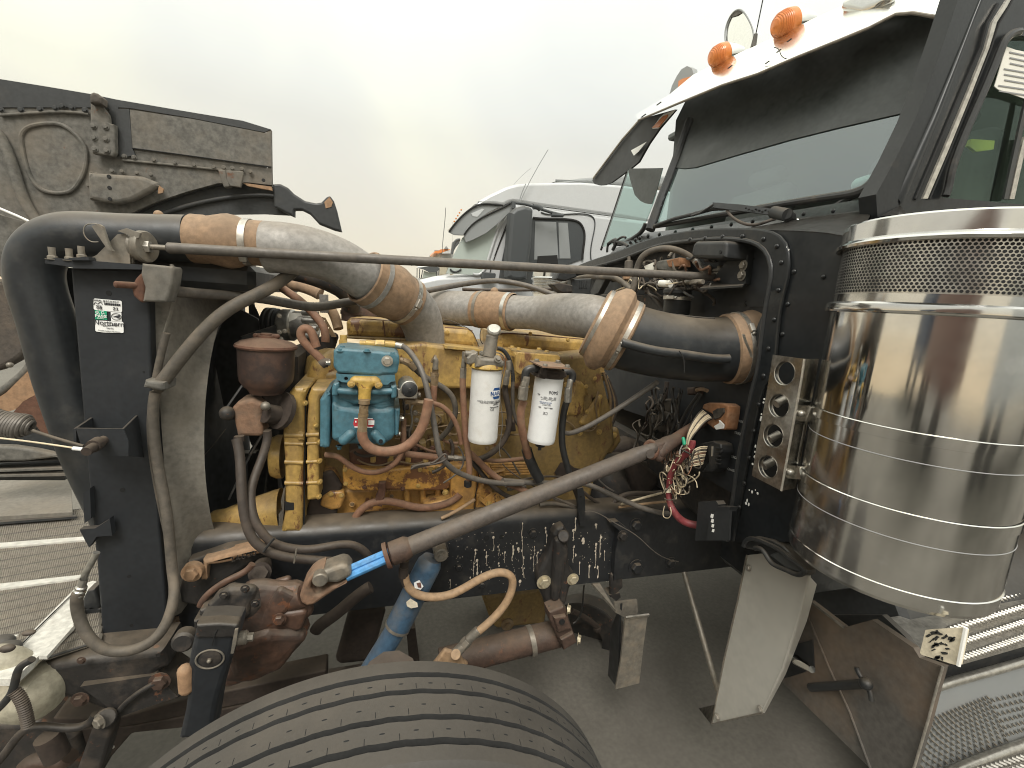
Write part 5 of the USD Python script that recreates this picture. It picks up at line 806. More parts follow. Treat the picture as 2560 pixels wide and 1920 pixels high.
bx, by, bd = basis(cs[-1]-cs[0]); rad_ = np.interp(tt, [0, .8, 1], [.028, .028, .012]); hel = base+rad_[:, None]*(np.cos(tt*2*math.pi*15)[:, None]*bx+np.sin(tt*2*math.pi*15)[:, None]*by)
obj('spring', sweep(hel, .0055, 8), 'rod_grey', tb); obj('rod', tube('C', '280,470 460,530 720,605', 26, -.6), 'hose_grey', tb); obj('cable', tube('C', '-80,530 200,560 640,622', 16, -.63), 'wire_cream', tb); obj('ferrule', tube('C', '630,625 680,630 712,634', 34, -.635), 'sticker_white', tb)

# ================= tyre
TC, TRd = np.array([-.01, -1.117, .533]), .577
wh = thing('front_wheel', 'front tyre with four grooves seen from above', parent=T)
prof = [(.30, .02), (.38, -.012), (.47, -.022), (.535, -.012), (.560, .004), (.569, .012)]
gr_ = [.053, .093, .148, .194]
cur = .016
for g_ in gr_: prof += [(TRd-.004+.004*math.sin(math.pi*(cur)/.24), cur), (TRd-.002, (cur+g_-.006)/2), (TRd-.002, g_-.0065), (TRd-.022, g_-.004), (TRd-.022, g_+.004)]; cur = g_+.0065
prof += [(TRd-.002, cur), (TRd-.004, .225), (TRd-.012, .236), (.55, .247), (.52, .262), (.45, .268), (.38, .262), (.30, .23)]
tm = lathe(prof, TC, [0, -1, 0], 360); v = tm.vertices; th_ = np.arctan2(v[:, 2]-TC[2], v[:, 0]-TC[0]); yy = -(v[:, 1]-TC[1])
for q, g_ in enumerate(gr_):
    near = np.abs(yy-g_) < .008; amp = .0009 if q else .0005; v[near, 1] += amp*np.sign(np.sin(th_[near]*58+q*1.3))*(.6+.4*np.cos(th_[near]*116))
tm.vertices = v; obj('tread', tm, 'tyre', wh, smooth=28)
sipes = []; cuts = []
for q, (ya, yb) in enumerate(((.061, .085), (.101, .140), (.156, .187))):
    for k in range(64):
        t_ = k*2*math.pi/64+q*.03
        if not .2 < t_ < 2.95: continue
        for kind in (0, 1):
            t2 = t_+kind*math.pi/64; e = np.array([math.cos(t2), 0, math.sin(t2)]); tg = np.array([-math.sin(t2), 0, math.cos(t2)]); yc = ya+(yb-ya)*(.5 if kind == 0 else .72)
            if kind == 0: sipes.append(ball(TC+e*(TRd-.0022)+[0, -yc, 0], .0052, (1, 1, 1), 1)); sipes[-1].vertices = TC+e*(TRd-.002)+[0, -yc, 0]+((sipes[-1].vertices-(TC+e*(TRd-.0022)+[0, -yc, 0])) @ np.stack([tg*.95, np.array([0, .30, 0]), e*.12], 0))
            else: c_ = TC+e*(TRd-.0021)+[0, -(yb-.006), 0]; sipes.append(box(c_, [.0012, .012, .0012], .0002, np.stack([tg, [0, 1, 0], e], 1)))
obj('sipes', cat(*sipes), 'hole_black', wh, kind='stuff', smooth=False)
obj('rim', lathe([(.10, .05), (.22, .05), (.29, .0), (.305, .0), (.305, .24), (.28, .25), (.2, .12), (0, .12)], TC, [0, -1, 0], 64), 'stainless_brushed', wh)

# ================= cab
cb = thing('cab', 'black riveted cab with a two-piece windshield', parent=T)
main = hull([[1.215, s*.78, zz] for s in (-1, 1) for zz in (1.42, 1.90)]+[[1.215, s*.66, 2.02] for s in (-1, 1)]+[[1.40, s*.93, zz] for s in (-1, 1) for zz in (1.32, 2.10)]+[[1.44, s*.80, 2.225] for s in (-1, 1)]+[[1.33, 0, 2.225]]+[[3.2, s*.97, zz] for s in (-1, 1) for zz in (1.2, 2.22)])
obj('cowl', main, 'black_paint', cb, smooth=25)
for s in (-1, 1): obj('lower_side', box([1.75, s*.80, 1.24], [1.06, .28, .62], .03), 'black_paint', cb)
# firewall recess, flange and rivets
fw = thing('firewall', 'dusty black firewall with a riveted rubber flange', parent=T)
obj('panel', plate('L', '-250,800 0,640 430,470 850,430 1150,410 1450,450 1545,560 1565,700 1500,1000 1430,1600 M:1150,380 M:1040,1000 M:1000,1285 M:840,1195 M:680,1105 M:640,880 M:330,780 M:300,620 M:0,520 L:-300,1500', 1.195, .012, ax='X'), 'black_dusty', fw)
fo = P3('L', '-200,690 0,596 230,520 430,440 620,385 850,345 1100,326 1350,328 1500,342 1600,375 1660,430 1692,520 1692,740 1650,900 1600,1250 1560,1560 M:1270,300 M:1190,620 M:1110,1000 M:1060,1290 M:1020,1500 M:985,1700', 1.135, 'X')
fi = P3('L', '-200,745 0,655 230,590 430,515 620,455 850,425 1100,405 1300,415 1430,448 1500,500 1545,580 1562,700 1530,900 1480,1230 1440,1540 M:1180,300 M:1110,620 M:1040,1000 M:1000,1290 M:965,1500 M:930,1700', 1.135, 'X')
def resample(Q, n): return np.array([np.interp(np.linspace(0, 1, n), np.linspace(0, 1, len(Q)), Q[:, k]) for k in range(3)]).T
def arc(Q, n): d = np.r_[0, np.cumsum(np.linalg.norm(np.diff(Q, axis=0), axis=1))]; return np.array([np.interp(np.linspace(0, d[-1], n), d, Q[:, k]) for k in range(3)]).T
fo_, fi_ = arc(spline(fo, 4), 80), arc(spline(fi, 4), 80)
obj('flange', ribbon(fo_, fi_, .006), 'black_paint', fw, smooth=60); obj('flange_return', ribbon(fi_, fi_+[.07, 0, 0], .004), 'black_paint', fw, smooth=60); obj('flange_lip', sweep(fi_+[-.004, 0, 0], .008, 8), 'black_plastic', fw); obj('flange_edge', sweep(fo_, .006, 8), 'black_paint', fw)
i0 = int(np.argmin(np.abs(fo_[:, 1]-pt('L', 1350, 328, 1.135, 'X')[1])+np.abs(fo_[:, 2]-pt('L', 1350, 328, 1.135, 'X')[2])))
sk = np.vstack([fo_[i0:], P3('M', '1300,1720 1640,1700 1800,900 L:2300,1000 L:2300,430 L:2150,372 L:1950,346 L:1660,332', 1.135, 'X')]); g_ = smoothpoly(sk[:, 1:]); m = extr(g_, .02); v = m.vertices
obj('front_skin', fix(trimesh.Trimesh(np.c_[1.141+v[:, 2], v[:, 0], v[:, 1]], m.faces, process=False)), 'black_paint', fw)
ta = P3('L', '-200,690 0,596 430,440 850,345 1350,328 1660,331 1950,345 2150,371 2300,430', 1.140, 'X'); tb = P3('L', '-150,660,1.23 200,520,1.23 440,425,1.235 900,362,1.24 1400,302,1.26 1750,242,1.29 2000,208,1.32 2212,182,1.35 2420,160,1.38', None, 'X'); obj('cowl_top', ribbon(arc(spline(ta, 4), 40), arc(spline(tb, 4), 40), .004), 'black_paint', fw, smooth=50)
def rivet(cr, x, y, val, w, par, ax='X', nrm=(-1, 0, 0), mat='black_paint'):
    p = pt(cr, x, y, val, ax); r = w/2*mpp(cr, p); nrm = np.asarray(nrm, float); obj('rivet', lathe([(r, 0), (r*.9, r*.35), (r*.55, r*.65), (0, r*.75)], p, nrm, 10), mat, par)
for x, y in ((850, 412), (980, 402), (1130, 388), (1300, 384), (1480, 408), (1597, 470), (1635, 610), (1610, 850), (1572, 1105), (1525, 1355), (1482, 1590)): rivet('L', x, y, 1.128, 44, fw)
for x, y in ((1258, 225), (1213, 475), (1170, 715), (1130, 955), (1085, 1185), (1040, 1400)): rivet('M', x, y, 1.128, 44, fw)
for x, y in ((1745, 690), (1690, 970), (1645, 1230), (2000, 735), (1600, 1500)): rivet('L', x, y, 1.140, 44, fw)
for x, y in ((1335, 960), (1500, 955), (1390, 585), (150, 630), (770, 665)): rivet('L', x, y, 1.194, 46, fw)
obj('access_plate', plate('L', '1330,600 1550,545 1560,700 1520,985 1345,995 1320,930', 1.190, .006, ax='X'), 'black_dusty', fw)
bk = obj('rod_bracket', cat(plate('L', '1010,800 1180,570 1350,545 1325,790 1290,810 1040,815', 1.165, .02, ax='X'), ribbon(P3('L', '930,830 1300,805', 1.05, 'X'), P3('L', '1010,780 1320,790', 1.19, 'X'), .006)), 'black_plastic', fw)
for x, y in ((1310, 635), (1295, 720)): obj('bolt', bolt('L', x, y, 1.16, 60, 'X', (-1, 0, 0)), 'dull_steel', bk)
obj('vent_box', plate('L', '872,450 895,425 1140,418 1158,440 1150,560 1120,580 875,570 852,540', 1.08, .12, ax='X', bev=.012), 'black_plastic', fw); p = pt('L', 1108, 518, 1.078, 'X'); obj('hole', rod(p-[.001, 0, 0], p+[.004, 0, 0], .006), 'hole_black', fw); obj('vent_slot', plate('L', '1150,455 1310,445 1300,470 1160,465', 1.19, .003, ax='X'), 'hole_black', fw)
ahs = obj('arched_hose', tube('L', '350,850,-.3 370,760,-.3 395,640,-.3 450,545,-.32 560,495,-.35 680,490,-.38 800,530,-.4 890,590,-.42', 52), 'hose_grey', fw); obj('hose_end', rod(pt('L', 888, 588, -.42), pt('L', 985, 700, -.45), 30*mpp('L', pt('L', 900, 600, -.42)), ch=.002), 'aluminium', fw)
obj('hose', tube('L', '-20,730,1.04 150,735,1.03 260,775,1.02 350,850,1.02 380,760,1.0', 42, ax='X'), 'hose_grey', fw); obj('hose', tube('G', '1320,250,1.0 1360,150,1.0 1480,70,1.02 1700,40,1.04 1850,55,1.04 1990,120,1.04 2060,170,1.04', 42, ax='X'), 'hose_grey', fw)
obj('horn_bracket', cat(plate('G', '1640,195 1725,15 1760,20 1800,55 1720,210 1660,232', 1.04, .03, bev=.004, ax='X')), 'black_plastic', fw)
obj('grease_cup', cat(rod(pt('L', 318, 560, 1.1, 'X'), pt('L', 320, 600, 1.1, 'X'), .008), rod(pt('L', 320, 595, 1.1, 'X'), pt('L', 316, 680, 1.1, 'X'), 36*mpp('L', pt('L', 320, 600, 1.1, 'X')), ch=.004)), 'hose_grey', fw); obj('sensor', rod(pt('L', 310, 690, 1.08, 'X'), pt('L', 305, 760, 1.08, 'X'), 42*mpp('L', pt('L', 320, 600, 1.08, 'X')), ch=.003), 'primer_tan', fw)
S0, S1 = pt('L', 740, 845, 1.10, 'X'), pt('L', 730, 1050, 1.12, 'X'); mS = mpp('L', S0); obj('solenoid', cat(rod(S0, S1, 112*mS, seg=28), rod(S0+[0, 0, .004], S0-[0, 0, .02], 118*mS, seg=28, ch=.006)), 'black_plastic', fw); psn = S0+(S1-S0)*.35; clamp(fw, psn, [0, 0, 1], 113*mS, .014, [-.9, -.5, 0])
wl = thing('wiring', 'tangled wires and connectors in front of the firewall', parent=T)
for k in range(16):
    x0, y0 = 160+k*38, 800+18*math.sin(k*2.1); s = ' '.join(f'{x0+j*45+rng.normal(0, 14):.0f},{y0+rng.normal(0, 34):.0f},{rng.uniform(1.04, 1.15):.3f}' for j in range(5)); obj('wire', tube('L', s, float(rng.uniform(9, 20)), seg=8, ax='X'), ('hose_grey', 'wire_cream', 'hose_black', 'hose_dark', 'dull_steel')[k % 5], wl)
obj('connector', rod(pt('L', 590, 790, 1.06, 'X'), pt('L', 680, 795, 1.07, 'X'), 30*mpp('L', pt('L', 600, 790, 1.06, 'X'))), 'paper', wl); obj('spring_wire', tube('L', '760,795 830,780 960,775', 40, 1.08, ax='X'), 'dull_steel', wl)
obj('module', plate('L', '440,650 580,590 760,560 750,640 700,690 590,680', 1.13, .05, bev=.008, ax='X'), 'hood_dust', wl); obj('module_label', plate('L', '450,640 540,605 545,680 470,690', 1.127, .002, ax='X'), 'paper', wl); obj('tie', sweep([pt('L', 330+24*math.sin(t), 815+58*math.cos(t), 1.03, 'X') for t in np.linspace(0, 6.28, 17)], .002, 6), 'wire_cream', wl); obj('relay', plate('L', '640,590 750,565 760,640 660,650', 1.115, .05, bev=.004, ax='X'), 'connector_rust', wl)
for k in range(14):
    x0, y0 = rng.uniform(120, 900), rng.uniform(560, 830); n = 5; ang = rng.uniform(-.5, .9); P_ = []
    for j in range(n): P_.append(f'{x0+j*rng.uniform(35, 75)*math.cos(ang):.0f},{y0+j*55*math.sin(ang)+rng.normal(0, 26):.0f},{rng.uniform(1.08, 1.17):.3f}')
    obj('wire', tube('L', ' '.join(P_), float(rng.uniform(10, 26)), seg=8, ax='X'), ('hose_dark', 'hose_black', 'hose_grey', 'hose_brown', 'rod_grey')[k % 5], wl)
for k, (x, y, w_, h_) in enumerate(((560, 640, 60, 90), (690, 720, 50, 60), (800, 690, 70, 60), (470, 780, 60, 50), (840, 800, 60, 46), (610, 880, 70, 60), (930, 640, 40, 90), (250, 700, 50, 70), (960, 560, 46, 40))):
    obj('fitting', plate('L', f'{x},{y} {x+w_},{y-6} {x+w_+4},{y+h_} {x+4},{y+h_+4}', 1.14+.01*(k % 4), .04, bev=.006, ax='X'), ('grimy_black', 'dull_steel', 'black_plastic', 'hose_dark', 'rusty_cast')[k % 5], wl)
for x, y, w in ((600, 580, 26), (660, 640, 24), (775, 665, 30), (1010, 655, 34), (505, 720, 20), (820, 760, 26), (905, 745, 24)): obj('bolt', bolt('L', x, y, 1.18, w, 'X', (-1, 0, 0)), 'dull_steel', wl)
obj('heater_core', plate('L', '60,880 500,890 620,1030 600,1200 300,1100 0,1000', 1.14, .05, bev=.01, ax='X'), 'grimy_black', wl); obj('valve_block', plate('G', '1330,0 1500,-10 1510,50 1400,90 1300,70', .1, .06, bev=.006), 'black_plastic', wl); obj('valve_block', plate('G', '1260,120 1330,100 1470,130 1470,200 1380,210 1330,190', .1, .06, bev=.006), 'grimy_black', wl)
obj('finned_cover', cat(plate('G', '1460,70 1660,60 1640,230 1440,240', .12, .05, bev=.006), *[plate('G', f'{1540+k*22},{85} {1552+k*22},{85} {1546+k*22},{155} {1534+k*22},{155}', .115, .006) for k in range(4)]), 'hood_dark', wl)
# wiring loom, connectors and lettering on the firewall
for s, (x, y) in (('HOOD', (1065, 628)), ('TRAILER', (1042, 738)), ('ENGINE', (1012, 955)), ('CHASSIS', (985, 1068))):
    p = pt('M', x, y, 1.1935, 'X'); q = pt('M', x+40, y+13, 1.1935, 'X'); obj('lettering', text(s, 22*mpp('M', p), p, q-p, [0, 0, 1], .0006), 'print_white', fw, smooth=False)
lm = thing('wiring_loom', 'red sleeved wiring loom with cream wires fanning into two connectors', parent=T)
YL = 1.08
obj('connector', plate('M', '715,470 760,455 900,465 940,490 935,560 910,700 880,705 800,690 740,640 760,620 800,600 795,560 700,510', 1.13, .05, ax='X', bev=.006), 'connector_rust', lm, 'rusty brown square connector'); obj('connector_latch', plate('M', '800,535 840,510 890,505 895,545 860,590 810,610', 1.122, .02, ax='X'), 'hose_black', lm); obj('connector_pins', plate('M', '845,520 885,508 890,560 870,600 850,610 895,655 890,690 830,700 810,670 860,640 850,590', 1.118, .006, ax='X'), 'filter_white', lm)
obj('connector', plate('M', '690,825 800,800 870,830 880,900 850,960 830,1050 780,1085 700,1080 760,990 750,870', 1.13, .05, ax='X', bev=.006), 'black_plastic', lm); obj('connector_pins', plate('M', '790,850 800,850 795,940 785,940', 1.126, .004, ax='X'), 'steel', lm)
for k in range(5):
    y = 862+k*34; obj('connector_fin', plate('M', f'820,{y} 872,{y+6} 868,{y+16} 818,{y+10}', 1.124, .008, ax='X'), 'hole_black', lm)
for k in range(9):
    t = k/8; obj('wire', tube('M', f'{705+90*t:.0f},{520+75*t:.0f},1.12 {660+60*t:.0f},{570+70*t:.0f},1.09 {605+45*t:.0f},{660+60*t:.0f},1.06 {570+30*t:.0f},{760+35*t:.0f},1.045 {560+25*t:.0f},{850+25*t:.0f},1.04 {530+10*t:.0f},{960},1.035', 12, ax='X', seg=8, n=4), 'wire_cream' if k % 4 else 'hose_grey', lm)
for k in range(12):
    t = k/11; obj('wire', tube('M', f'{750-40*t:.0f},{855+150*t:.0f},1.125 {680-20*t:.0f},{860+160*t:.0f},1.09 {610-30*t:.0f},{905+130*t:.0f},1.06 {540-40*t:.0f},{1000+70*t:.0f},1.04 {470-30*t:.0f},{1090+30*t:.0f},1.03 {420+14*t:.0f},{1190},1.03', 12, ax='X', seg=8, n=4), ('wire_cream', 'wire_cream', 'hose_grey', 'wire_cream', 'hose_brown')[k % 5], lm)
for k in range(6): obj('wire_loop', tube('M', f'{470+k*10},{1080+k*6},1.02 {530+k*6},{1100+k*14},1.01 {575-k*4},{1150+k*10},1.01 {560-k*8},{1195+k*5},1.01 {520-k*6},{1170+k*6},1.02 {460},{1110+k*3},1.03', 12, ax='X', seg=8, n=4), 'wire_cream' if k % 3 else 'hose_grey', lm)
for k in range(5): obj('wire', tube('M', f'{430-k*4},{1030+k*10},1.03 {380-k*5},{1045+k*16},1.03 {348+k*2},{1100+k*14},1.03 {350+k*4},{1190},1.03 {370+k*4},{1270},1.03', 12, ax='X', seg=8, n=4), 'wire_cream' if k % 2 else 'hose_grey', lm)
obj('sleeve', tube('M', '622,800 600,870 540,940 470,1010 430,1090 412,1170 405,1250 410,1340 440,1420 500,1500,1.04 580,1545,1.07 700,1565,1.10', [50, 58, 60, 60, 58, 54, 52, 56, 60, 64, 66, 66], 1.015, ax='X', seg=14), 'loom_red', lm, 'red corrugated sleeve')
for k in range(44):
    x, y = rng.uniform(350, 560), rng.uniform(900, 1260); n = 5; P_ = ' '.join(f'{x+j*rng.uniform(8, 40)*(1 if k % 3 else -.5):.0f},{y+j*rng.uniform(-30, 34):.0f},{rng.uniform(1.0, 1.06):.3f}' for j in range(n)); obj('wire', tube('M', P_, float(rng.uniform(7, 12)), ax='X', seg=8, n=4), ('wire_cream', 'hose_grey', 'wire_cream', 'hose_dark', 'hose_brown')[k % 5], lm)
for k in range(26):
    x, y = rng.uniform(120, 660), rng.uniform(300, 780); P_ = ' '.join(f'{x+rng.normal(0, 16)-j*rng.uniform(5, 28):.0f},{y+j*rng.uniform(55, 95):.0f},{rng.uniform(1.09, 1.17):.3f}' for j in range(5)); obj('black_cable', tube('M', P_, float(rng.uniform(9, 22)), ax='X', seg=8, n=4), ('hose_black', 'hose_dark', 'hose_grey')[k % 3], lm)
for k, (x, y, w_, h_) in enumerate(((330, 720, 90, 80), (420, 800, 70, 90), (240, 820, 80, 90), (560, 320, 80, 60), (300, 560, 60, 50), (470, 660, 60, 70), (360, 900, 60, 70))): obj('fitting', plate('M', f'{x},{y} {x+w_},{y-8} {x+w_-6},{y+h_} {x+6},{y+h_+8}', 1.15+.008*(k % 3), .04, bev=.008, ax='X'), ('grimy_black', 'hose_dark', 'dull_steel', 'rusty_cast')[k % 4], lm)
obj('tape', tube('M', '406,1232 406,1250 407,1268', 62, 1.015, ax='X'), 'plate_peeling', lm); obj('cable_tie', tube('M', '515,880 560,900 600,922', 16, 1.0, ax='X'), 'hose_black', lm); obj('cable_tie', tube('M', '365,1320 400,1335 460,1325', 10, 1.0, ax='X'), 'dull_steel', lm); obj('wire_loop', tube('M', '415,1400 425,1450 410,1490 380,1498 355,1480 355,1430 365,1390', 8, 1.0, ax='X'), 'wire_cream', lm)
for s, w in (('450,320 440,400 470,560 440,700 400,850', 26), ('490,330 500,450 480,600 500,700 430,900', 22), ('680,370 600,480 530,600 490,720 440,880', 26), ('700,380 620,520 560,640 480,760', 18)): obj('black_cable', tube('M', s, w, 1.10, ax='X'), 'hose_black', lm)
obj('cable_tie', tube('M', '655,345 700,335 750,350', 34, 1.10, ax='X'), 'coupler_tan', lm); obj('valve', blob(P3('M', '320,600 400,560 470,600 460,670 340,690', 1.16, 'X'), .018), 'hose_grey', lm); obj('valve', blob(P3('M', '390,450 450,450 440,520 400,520', 1.16, 'X'), .014), 'hose_grey', lm); obj('pipe', tube('M', '385,270 370,420 340,600', 40, 1.17, ax='X'), 'hose_dark', lm); obj('lower_casting', blob(P3('M', '320,700 420,720 400,900 330,850', 1.18, 'X'), .03), 'grimy_black', lm)
obj('green_plug', blob(P3('M', '535,780 545,830', 1.02, 'X'), .006), 'sticker_green', lm); obj('wire', tube('M', '545,830 505,900 500,950 470,980', 12, 1.02, ax='X'), 'filter_white', lm); obj('wire', tube('M', '490,940 460,980 430,1030', 16, 1.02, ax='X'), 'loom_red', lm); obj('wire', tube('M', '680,1080 660,1130 590,1175 560,1190', 12, 1.08, ax='X'), 'wire_cream', lm)
cbk = thing('cab_bracket', 'bent black bracket with chipped paint below the firewall', parent=T)
obj('plate', cat(plate('M', '672,1350 830,1342 850,1375 845,1390 960,1395 940,1440 800,1435 770,1500 745,1700 640,1700', 1.05, .03, ax='X'), plate('M', '800,1440 960,1425 945,1700 745,1700 770,1500', 1.03, .006, ax='X')), 'black_plastic', cbk); obj('chip', cat(*[plate('M', f'{785+k*4},{1460+k*45} {808+k*2},{1465+k*45} {800+k*3},{1500+k*42} {778+k*4},{1490+k*44}', 1.028, .001, ax='X') for k in range(4)]), 'flake', cbk, kind='stuff')
fk = []
for x, y in ((1265, 425), (1258, 455), (1240, 560), (1238, 590), (1232, 610), (1185, 850), (1180, 900), (1178, 945), (1160, 1010), (1185, 965), (1075, 1168), (1130, 1245), (1155, 1262), (1185, 1245), (1205, 1275), (1110, 1340), (1125, 1375), (1100, 1365), (1010, 1240), (998, 1270), (1148, 390), (1055, 940)):
    p = pt('M', x, y, 1.131, 'X'); fk.append(ball(p, rng.uniform(.002, .0045), (.2, 1, rng.uniform(.8, 2)), 1))
for x, y in ((1480, 1150), (1462, 1270), (1700, 1050 if False else 500), (1680, 480), (1610, 660), (1120, 412), (970, 330), (610, 380)): p = pt('L', x, y, 1.131, 'X'); fk.append(ball(p, .0022, (.2, 1, 1.4), 1))
obj('paint_chips', cat(*fk), 'flake', fw, 'white paint chips along the flange', kind='stuff')

# windshield, gaskets, pillars, wiper, visor
BR_ = pt('U', 2188, 474, -.86); BL_ = pt('U', 1634, 566, -.02); lean = np.array([.22, 0, .52])
TR_ = pt('U', 2372, 45, BR_[0]+.20, 'X'); TL_ = pt('U', 1730, 240, BL_[0]+.19, 'X'); mid = (BL_+BR_)/2
Pw = lambda s, t: (BL_*(1-s)+BR_*s)*(1-t)+(TL_*(1-s)+TR_*s)*t
ws = thing('windshield', 'two-piece windshield with the visor reflection painted dark along its top', parent=T)
nw = np.cross(BR_-BL_, TL_-BL_); nw /= np.linalg.norm(nw); nw = nw if nw @ (EYE-BL_) > 0 else -nw
def onws(cr, x, y, off=0):
    d = ray(*uv(cr, x, y)); return EYE+d*(((BL_-EYE) @ nw+off)/(d @ nw))
def wsplate(s, cr, t, off=0): return slab([onws(cr, *[float(q) for q in w.split(',')], off) for w in s.split()], t, .0)
obj('glass', wsplate('1640,562 1700,395 1735,290 1800,150 2360,60 2290,270 2200,455 2165,478 2100,492 1900,522', 'U', .004), 'glass', ws)
obj('visor_reflection_band', wsplate('1680,418 1712,421 1740,418 1850,385 1980,348 2100,318 2271,279 2385,20 2180,45 2080,90 1890,172 1720,240 1690,300', 'U', .002, .004), 'visor_reflection', ws, 'dark band painted as the visor reflection')  # opaque dark band paints the visor's reflection onto the glass
gk = [onws('U', x, y, .004) for x, y in ((1636, 566), (1760, 545), (1900, 520), (2050, 496), (2120, 486), (2165, 472), (2200, 438), (2235, 375), (2275, 285), (2320, 180), (2365, 60))]
obj('gasket', sweep(spline(gk, 5), np.interp(np.linspace(0, 1, 51), [0, .4, .6, 1], [.010, .013, .02, .024]), 10), 'hose_black', ws)
obj('divider', sweep([onws('U', 1625, 575, .004), onws('U', 1655, 490, .004), onws('U', 1690, 400, .004), onws('U', 1725, 300, .004)], [.022, .020, .020, .020], 10), 'black_plastic', ws)
gl2 = P3('f', '40,1640 330,1560 560,1540 850,1300 960,1080 1110,700 1160,520 1300,0 590,10', 1.30, 'X'); obj('far_glass', slab(gl2, .004), 'glass', ws); obj('far_pillar', sweep(P3('f', '20,1700 300,880 590,0 620,-80', 1.31, 'X'), .007, 8), 'black_plastic', ws)
obj('far_visor_reflection', slab(P3('f', '590,100 640,300 720,560 830,680 920,725 1000,745 1075,745 1160,520 1300,0 600,10', 1.296, 'X'), .002), 'visor_reflection', ws); obj('far_gasket', tube('f', '300,1560 540,1545 700,1450 850,1330 950,1150', 90, 1.29, ax='X'), 'black_plastic', ws)  # dark lobe paints the visor's reflection onto the far pane
obj('cowl_strip', ribbon(P3('L', '230,430 440,355 900,300 1400,235 1800,195 2212,120 2400,90', 1.30, 'X')+np.linspace([0, 0, 0], [.12, 0, 0], 7), P3('L', '330,470 470,408 900,360 1400,300 1750,240 2212,180 2400,150', 1.24, 'X')+np.linspace([0, 0, 0], [.14, 0, 0], 7), .005), 'black_paint', cb)
for x, y in ((335, 435), (378, 415), (415, 398), (487, 380), (585, 368), (722, 348), (872, 325), (1035, 302), (1205, 280), (1390, 255), (1830, 190), (2085, 165)): rivet('L', x, y, 1.255+.14*(x-330)/2000, 40, cb)
wp = thing('wiper', 'black windshield wiper parked along the glass', parent=T)
wv = lambda x, y, o: onws('L', x, y, o)
obj('arm', cat(ribbon([wv(1050, 95, .05), wv(1300, 115, .06), wv(1560, 150, .07)], [wv(1060, 140, .05), wv(1300, 170, .06), wv(1560, 205, .07)], .006)), 'black_plastic', wp); obj('blade', cat(sweep([wv(550, 290, .02), wv(700, 235, .025), wv(880, 190, .03), wv(1050, 145, .04), wv(1230, 140, .04)], .008, 8), sweep([wv(860, 205, .035), wv(940, 180, .05), wv(1050, 110, .055)], .005, 6)), 'black_plastic', wp)
obj('pivot', cat(rod(wv(1570, 175, .07), wv(1690, 200, .085), .020), rod(wv(1680, 190, .09), wv(1720, 215, .02), .016)), 'black_plastic', wp); obj('pivot_base', cat(hull(P3('L', '1640,310 1670,240 1790,230 1810,260 1800,330 1700,330', 1.33, 'X').tolist()+P3('L', '1640,310 1800,330', 1.42, 'X').tolist())), 'black_plastic', wp)
for x, y in ((1668, 262), (1775, 250)): p = pt('L', x, y, 1.32, 'X'); obj('nut', ball(p, .009), 'chrome', wp)
obj('washer_hose', tube('L', '1160,140,1.25 1200,205,1.24 1280,260,1.24 1400,285,1.25 1500,260,1.28 1580,235,1.32', 26, ax='X'), 'hose_dark', wp)
for k, (x, y) in enumerate([(1330+i*28, 128+8*(i % 3)+i*3) for i in range(8)]): p = wv(x, y+10, .075); obj('arm_hole', ball(p, .0035, sub=1), 'hole_black', wp)
obj('far_wiper', cat(tube('L', '130,520 150,440 190,430 240,400 290,395', 20, 1.2, ax='X'), tube('L', '190,430 260,440 310,470', 24, 1.2, ax='X'), tube('L', '140,450 210,420 180,500', 30, 1.2, ax='X')), 'black_plastic', wp)
# side of the cab: pillar, roof edge, door with its window
Ys = -.93
pil = P3('U', '2190,486 2240,395 2290,292 2330,190 2375,60 2420,-80 2900,-80 2900,620 2300,640 2195,560', Ys); 
wo = P3('K', '1545,1700 1580,1580 1600,1480 1700,1200 1900,740 2010,470 2060,360 2110,310 2180,290 2330,290 2700,300 2700,1800', Ys-.012)
K2 = [0, 2]; ga = Polygon(pil[:, K2]).buffer(0).difference(smoothpoly(wo[:, K2]).buffer(-.0)); m = extr(ga if ga.geom_type == 'Polygon' else max(ga.geoms, key=lambda q: q.area), .05); v = m.vertices
obj('side_panel', fix(trimesh.Trimesh(np.c_[v[:, 0], Ys+v[:, 2], v[:, 1]], m.faces, process=False)), 'black_paint', cb)
ga_ = [gk[5]+[.0, .0, -.002], gk[6], gk[7], gk[8], gk[10], gk[10]+(gk[10]-gk[9])*1.2]; gs_ = P3('U', '2255,515 2275,470 2300,410 2345,300 2430,70 2490,-80', Ys-.004)
rw = [np.array(ga_)*(1-t)+gs_*t+np.array([-.012, -.03, .004])*math.sin(math.pi*t)*1.0 for t in np.linspace(0, 1, 7)]
obj('pillar_curve', cat(*[trimesh.Trimesh(np.vstack([p_, q_]), [[i, i+1, 7+i-1] for i in range(5)]+[[i+1, 7+i, 7+i-1] for i in range(5)], process=False) for p_, q_ in zip(rw[:-1], rw[1:])]).process(validate=True), 'black_paint', cb, smooth=True)
dr2 = thing('door', 'black cab door with vent window', parent=T)
obj('trim', ribbon(P3('K', '1320,1720 1500,1300 1700,820 1860,420 1920,200 2010,60 2060,-20', Ys-.012), P3('K', '1360,1720 1540,1300 1735,820 1890,420 1955,200 2040,70 2090,-20', Ys-.012), .006), 'steel', dr2, 'bright trim strip')
obj('seam', sweep(P3('K', '1395,1720 1575,1290 1765,820 1925,420 1990,210 2080,60 2120,-20', Ys-.004), .003, 6), 'hole_black', dr2); obj('door_edge', sweep(P3('K', '1270,1720 1450,1300 1660,800 1830,420 1890,200 1980,40', Ys-.002), .004, 6), 'hole_black', dr2)
obj('window_trim', sweep(spline(wo[:9], 5), .006, 8), 'steel', dr2); obj('window_seal', sweep(spline(wo[:9], 5)+[-.012, -.004, .0], .010, 8), 'hose_black', dr2)
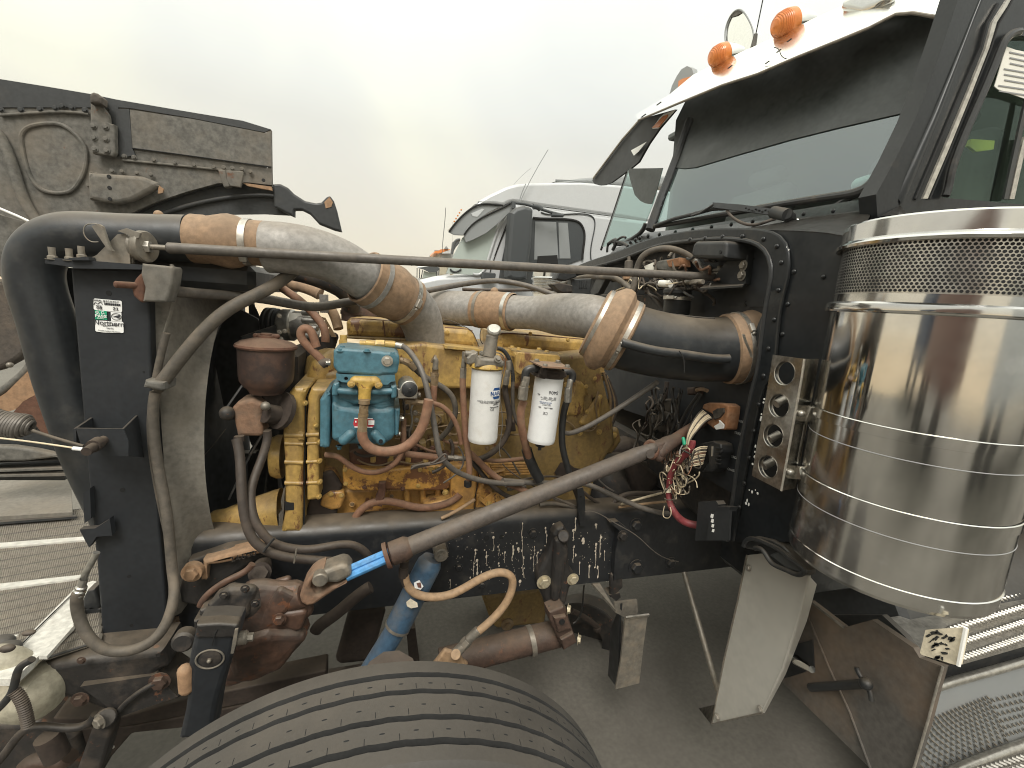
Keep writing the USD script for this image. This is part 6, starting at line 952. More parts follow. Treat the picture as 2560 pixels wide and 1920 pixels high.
wg = smoothpoly((wo+[0, .02, 0])[:, K2]); m = extr(wg, .004); v = m.vertices; obj('glass', trimesh.Trimesh(np.c_[v[:, 0], Ys+.01+v[:, 2], v[:, 1]], m.faces, process=False), 'glass_dark', dr2)
obj('vent_bar', ribbon(P3('K', '2215,1180 2160,1400 2090,1720', Ys-.006), P3('K', '2250,1180 2200,1400 2130,1720', Ys-.006), .008), 'steel', dr2); obj('vent_seal', ribbon(P3('K', '2230,850 2130,1300 2040,1720', Ys-.004), P3('K', '2260,850 2170,1300 2090,1720', Ys-.004), .006), 'hose_black', dr2)
nt = obj('notice', plate('K', '2062,402 2140,430 2330,470 2330,890 2212,850 1985,770 1958,745', Ys-.003, .002), 'paper', dr2, 'white printed notice inside the window'); 
for k in range(8):
    y = 440+k*48; obj('print_line', slab([pt('K', 2090-k*16+18*(k % 3), y+4, Ys-.0045), pt('K', 2320, y+52, Ys-.0045), pt('K', 2320, y+64, Ys-.0045), pt('K', 2088-k*16+18*(k % 3), y+16, Ys-.0045)], .0006), 'ink_grey', nt)
# interior
ci = thing('cab_interior', 'dark cab interior with seat backs', parent=T)
obj('rear_wall', box([2.6, 0, 2.35], [.04, 1.84, 1.3], .01), 'dark_inside', ci); obj('far_side', box([2.25, .93, 2.62], [.74, .03, .85], .01), 'dark_inside', ci); obj('headliner', box([2.2, 0, 2.98], [.8, 1.84, .04], .01), 'seat_grey', ci); obj('dashboard', blob([[1.62, -.7, 2.17], [1.62, .7, 2.17], [1.75, -.7, 2.15], [1.75, .7, 2.15]], .06), 'dark_inside', ci)
obj('dash_item', blob([onws('U', 2148, 462, -.06), onws('U', 2168, 455, -.06)], .022), 'filter_white', ci)
for s in (-.45, .45): obj('seat', cat(blob([[2.15, s-.2, 2.1], [2.15, s+.2, 2.1], [2.2, s-.18, 2.55], [2.2, s+.18, 2.55]], .06), blob([[2.22, s-.08, 2.68], [2.22, s+.08, 2.68]], .05)), 'seat_grey', ci)
obj('reflector', slab(P3('K', '1760,1200 1960,1215 1950,1290 1800,1310 1735,1260', -.80), .01), 'hivis', ci, 'bright yellow reflective patch'); obj('steering_wheel', sweep([[1.85+.10*math.cos(t), -.45+.22*math.sin(t), 2.22+.18*math.cos(t)] for t in np.linspace(0, 6.283, 41)], .014, 8, False), 'hose_black', ci)
# roof and visor
vb = P3('J', '470,1040,1.20 800,900,1.23 1200,735,1.26 1500,640,1.29 1850,490,1.33 2212,345,1.37 K:880,238,1.42 K:1000,175,1.44 K:1100,125,1.46 K:1250,112,1.48 K:1450,146,1.50 K:1590,95,1.52 K:1700,-10,1.54 K:1800,-150,1.56', None, 'X'); vt_ = P3('J', '440,1000,1.30 735,828,1.34 950,650,1.36 1390,445,1.42 1680,320,1.45 1955,185,1.48 2212,70,1.52 K:900,-120,1.6 K:1000,-180,1.62 K:1200,-250,1.64 K:1450,-290,1.66 K:1650,-300,1.68 K:1760,-320,1.7 K:1850,-350,1.7', None, 'X')
vi = thing('visor', 'polished steel visor along the roof edge, its dark end drooping past the pillar', parent=T)
obj('panel', ribbon(vt_, vb, .004), 'visor_steel', vi, smooth=70); obj('lip', sweep(vb, .005, 8), 'dull_steel', vi)
obj('drooping_end', slab(P3('J', '480,1032 440,1075 330,1210 80,1535 72,1562 90,1590 135,1602 180,1598 235,1578 400,1458 470,1400 560,1240 650,1110 790,945', 1.30, 'X'), .012, .0), 'hood_dark', vi); obj('droop_edge', sweep(P3('J', '485,1030 330,1205 80,1540', 1.29, 'X'), .006, 6), 'steel', vi)
obj('mirror_glint', slab(P3('J', '688,985 795,945 645,1108 590,1112 650,1020', 1.285, 'X'), .002), 'glint_white', vi); obj('bracket_glint', slab(P3('J', '405,1300 540,1225 470,1310 430,1345', 1.285, 'X'), .002), 'glint_white', vi)  # white slivers paint bright glints at the visor end
for x, y, a_ in ((645, 895, .6), (512, 1000, .6), (1260, 578, .6), (1580, 540, .5), (1680, 440, .5), (1772, 348, .45)):
    p = pt('J', x, y, 1.235+(x-500)*.00008, 'X'); obj('slot', slab([pt('J', x-24, y+14, 1.20+(x-470)*.0001, 'X'), pt('J', x+18, y-18, 1.20+(x-470)*.0001, 'X'), pt('J', x+24, y-12, 1.20+(x-470)*.0001, 'X'), pt('J', x-14, y+16, 1.20+(x-470)*.0001, 'X')], .002), 'hole_black', vi)
obj('antenna_reflection', tube('J', '1645,410 1690,440 1700,470 1720,495 1750,508', 7, 1.30, ax='X'), 'hood_dark', vi)  # dark line painted as the antenna's reflection in the steel
obj('roof_lamp', blob(P3('K', '700,40 850,70 960,50 1040,-10 900,-60', 1.50, 'X'), .02), 'stainless', cb)
def marker(cr, cx, cy, w, X_, par_label):
    g = thing('marker_lamp', par_label, parent=T); p = pt(cr, cx, cy, X_, 'X'); s = w*mpp(cr, p); d = np.array([-.93, .12, -.30]); d /= np.linalg.norm(d)
    obj('lens', lathe([(s*.52, -.01), (s*.52, .012), (s*.47, s*.25), (s*.40, s*.45), (s*.25, s*.62), (0, s*.68)], p, d, 28), 'amber', g, 'amber ribbed lens')
    for k in range(8): q = s*(.14+k*.06); r = s*np.interp(.14+k*.06, [0, .25, .45, .62, .68], [.52, .475, .41, .26, .04])*1.015; obj('lens_rib', lathe([(r*.97, q-s*.016), (r+s*.012, q), (r*.96, q+s*.016)], p, d, 28), 'amber', g)
    obj('housing', lathe([(s*.5, -.012), (s*.42, -s*.5), (s*.2, -s*1.0), (0, -s*1.05)], p, d, 28), 'visor_steel', g); return g
marker('J', 1200, 480, 185, 1.40, 'amber cab marker lamp nearer the windshield middle'); marker('J', 1775, 205, 225, 1.47, 'largest amber cab marker lamp on the roof')
g = thing('marker_lamp', 'small amber marker lamp peeping over the visor', parent=T); obj('lens', slab(P3('J', '812,750 815,700 850,680 940,655 900,690 820,752', 1.38, 'X'), .05), 'amber', g); g = thing('marker_lamp', 'amber sliver painted as a lamp reflection at the visor end', parent=T); obj('lens', slab(P3('J', '585,1105 680,1005 720,990 715,1010 645,1100', 1.28, 'X'), .004), 'amber', g)  # the last lens is a lamp's reflection, painted as an amber sliver
hn = thing('air_horn', 'chrome trumpet shield standing on the roof behind the lamps', parent=T)
obj('shell', slab(P3('J', '1222,385 1240,180 1262,125 1290,95 1325,82 1365,95 1410,150 1450,220 1468,290 1455,415 1385,445', 1.60, 'X'), .04, .0), 'chrome', hn); obj('hood_tip', slab(P3('J', '1268,150 1275,120 1310,95 1345,92 1365,105 1320,135', 1.595, 'X'), .004), 'hood_dust', hn); obj('rim', sweep(spline(P3('J', '1230,385 1255,160 1330,84 1420,165 1465,290 1455,410', 1.595, 'X'), 6), .004, 6), 'far_grey', hn)
hn = thing('air_horn', 'small chrome trumpet shield left of the other', parent=T); obj('shell', slab(P3('J', '735,825 760,740 800,660 840,600 890,570 930,590 948,640 950,655 850,720', 1.45, 'X'), .03), 'far_grey', hn)
an_ = thing('antenna', 'thin whip antenna on the black cab roof', parent=T); obj('base', rod(pt('J', 1462, 412, 1.55, 'X'), pt('J', 1485, 295, 1.55, 'X'), .012, .008), 'hood_dust', an_); obj('whip', rod(pt('J', 1485, 295, 1.55, 'X'), pt('J', 1590, -220, 1.55, 'X'), .0025), 'hood_dark', an_)

# ================= air cleaners
AX, AY, AR = 1.246, 1.195, .209
def zfront(u, v, y=-AY):
    d = np.array([AX, y])-EYE[:2]; d /= np.linalg.norm(d); q = np.array([AX, y])-AR*d; r = ray(u, v); t = ((q-EYE[:2]) @ d)/(r[:2] @ d); return (EYE+r*t)[2]
def zleft(u, v):
    c = np.array([AX, -AY])-EYE[:2]; D = np.hypot(*c); a = math.asin(AR/D); L = math.sqrt(D*D-AR*AR); dd = np.array([c[0]*math.cos(a)-c[1]*math.sin(a), c[0]*math.sin(a)+c[1]*math.cos(a)])/D; q = EYE[:2]+dd*L; r = ray(u, v); t = ((q-EYE[:2]) @ dd)/(r[:2] @ dd); return (EYE+r*t)[2]
zc, zm, zr, z1, z2, z3 = zleft(2112, 575), zleft(2092, 628), zleft(2070, 768), zleft(1995, 1013), zleft(1985, 1169), zleft(1970, 1307)
zb = zfront(2361, 1569); zm2 = zleft(2078, 738)
def cleaner(y, lab, holes=True):
    g = thing('air_cleaner', lab, parent=T); o = np.array([AX, y, 0]); zz = [0, 0, 1.]
    obj('body', lathe([(0, zb+.02), (AR*.90, zb+.015), (AR*.985, zb+.004), (AR, zb+.012), (AR, zr-.01)], o, zz, 128), 'stainless', g, smooth=20)
    obj('ring', lathe([(AR, zr-.012), (AR+.012, zr-.010), (AR+.014, zr-.004), (AR+.012, zr+.008), (AR+.008, zr+.012), (AR-.002, zr+.012)], o, zz, 128), 'steel' if False else 'stainless', g, smooth=30)
    obj('collar', lathe([(AR-.001, zr+.010), (AR-.001, zm2)], o, zz, 128), 'stainless', g); obj('inner', lathe([(AR-.014, zm2-.02), (AR-.014, zm+.03)], o, zz, 64), 'hole_black', g)
    obj('screen', lathe([(AR-.002, zm2), (AR-.002, zm+.006)], o, zz, 128), 'stainless_brushed', g)
    obj('cap', lathe([(AR-.001, zm), (AR+.012, zm-.004), (AR+.014, zm+.002), (AR+.012, zm+.006), (AR+.004, zm+.012), (AR+.004, zc-.004), (AR+.001, zc), (AR-.01, zc+.001), (0, zc+.002)], o, zz, 128), 'stainless', g, smooth=30)
    if holes:
        hs_ = []; step = .0086; nrow = int((zm-zm2)/(step*.80)); na = int(2*math.pi*AR/step)
        for i in range(nrow):
            for k in range(na):
                a = (k+.5*(i % 2))*2*math.pi/na
                if math.cos(a-math.atan2(EYE[1]-y, EYE[0]-AX)) < -.05: continue
                c, s = math.cos(a), math.sin(a); t = np.linspace(0, 2*math.pi, 9)[:-1]; pc = np.array([AX+(AR-.0012)*c, y+(AR-.0012)*s, zm2+.006+i*step*.80]); P_ = pc+.0032*(np.cos(t)[:, None]*np.array([-s, c, 0])+np.sin(t)[:, None]*np.array([0, 0, 1]))
                hs_.append(P_)
        Vh = np.vstack(hs_); Fh = np.vstack([np.array([[0, j, j+1] for j in range(1, 7)])+8*q for q in range(len(hs_))]); obj('perforations', trimesh.Trimesh(Vh, Fh, process=False), 'hole_black', g, kind='stuff', smooth=False)
    return g
ac1 = cleaner(-AY, 'polished stainless canister air cleaner nearest the viewer')
for z_ in (z1, z2): obj('band', lathe([(AR, z_-.012), (AR+.003, z_-.011), (AR+.003, z_+.011), (AR, z_+.012)], [AX, -AY, 0], [0, 0, 1], 128), 'stainless', ac1, smooth=20); obj('band_edge', lathe([(AR+.002, z_+.0105), (AR+.0042, z_+.012), (AR+.002, z_+.0135)], [AX, -AY, 0], [0, 0, 1], 128), 'chrome', ac1)
for z_ in (z1-.05, z2-.05): obj('seam', lathe([(AR+.0002, z_-.0012), (AR+.0012, z_), (AR+.0002, z_+.0012)], [AX, -AY, 0], [0, 0, 1], 128), 'ink_grey', ac1)
obj('band_edge', lathe([(AR, z3-.0015), (AR+.0025, z3), (AR, z3+.0015)], [AX, -AY, 0], [0, 0, 1], 128), 'chrome', ac1)
ac2 = cleaner(AY, 'far air cleaner with a chrome cap beyond the engine', False)
for k in range(9): z_ = zm-.015-k*.010; obj('louvre', lathe([(AR, z_-.003), (AR+.004, z_), (AR, z_+.003)], [AX, AY, 0], [0, 0, 1], 64), 'stainless', ac2)
obj('inlet_duct', lathe([(.150, -.05), (.150, .02), (.165, .03), (.165, .06), (.150, .07), (.150, .18)], pt('L', 2060, 1330, 1.30, 'X')+np.array([.0, .12, 0]), [.25, -1, 0], 40), 'black_plastic', ac1)
hb = thing('support_bracket', 'stainless bracket with four round holes beside the air cleaner', parent=T)
Xb = 1.06
def bpl(s, val, d, holes=()): return plate('M', s, val, d, 0, .002, holes, ax='X')
bpt = P3('M', '1345,25 1625,62 1420,1250 1155,1115', Xb, 'X')
obj('face', plate('M', '1342,25 1628,62 1600,250 1500,800 1418,1252 1290,1185 1152,1115 1190,880 1280,400', Xb, .004, 0, 0, ((1447, 190, 208), (1397, 485, 208), (1345, 755, 206), (1297, 1035, 200)), ax='X'), 'stainless_brushed', hb)
obj('flange', ribbon(P3('M', '1628,62 1600,250 1500,800 1418,1252', Xb, 'X'), P3('M', '1628,62 1600,250 1500,800 1418,1252', Xb, 'X')+[.06, .01, 0], .003), 'stainless_brushed', hb); obj('edge', sweep(P3('M', '1628,62 1600,250 1500,800 1418,1252', Xb, 'X'), .003, 8), 'steel', hb)
for x, y, w in ((1447, 190, 208), (1397, 485, 208), (1345, 755, 206), (1297, 1035, 200)): p = pt('M', x, y, Xb, 'X'); r_ = w/2*mpp('M', p); obj('hole_rim', lathe([(r_, 0), (r_+.002, -.001), (r_+.001, .012), (r_-.001, .012)], p, [1, 0, 0], 28), 'stainless_brushed', hb)
for s, (bx_, by_) in (('1570,485 1670,482 1690,500 1640,630 1560,615', (1595, 555)), ('1475,1020 1570,1030 1600,1150 1470,1140', (1495, 1085))): t = obj('band_lug', plate('M', s, Xb+.02, .02, 0, .003, ax='X'), 'stainless_brushed', hb); obj('rivet', ball(pt('M', bx_, by_, Xb+.018, 'X'), .0085), 'aluminium', t)
obj('clamp_bar', rod(pt('M', 1612, 640, Xb+.05, 'X'), pt('M', 1545, 1020, Xb+.05, 'X'), .009), 'stainless_brushed', hb); obj('backing', plate('M', '1360,200 1560,250 1380,1180 1200,1090', Xb+.09, .01, ax='X'), 'black_paint', hb)
for x, y in ((1400, 440), (1340, 760), (1290, 1000)): obj('latch_bolt', rod(pt('M', x-30, y+30, Xb+.03, 'X'), pt('M', x+60, y-20, Xb+.06, 'X'), .012), 'steel', hb)

# ================= steps and boxes under the cab
spn = thing('splash_panel', 'folded stainless splash panel under the cab', parent=T)
obj('panel', plate('Q', '430,175 520,165 640,205 832,308 770,560 662,905 530,1188 205,1258 280,860 370,470', 1.20, .006, ax='X'), 'panel_steel', spn); obj('fold', ribbon(P3('Q', '832,308 770,560 662,905 530,1188', 1.20, 'X'), P3('Q', '880,362 815,600 680,940', 1.26, 'X').tolist()+[pt('Q', 545, 1190, 1.22, 'X')], .004), 'panel_steel', spn); obj('edge', sweep(P3('Q', '430,175 370,470 280,860 205,1258 530,1188', 1.198, 'X'), .003, 6), 'dull_steel', spn)
for x, y in ((240, 1212), (513, 1165), (440, 255)): obj('bolt', bolt('Q', x, y, 1.197, 30, 'X', (-1, 0, 0)), 'steel', spn)
obj('foot', slab([pt('Q', 120, 1160, 1.24, 'X'), pt('Q', 225, 1135, 1.24, 'X'), pt('Q', 215, 1255, 1.2, 'X'), pt('Q', 195, 1258, 1.2, 'X')], .006), 'stainless_brushed', spn); obj('strut', rod(pt('Q', 25, 285, 1.26, 'X'), pt('Q', 245, 1050, 1.24, 'X'), .011), 'dull_steel', spn)
lt = thing('rubber_latch', 'black rubber hood latch hanging over the splash panel', parent=T)
obj('strap', plate('Q', '395,95 450,62 490,52 590,75 660,112 715,170 760,225 822,270 815,300 770,312 730,300 660,270 600,240 560,200 530,160 470,140 420,135', 1.13, .03, .008, .004, ax='X'), 'hose_black', lt); obj('opening', plate('Q', '500,110 530,98 600,128 640,150 560,150 520,140', 1.126, .006, ax='X'), 'hole_black', lt); obj('tongue', plate('Q', '575,175 640,140 700,165 795,265 770,285 680,260', 1.122, .012, .004, ax='X'), 'hood_dark', lt); obj('ring', sweep(spline(P3('Q', '410,120 440,72 500,75 560,100 640,140 720,205 800,270 765,300 680,270 590,225 545,160 480,130', 1.118, 'X'), 4), .007, 8), 'black_plastic', lt)
obj('cab_sill', plate('M', '985,1290 1155,1115 1420,1250 1460,1400 1480,1560 1560,1800 1350,1820 1000,1720', 1.20, .05, ax='X'), 'black_paint', cb)
bx_ = thing('battery_box', 'dust-streaked brown battery box panel with a black latch', parent=T)
obj('panel', plate('Q', '835,470 1055,640 1235,590 1500,770 1540,835 1690,890 1650,1030 1595,1240 1500,1560 1430,1800 1270,1800 1220,1543 650,985 790,640', 1.32, .02, ax='X'), 'box_dusty', bx_); obj('edge', sweep(P3('Q', '1690,890 1650,1030 1595,1240 1500,1560 1430,1800', 1.315, 'X'), .003, 8), 'steel', bx_); obj('crease', sweep(P3('Q', '820,560 960,900 1090,1180 1230,1560 1290,1800', 1.318, 'X'), .003, 6), 'box_dusty', bx_)
obj('latch', cat(tube('Q', '1135,895 1160,950 1200,1010 1230,1110', 30, 1.27, ax='X'), rod(pt('Q', 840, 1025, 1.31, 'X'), pt('Q', 1200, 1000, 1.28, 'X'), .012), ball(pt('Q', 1195, 1000, 1.26, 'X'), .016)), 'black_plastic', bx_); obj('catch', cat(rod(pt('Q', 750, 850, 1.28, 'X'), pt('Q', 850, 910, 1.26, 'X'), .016, .010)), 'chrome', bx_); obj('hinge_plate', plate('Q', '690,760 850,720 860,900 790,930 660,970', 1.315, .006, ax='X'), 'black_plastic', bx_)
obj('tank_end', plate('Q', '800,560 1060,640 1235,590 1500,770 1450,700 1300,560', 1.42, .02, ax='X'), 'hood_dark', bx_); obj('top_edge', sweep(P3('Q', '835,470 1055,640', 1.318, 'X'), .004, 6), 'dull_steel', bx_)
pp = thing('peeling_plate', 'cream plate with peeling black paint under the air cleaner', parent=T)
obj('plate', plate('Q', '1578,655 1838,640 1790,886 1540,812', 1.16, .012, 0, .004, ax='X'), 'plate_peeling', pp); obj('edge', sweep(P3('Q', '1838,640 1790,886', 1.158, 'X'), .004, 6), 'flake', pp)
pk_ = []
for k in range(26):
    x, y = rng.uniform(1590, 1790), rng.uniform(665, 860); 
    if y > 812+(x-1540)*.28: continue
    w_, h_ = rng.uniform(10, 34), rng.uniform(6, 18); a_ = rng.uniform(-.6, .2); th2 = np.linspace(0, 6.28, 10)[:-1]
    P_ = [pt('Q', x+w_*math.cos(t)*rng.uniform(.4, 1), y+h_*math.sin(t)*rng.uniform(.4, 1)+a_*w_*math.cos(t), 1.1585, 'X') for t in th2]; pk_.append(slab(P_, .001))
obj('peeled_paint', cat(*pk_), 'peel_dark', pp, kind='stuff')
ts = thing('cab_step', 'aluminium cab steps with rope-twist tread plates', parent=T)
def tread(rows, w, hgt, mat='aluminium'):
    out = []
    for (a, b, n) in rows:
        a, b = np.asarray(a), np.asarray(b)
        for k in range(n):
            c = a+(b-a)*(k+.5)/n; e = (b-a)/np.linalg.norm(b-a); sx = e*.6+np.array([0, -.8, 0])*.9; sx /= np.linalg.norm(sx); o = sweep([c-sx*w, c-sx*w*.5+[0, 0, hgt*.6], c+sx*w*.5+[0, 0, hgt*.6], c+sx*w], [.001, .0055, .0055, .001], 6); out.append(o)
    return cat(*out)
ZT = .86
obj('top_plate', slab(P3('Q', '1240,590 1700,520 2400,380 2400,690 2212,745 1800,862 1740,850 1500,770', ZT-.01, 'Z'), .012), 'aluminium', ts)
r_a = [(pt('Q', 1800+i*-30, 845-i*95, ZT, 'Z'), pt('Q', 2400+0*i, 640-i*95, ZT, 'Z'), 30) for i in range(4)]
obj('tread', tread(r_a, .016, .008), 'aluminium', ts, kind='stuff'); obj('tread', tread([(pt('Q', 1245, 605, ZT, 'Z'), pt('Q', 1490, 765, ZT, 'Z'), 12)], .014, .008), 'aluminium', ts, kind='stuff')
obj('black_band', plate('Q', '1690,895 1800,865 2400,700 2400,830 1660,1010', -1.08, .02), 'black_plastic', ts); obj('rail', tube('Q', '1640,1025 1800,975 2000,920 2400,800', 52, -1.10), 'aluminium', ts)
obj('kick_plate', plate('Q', '1640,1045 2400,830 2400,1400 1740,1800 1480,1800 1600,1230', -1.09, .02), 'far_grey', ts)
rows = []
for i in range(13):
    y0 = 1235+i*38; rows.append((pt('Q', 1612-i*10, y0, -1.094), pt('Q', 1990+i*14, 1085+i*30, -1.094), 15))
for i in range(6): rows.append((pt('Q', 1995+i*20, 1110+i*44, -1.094), pt('Q', 2400, 1020+i*44, -1.094), 12))
def tread2(rows):
    out = []
    for (a, b, n) in rows:
        a, b = np.asarray(a), np.asarray(b)
        for k in range(n): c = a+(b-a)*(k+.5)/n; out.append(sweep([c+[-.012, 0, .011], c+[0, -.003, .0], c+[.012, 0, -.011]], [.001, .004, .001], 6))
    return cat(*out)
obj('tread', tread2(rows), 'dull_steel', ts, kind='stuff'); obj('rail', tube('Q', '1700,1600 1900,1510 2212,1395 2400,1330', 60, -1.12), 'aluminium', ts); obj('lower_step', slab(P3('Q', '1750,1620 2400,1400 2400,1900 1700,1900', .45, 'Z'), .012), 'aluminium', ts); obj('tread', tread([(pt('Q', 1800, 1600+i*60, .46, 'Z'), pt('Q', 2400, 1420+i*60, .46, 'Z'), 22) for i in range(4)], .016, .008), 'aluminium', ts, kind='stuff')
obj('fuel_tank', lathe([(0, 0), (.26, 0), (.28, .02), (.28, 1.3), (0, 1.3)], [1.75, -.75, .72], [1, 0, 0], 48), 'hood_dark', T, 'dark fuel tank behind the steps')
obj('sleeper', box([4.7, 0, 2.1], [2.9, 2.2, 2.3], .05), 'black_paint', T)
for s_ in (-1, 1):
    for xx in (5.2, 6.5): obj('drive_wheel', lathe([(0, .02), (.3, .02), (.32, 0), (.5, 0), (.52, .03), (.52, .55), (.5, .58), (0, .58)], [xx, s_*.52, .52], [0, s_, 0], 32), 'tyre', T)
obj('far_front_wheel', lathe([(0, .05), (.3, .05), (.32, .02), (.55, .02), (.575, .05), (.575, .22), (.55, .25), (0, .25)], [-.01, 1.117-.12, .55], [0, 1, 0], 48), 'tyre', T)
obj('cab_underside', box([2.0, 0, 1.12], [1.5, 1.5, .2], .02), 'grimy_black', T); obj('transmission', blob([[1.1, 0, .95], [1.9, 0, .9]], [.22, .18], .02, 6), 'grimy_black', T)

# ================= tilted hood
ho = thing('hood', 'hood tilted forward, its dusty underside towards the engine', parent=T)
YH = 1.0
obj('side_panel', plate('A', '-500,420 0,508 300,556 570,602 750,640 1250,725 1560,776 1742,832 1748,1190 1590,1172 1400,1178 1200,1232 1000,1300 840,1372 700,1500 -500,1700', YH, .03, holes=((787, 665, 17), (1259, 745, 16), (1706, 846, 16), (1715, 1074, 14))), 'hood_dust', ho)
obj('outer_lip', plate('A', '-500,420 0,508 570,602 750,640 1250,725 1560,776 1742,832 1700,850 1240,760 840,695 760,690 760,1000 735,1010 700,700 570,690 0,690 -500,640', YH-.006, .006), 'hood_dark', ho)
obj('frame_step', plate('A', '745,700 830,700 850,950 870,1000 770,1010 745,900', YH-.012, .012), 'hood_dark', ho)
obj('upper_panel', plate('A', '835,705 1240,765 1700,855 1740,840 1745,1070 1300,1010 850,950', YH-.010, .004), 'hood_dust', ho)
obj('panel_seam', tube('A', '850,952 1300,1012 1740,1075', 6, YH-.014, n=2, seg=6), 'hole_black', ho)
obj('brace', plate('A', '560,1105 905,1130 1010,1170 1022,1200 850,1290 760,1310 660,1300 565,1280 560,1200', YH-.06, .03, bev=.02), 'hood_dust', ho); obj('brace_tip', plate('A', '1018,1190 1052,1215 1045,1240 1015,1245', YH-.05, .01), 'primer_tan', ho)
obj('hinge_plate', plate('A', '578,600 600,590 655,620 652,680 690,730 700,790 735,800 740,980 722,1005 590,985 580,800', YH-.05, .03, bev=.008), 'hood_dust', ho)
obj('hinge_head', plate('A', '572,610 595,590 620,595 655,625 652,668 575,660', YH-.09, .05, bev=.012), 'hood_brown', ho)
for x, y in ((600, 810), (678, 815), (605, 885), (680, 893), (608, 958), (685, 968)): obj('bolt', bolt('A', x, y, YH-.052, 26), 'hood_dust', ho)
for x, y in ((590, 1115), (620, 1120), (570, 1190), (625, 1195), (600, 1275), (800, 1005), (862, 1012), (990, 1028), (1125, 1045), (1248, 1060), (1375, 1075), (1440, 1078), (1495, 1082), (1555, 1088), (785, 1102), (720, 1098), (880, 1112), (970, 1122), (1610, 1105)): obj('bolt', bolt('A', x, y, YH-.014, 20), 'hood_dust', ho)
for x, y in ((5, 705), (135, 705), (258, 700), (355, 692), (402, 680), (462, 690), (548, 708)): obj('bolt', bolt('A', x, y, YH-.014, 24), 'hood_dark', ho)
for x, y in ((700, 1135), (703, 1207), (706, 1279), (1694, 1159)): p = pt('A', x, y, YH-.062); obj('hole', rod(p-[0, .001, 0], p+[0, .002, 0], .009), 'hole_black', ho)
obj('rib', tube('A', '0,740 200,728 400,720 570,735', 18, YH-.01), 'hood_dust', ho); obj('ledge', tube('A', '790,1030 1000,1050 1250,1075 1440,1095', 14, YH-.008), 'hood_dust', ho)
dp = P3('A', '130,880 170,820 260,795 380,798 470,850 535,930 550,1000 535,1100 500,1170 450,1225 360,1240 260,1215 190,1130 150,1010', YH-.012); obj('pressed_rim', sweep(spline(np.vstack([dp, dp[:1]]), 5)+[0, .004, 0], .0095, 8, False), 'hood_dust', ho); obj('pressed_panel', plate('A', '130,880 170,820 260,795 380,798 470,850 535,930 550,1000 535,1100 500,1170 450,1225 360,1240 260,1215 190,1130 150,1010', YH-.004, .004), 'hood_dark' if False else 'hood_dust', ho)
obj('inner_edge', tube('A', '-20,850 40,960 90,1100 140,1250 240,1420', 60, YH-.02), 'hood_dust', ho)
obj('latch', cat(plate('A', '1400,1090 1450,1090 1460,1150 1475,1175 1480,1200 1440,1205 1420,1160', YH-.05, .04, bev=.006), plate('A', '1452,1095 1562,1100 1565,1120 1545,1205 1480,1195 1460,1160', YH-.06, .02, bev=.004)), 'coupler_tan' if False else 'hood_dust', ho)
# fender with its arch and tail
arch = spline(P3('A', '700,1560 850,1372 1000,1300 1200,1232 1400,1180 1600,1172 1760,1200 1880,1260', YH+.02), 5); obj('fender_arch', ribbon(arch, arch+[0, .42, .0], .01), 'hood_dark', ho, smooth=70); obj('fender_inner', plate('A', '700,1560 850,1372 1000,1300 1200,1236 1400,1186 1600,1178 1760,1200 1880,1262 1895,1395 1870,1385 1700,1375 1500,1378 1300,1420 1000,1600', YH+.05, .02), 'hood_dark', ho)
obj('fender_lip', tube('A', '1000,1400 1150,1340 1350,1290 1550,1262 1750,1260 1880,1300', 26, YH+.04), 'hood_dark', ho)
obj('fender_tail', plate('A', '1752,1182 1800,1180 1850,1205 1890,1245 1960,1290 2030,1305 2065,1300 2100,1265 2122,1258 2145,1290 2165,1350 2198,1490 2150,1480 2050,1440 1990,1375 1940,1350 1893,1350 1893,1395 1870,1385 1760,1330', YH-.01, .04, bev=.012), 'hood_dark', ho); obj('tail_tip', plate('A', '2085,1300 2118,1265 2140,1300 2130,1330 2095,1340', YH-.013, .006), 'primer_tan', ho)
obj('mud_edge', plate('A', '1560,1175 1745,1200 1750,1225 1590,1195', YH-.03, .02), 'primer_tan', ho)
# front wall of the hood, far left
obj('front_panel', plate('B', '-500,-100 0,130 200,180 420,250 420,650 100,660 0,655 -500,560', .62, .03), 'hood_dust', ho); obj('edge_highlight', tube('B', '-200,-20 0,75 130,130 260,190', 22, .58), 'flake', ho)  # the white tube paints a highlight along the ledge
obj('insulation', plate('B', '-500,600 0,690 75,690 120,800 200,1000 245,1250 220,1330 150,1390 0,1470 -500,1600', .50, .04, bev=.02), 'hood_brown', ho); obj('seam', tube('B', '-100,640 0,655 90,690', 8, .49), 'hole_black', ho); obj('seam', tube('B', '-100,705 0,715 70,725', 6, .485), 'hole_black', ho); obj('stud', ball(pt('B', 85, 1425, .45), .012), 'dull_steel', ho)
obj('hem_tube', tube('B', '-100,1700 0,1660 120,1570 230,1470 290,1350 310,1200', 60, .46), 'hood_dust', ho); obj('tan_panel', plate('B', '-300,1900 60,1659 320,1400 380,1500 390,1640 C:380,130 C:250,190 C:130,290 C:0,330 C:-300,400', .44, .02), 'primer_tan', ho); obj('red_panel', plate('C', '100,330 200,220 330,150 400,170 470,450 500,520 420,560 300,480', .40, .02), 'rust_brown', ho); obj('dark_gap', plate('C', '-300,400 0,340 200,340 330,500 520,560 560,900 0,900 -300,900', .38, .02), 'hood_dark', ho)
for s in ('-300,600 100,610 300,640 530,690 535,700 200,740 -300,740', '-300,760 220,740 550,725 555,745 200,765 -300,790', '-300,820 400,795 575,790 580,810 400,815 -300,850', '-300,860 580,845 585,862 -300,890'): obj('slat', plate('C', s, .34, .03, bev=.01), 'black_paint' if rng.random() < .6 else 'hood_dust', ho)
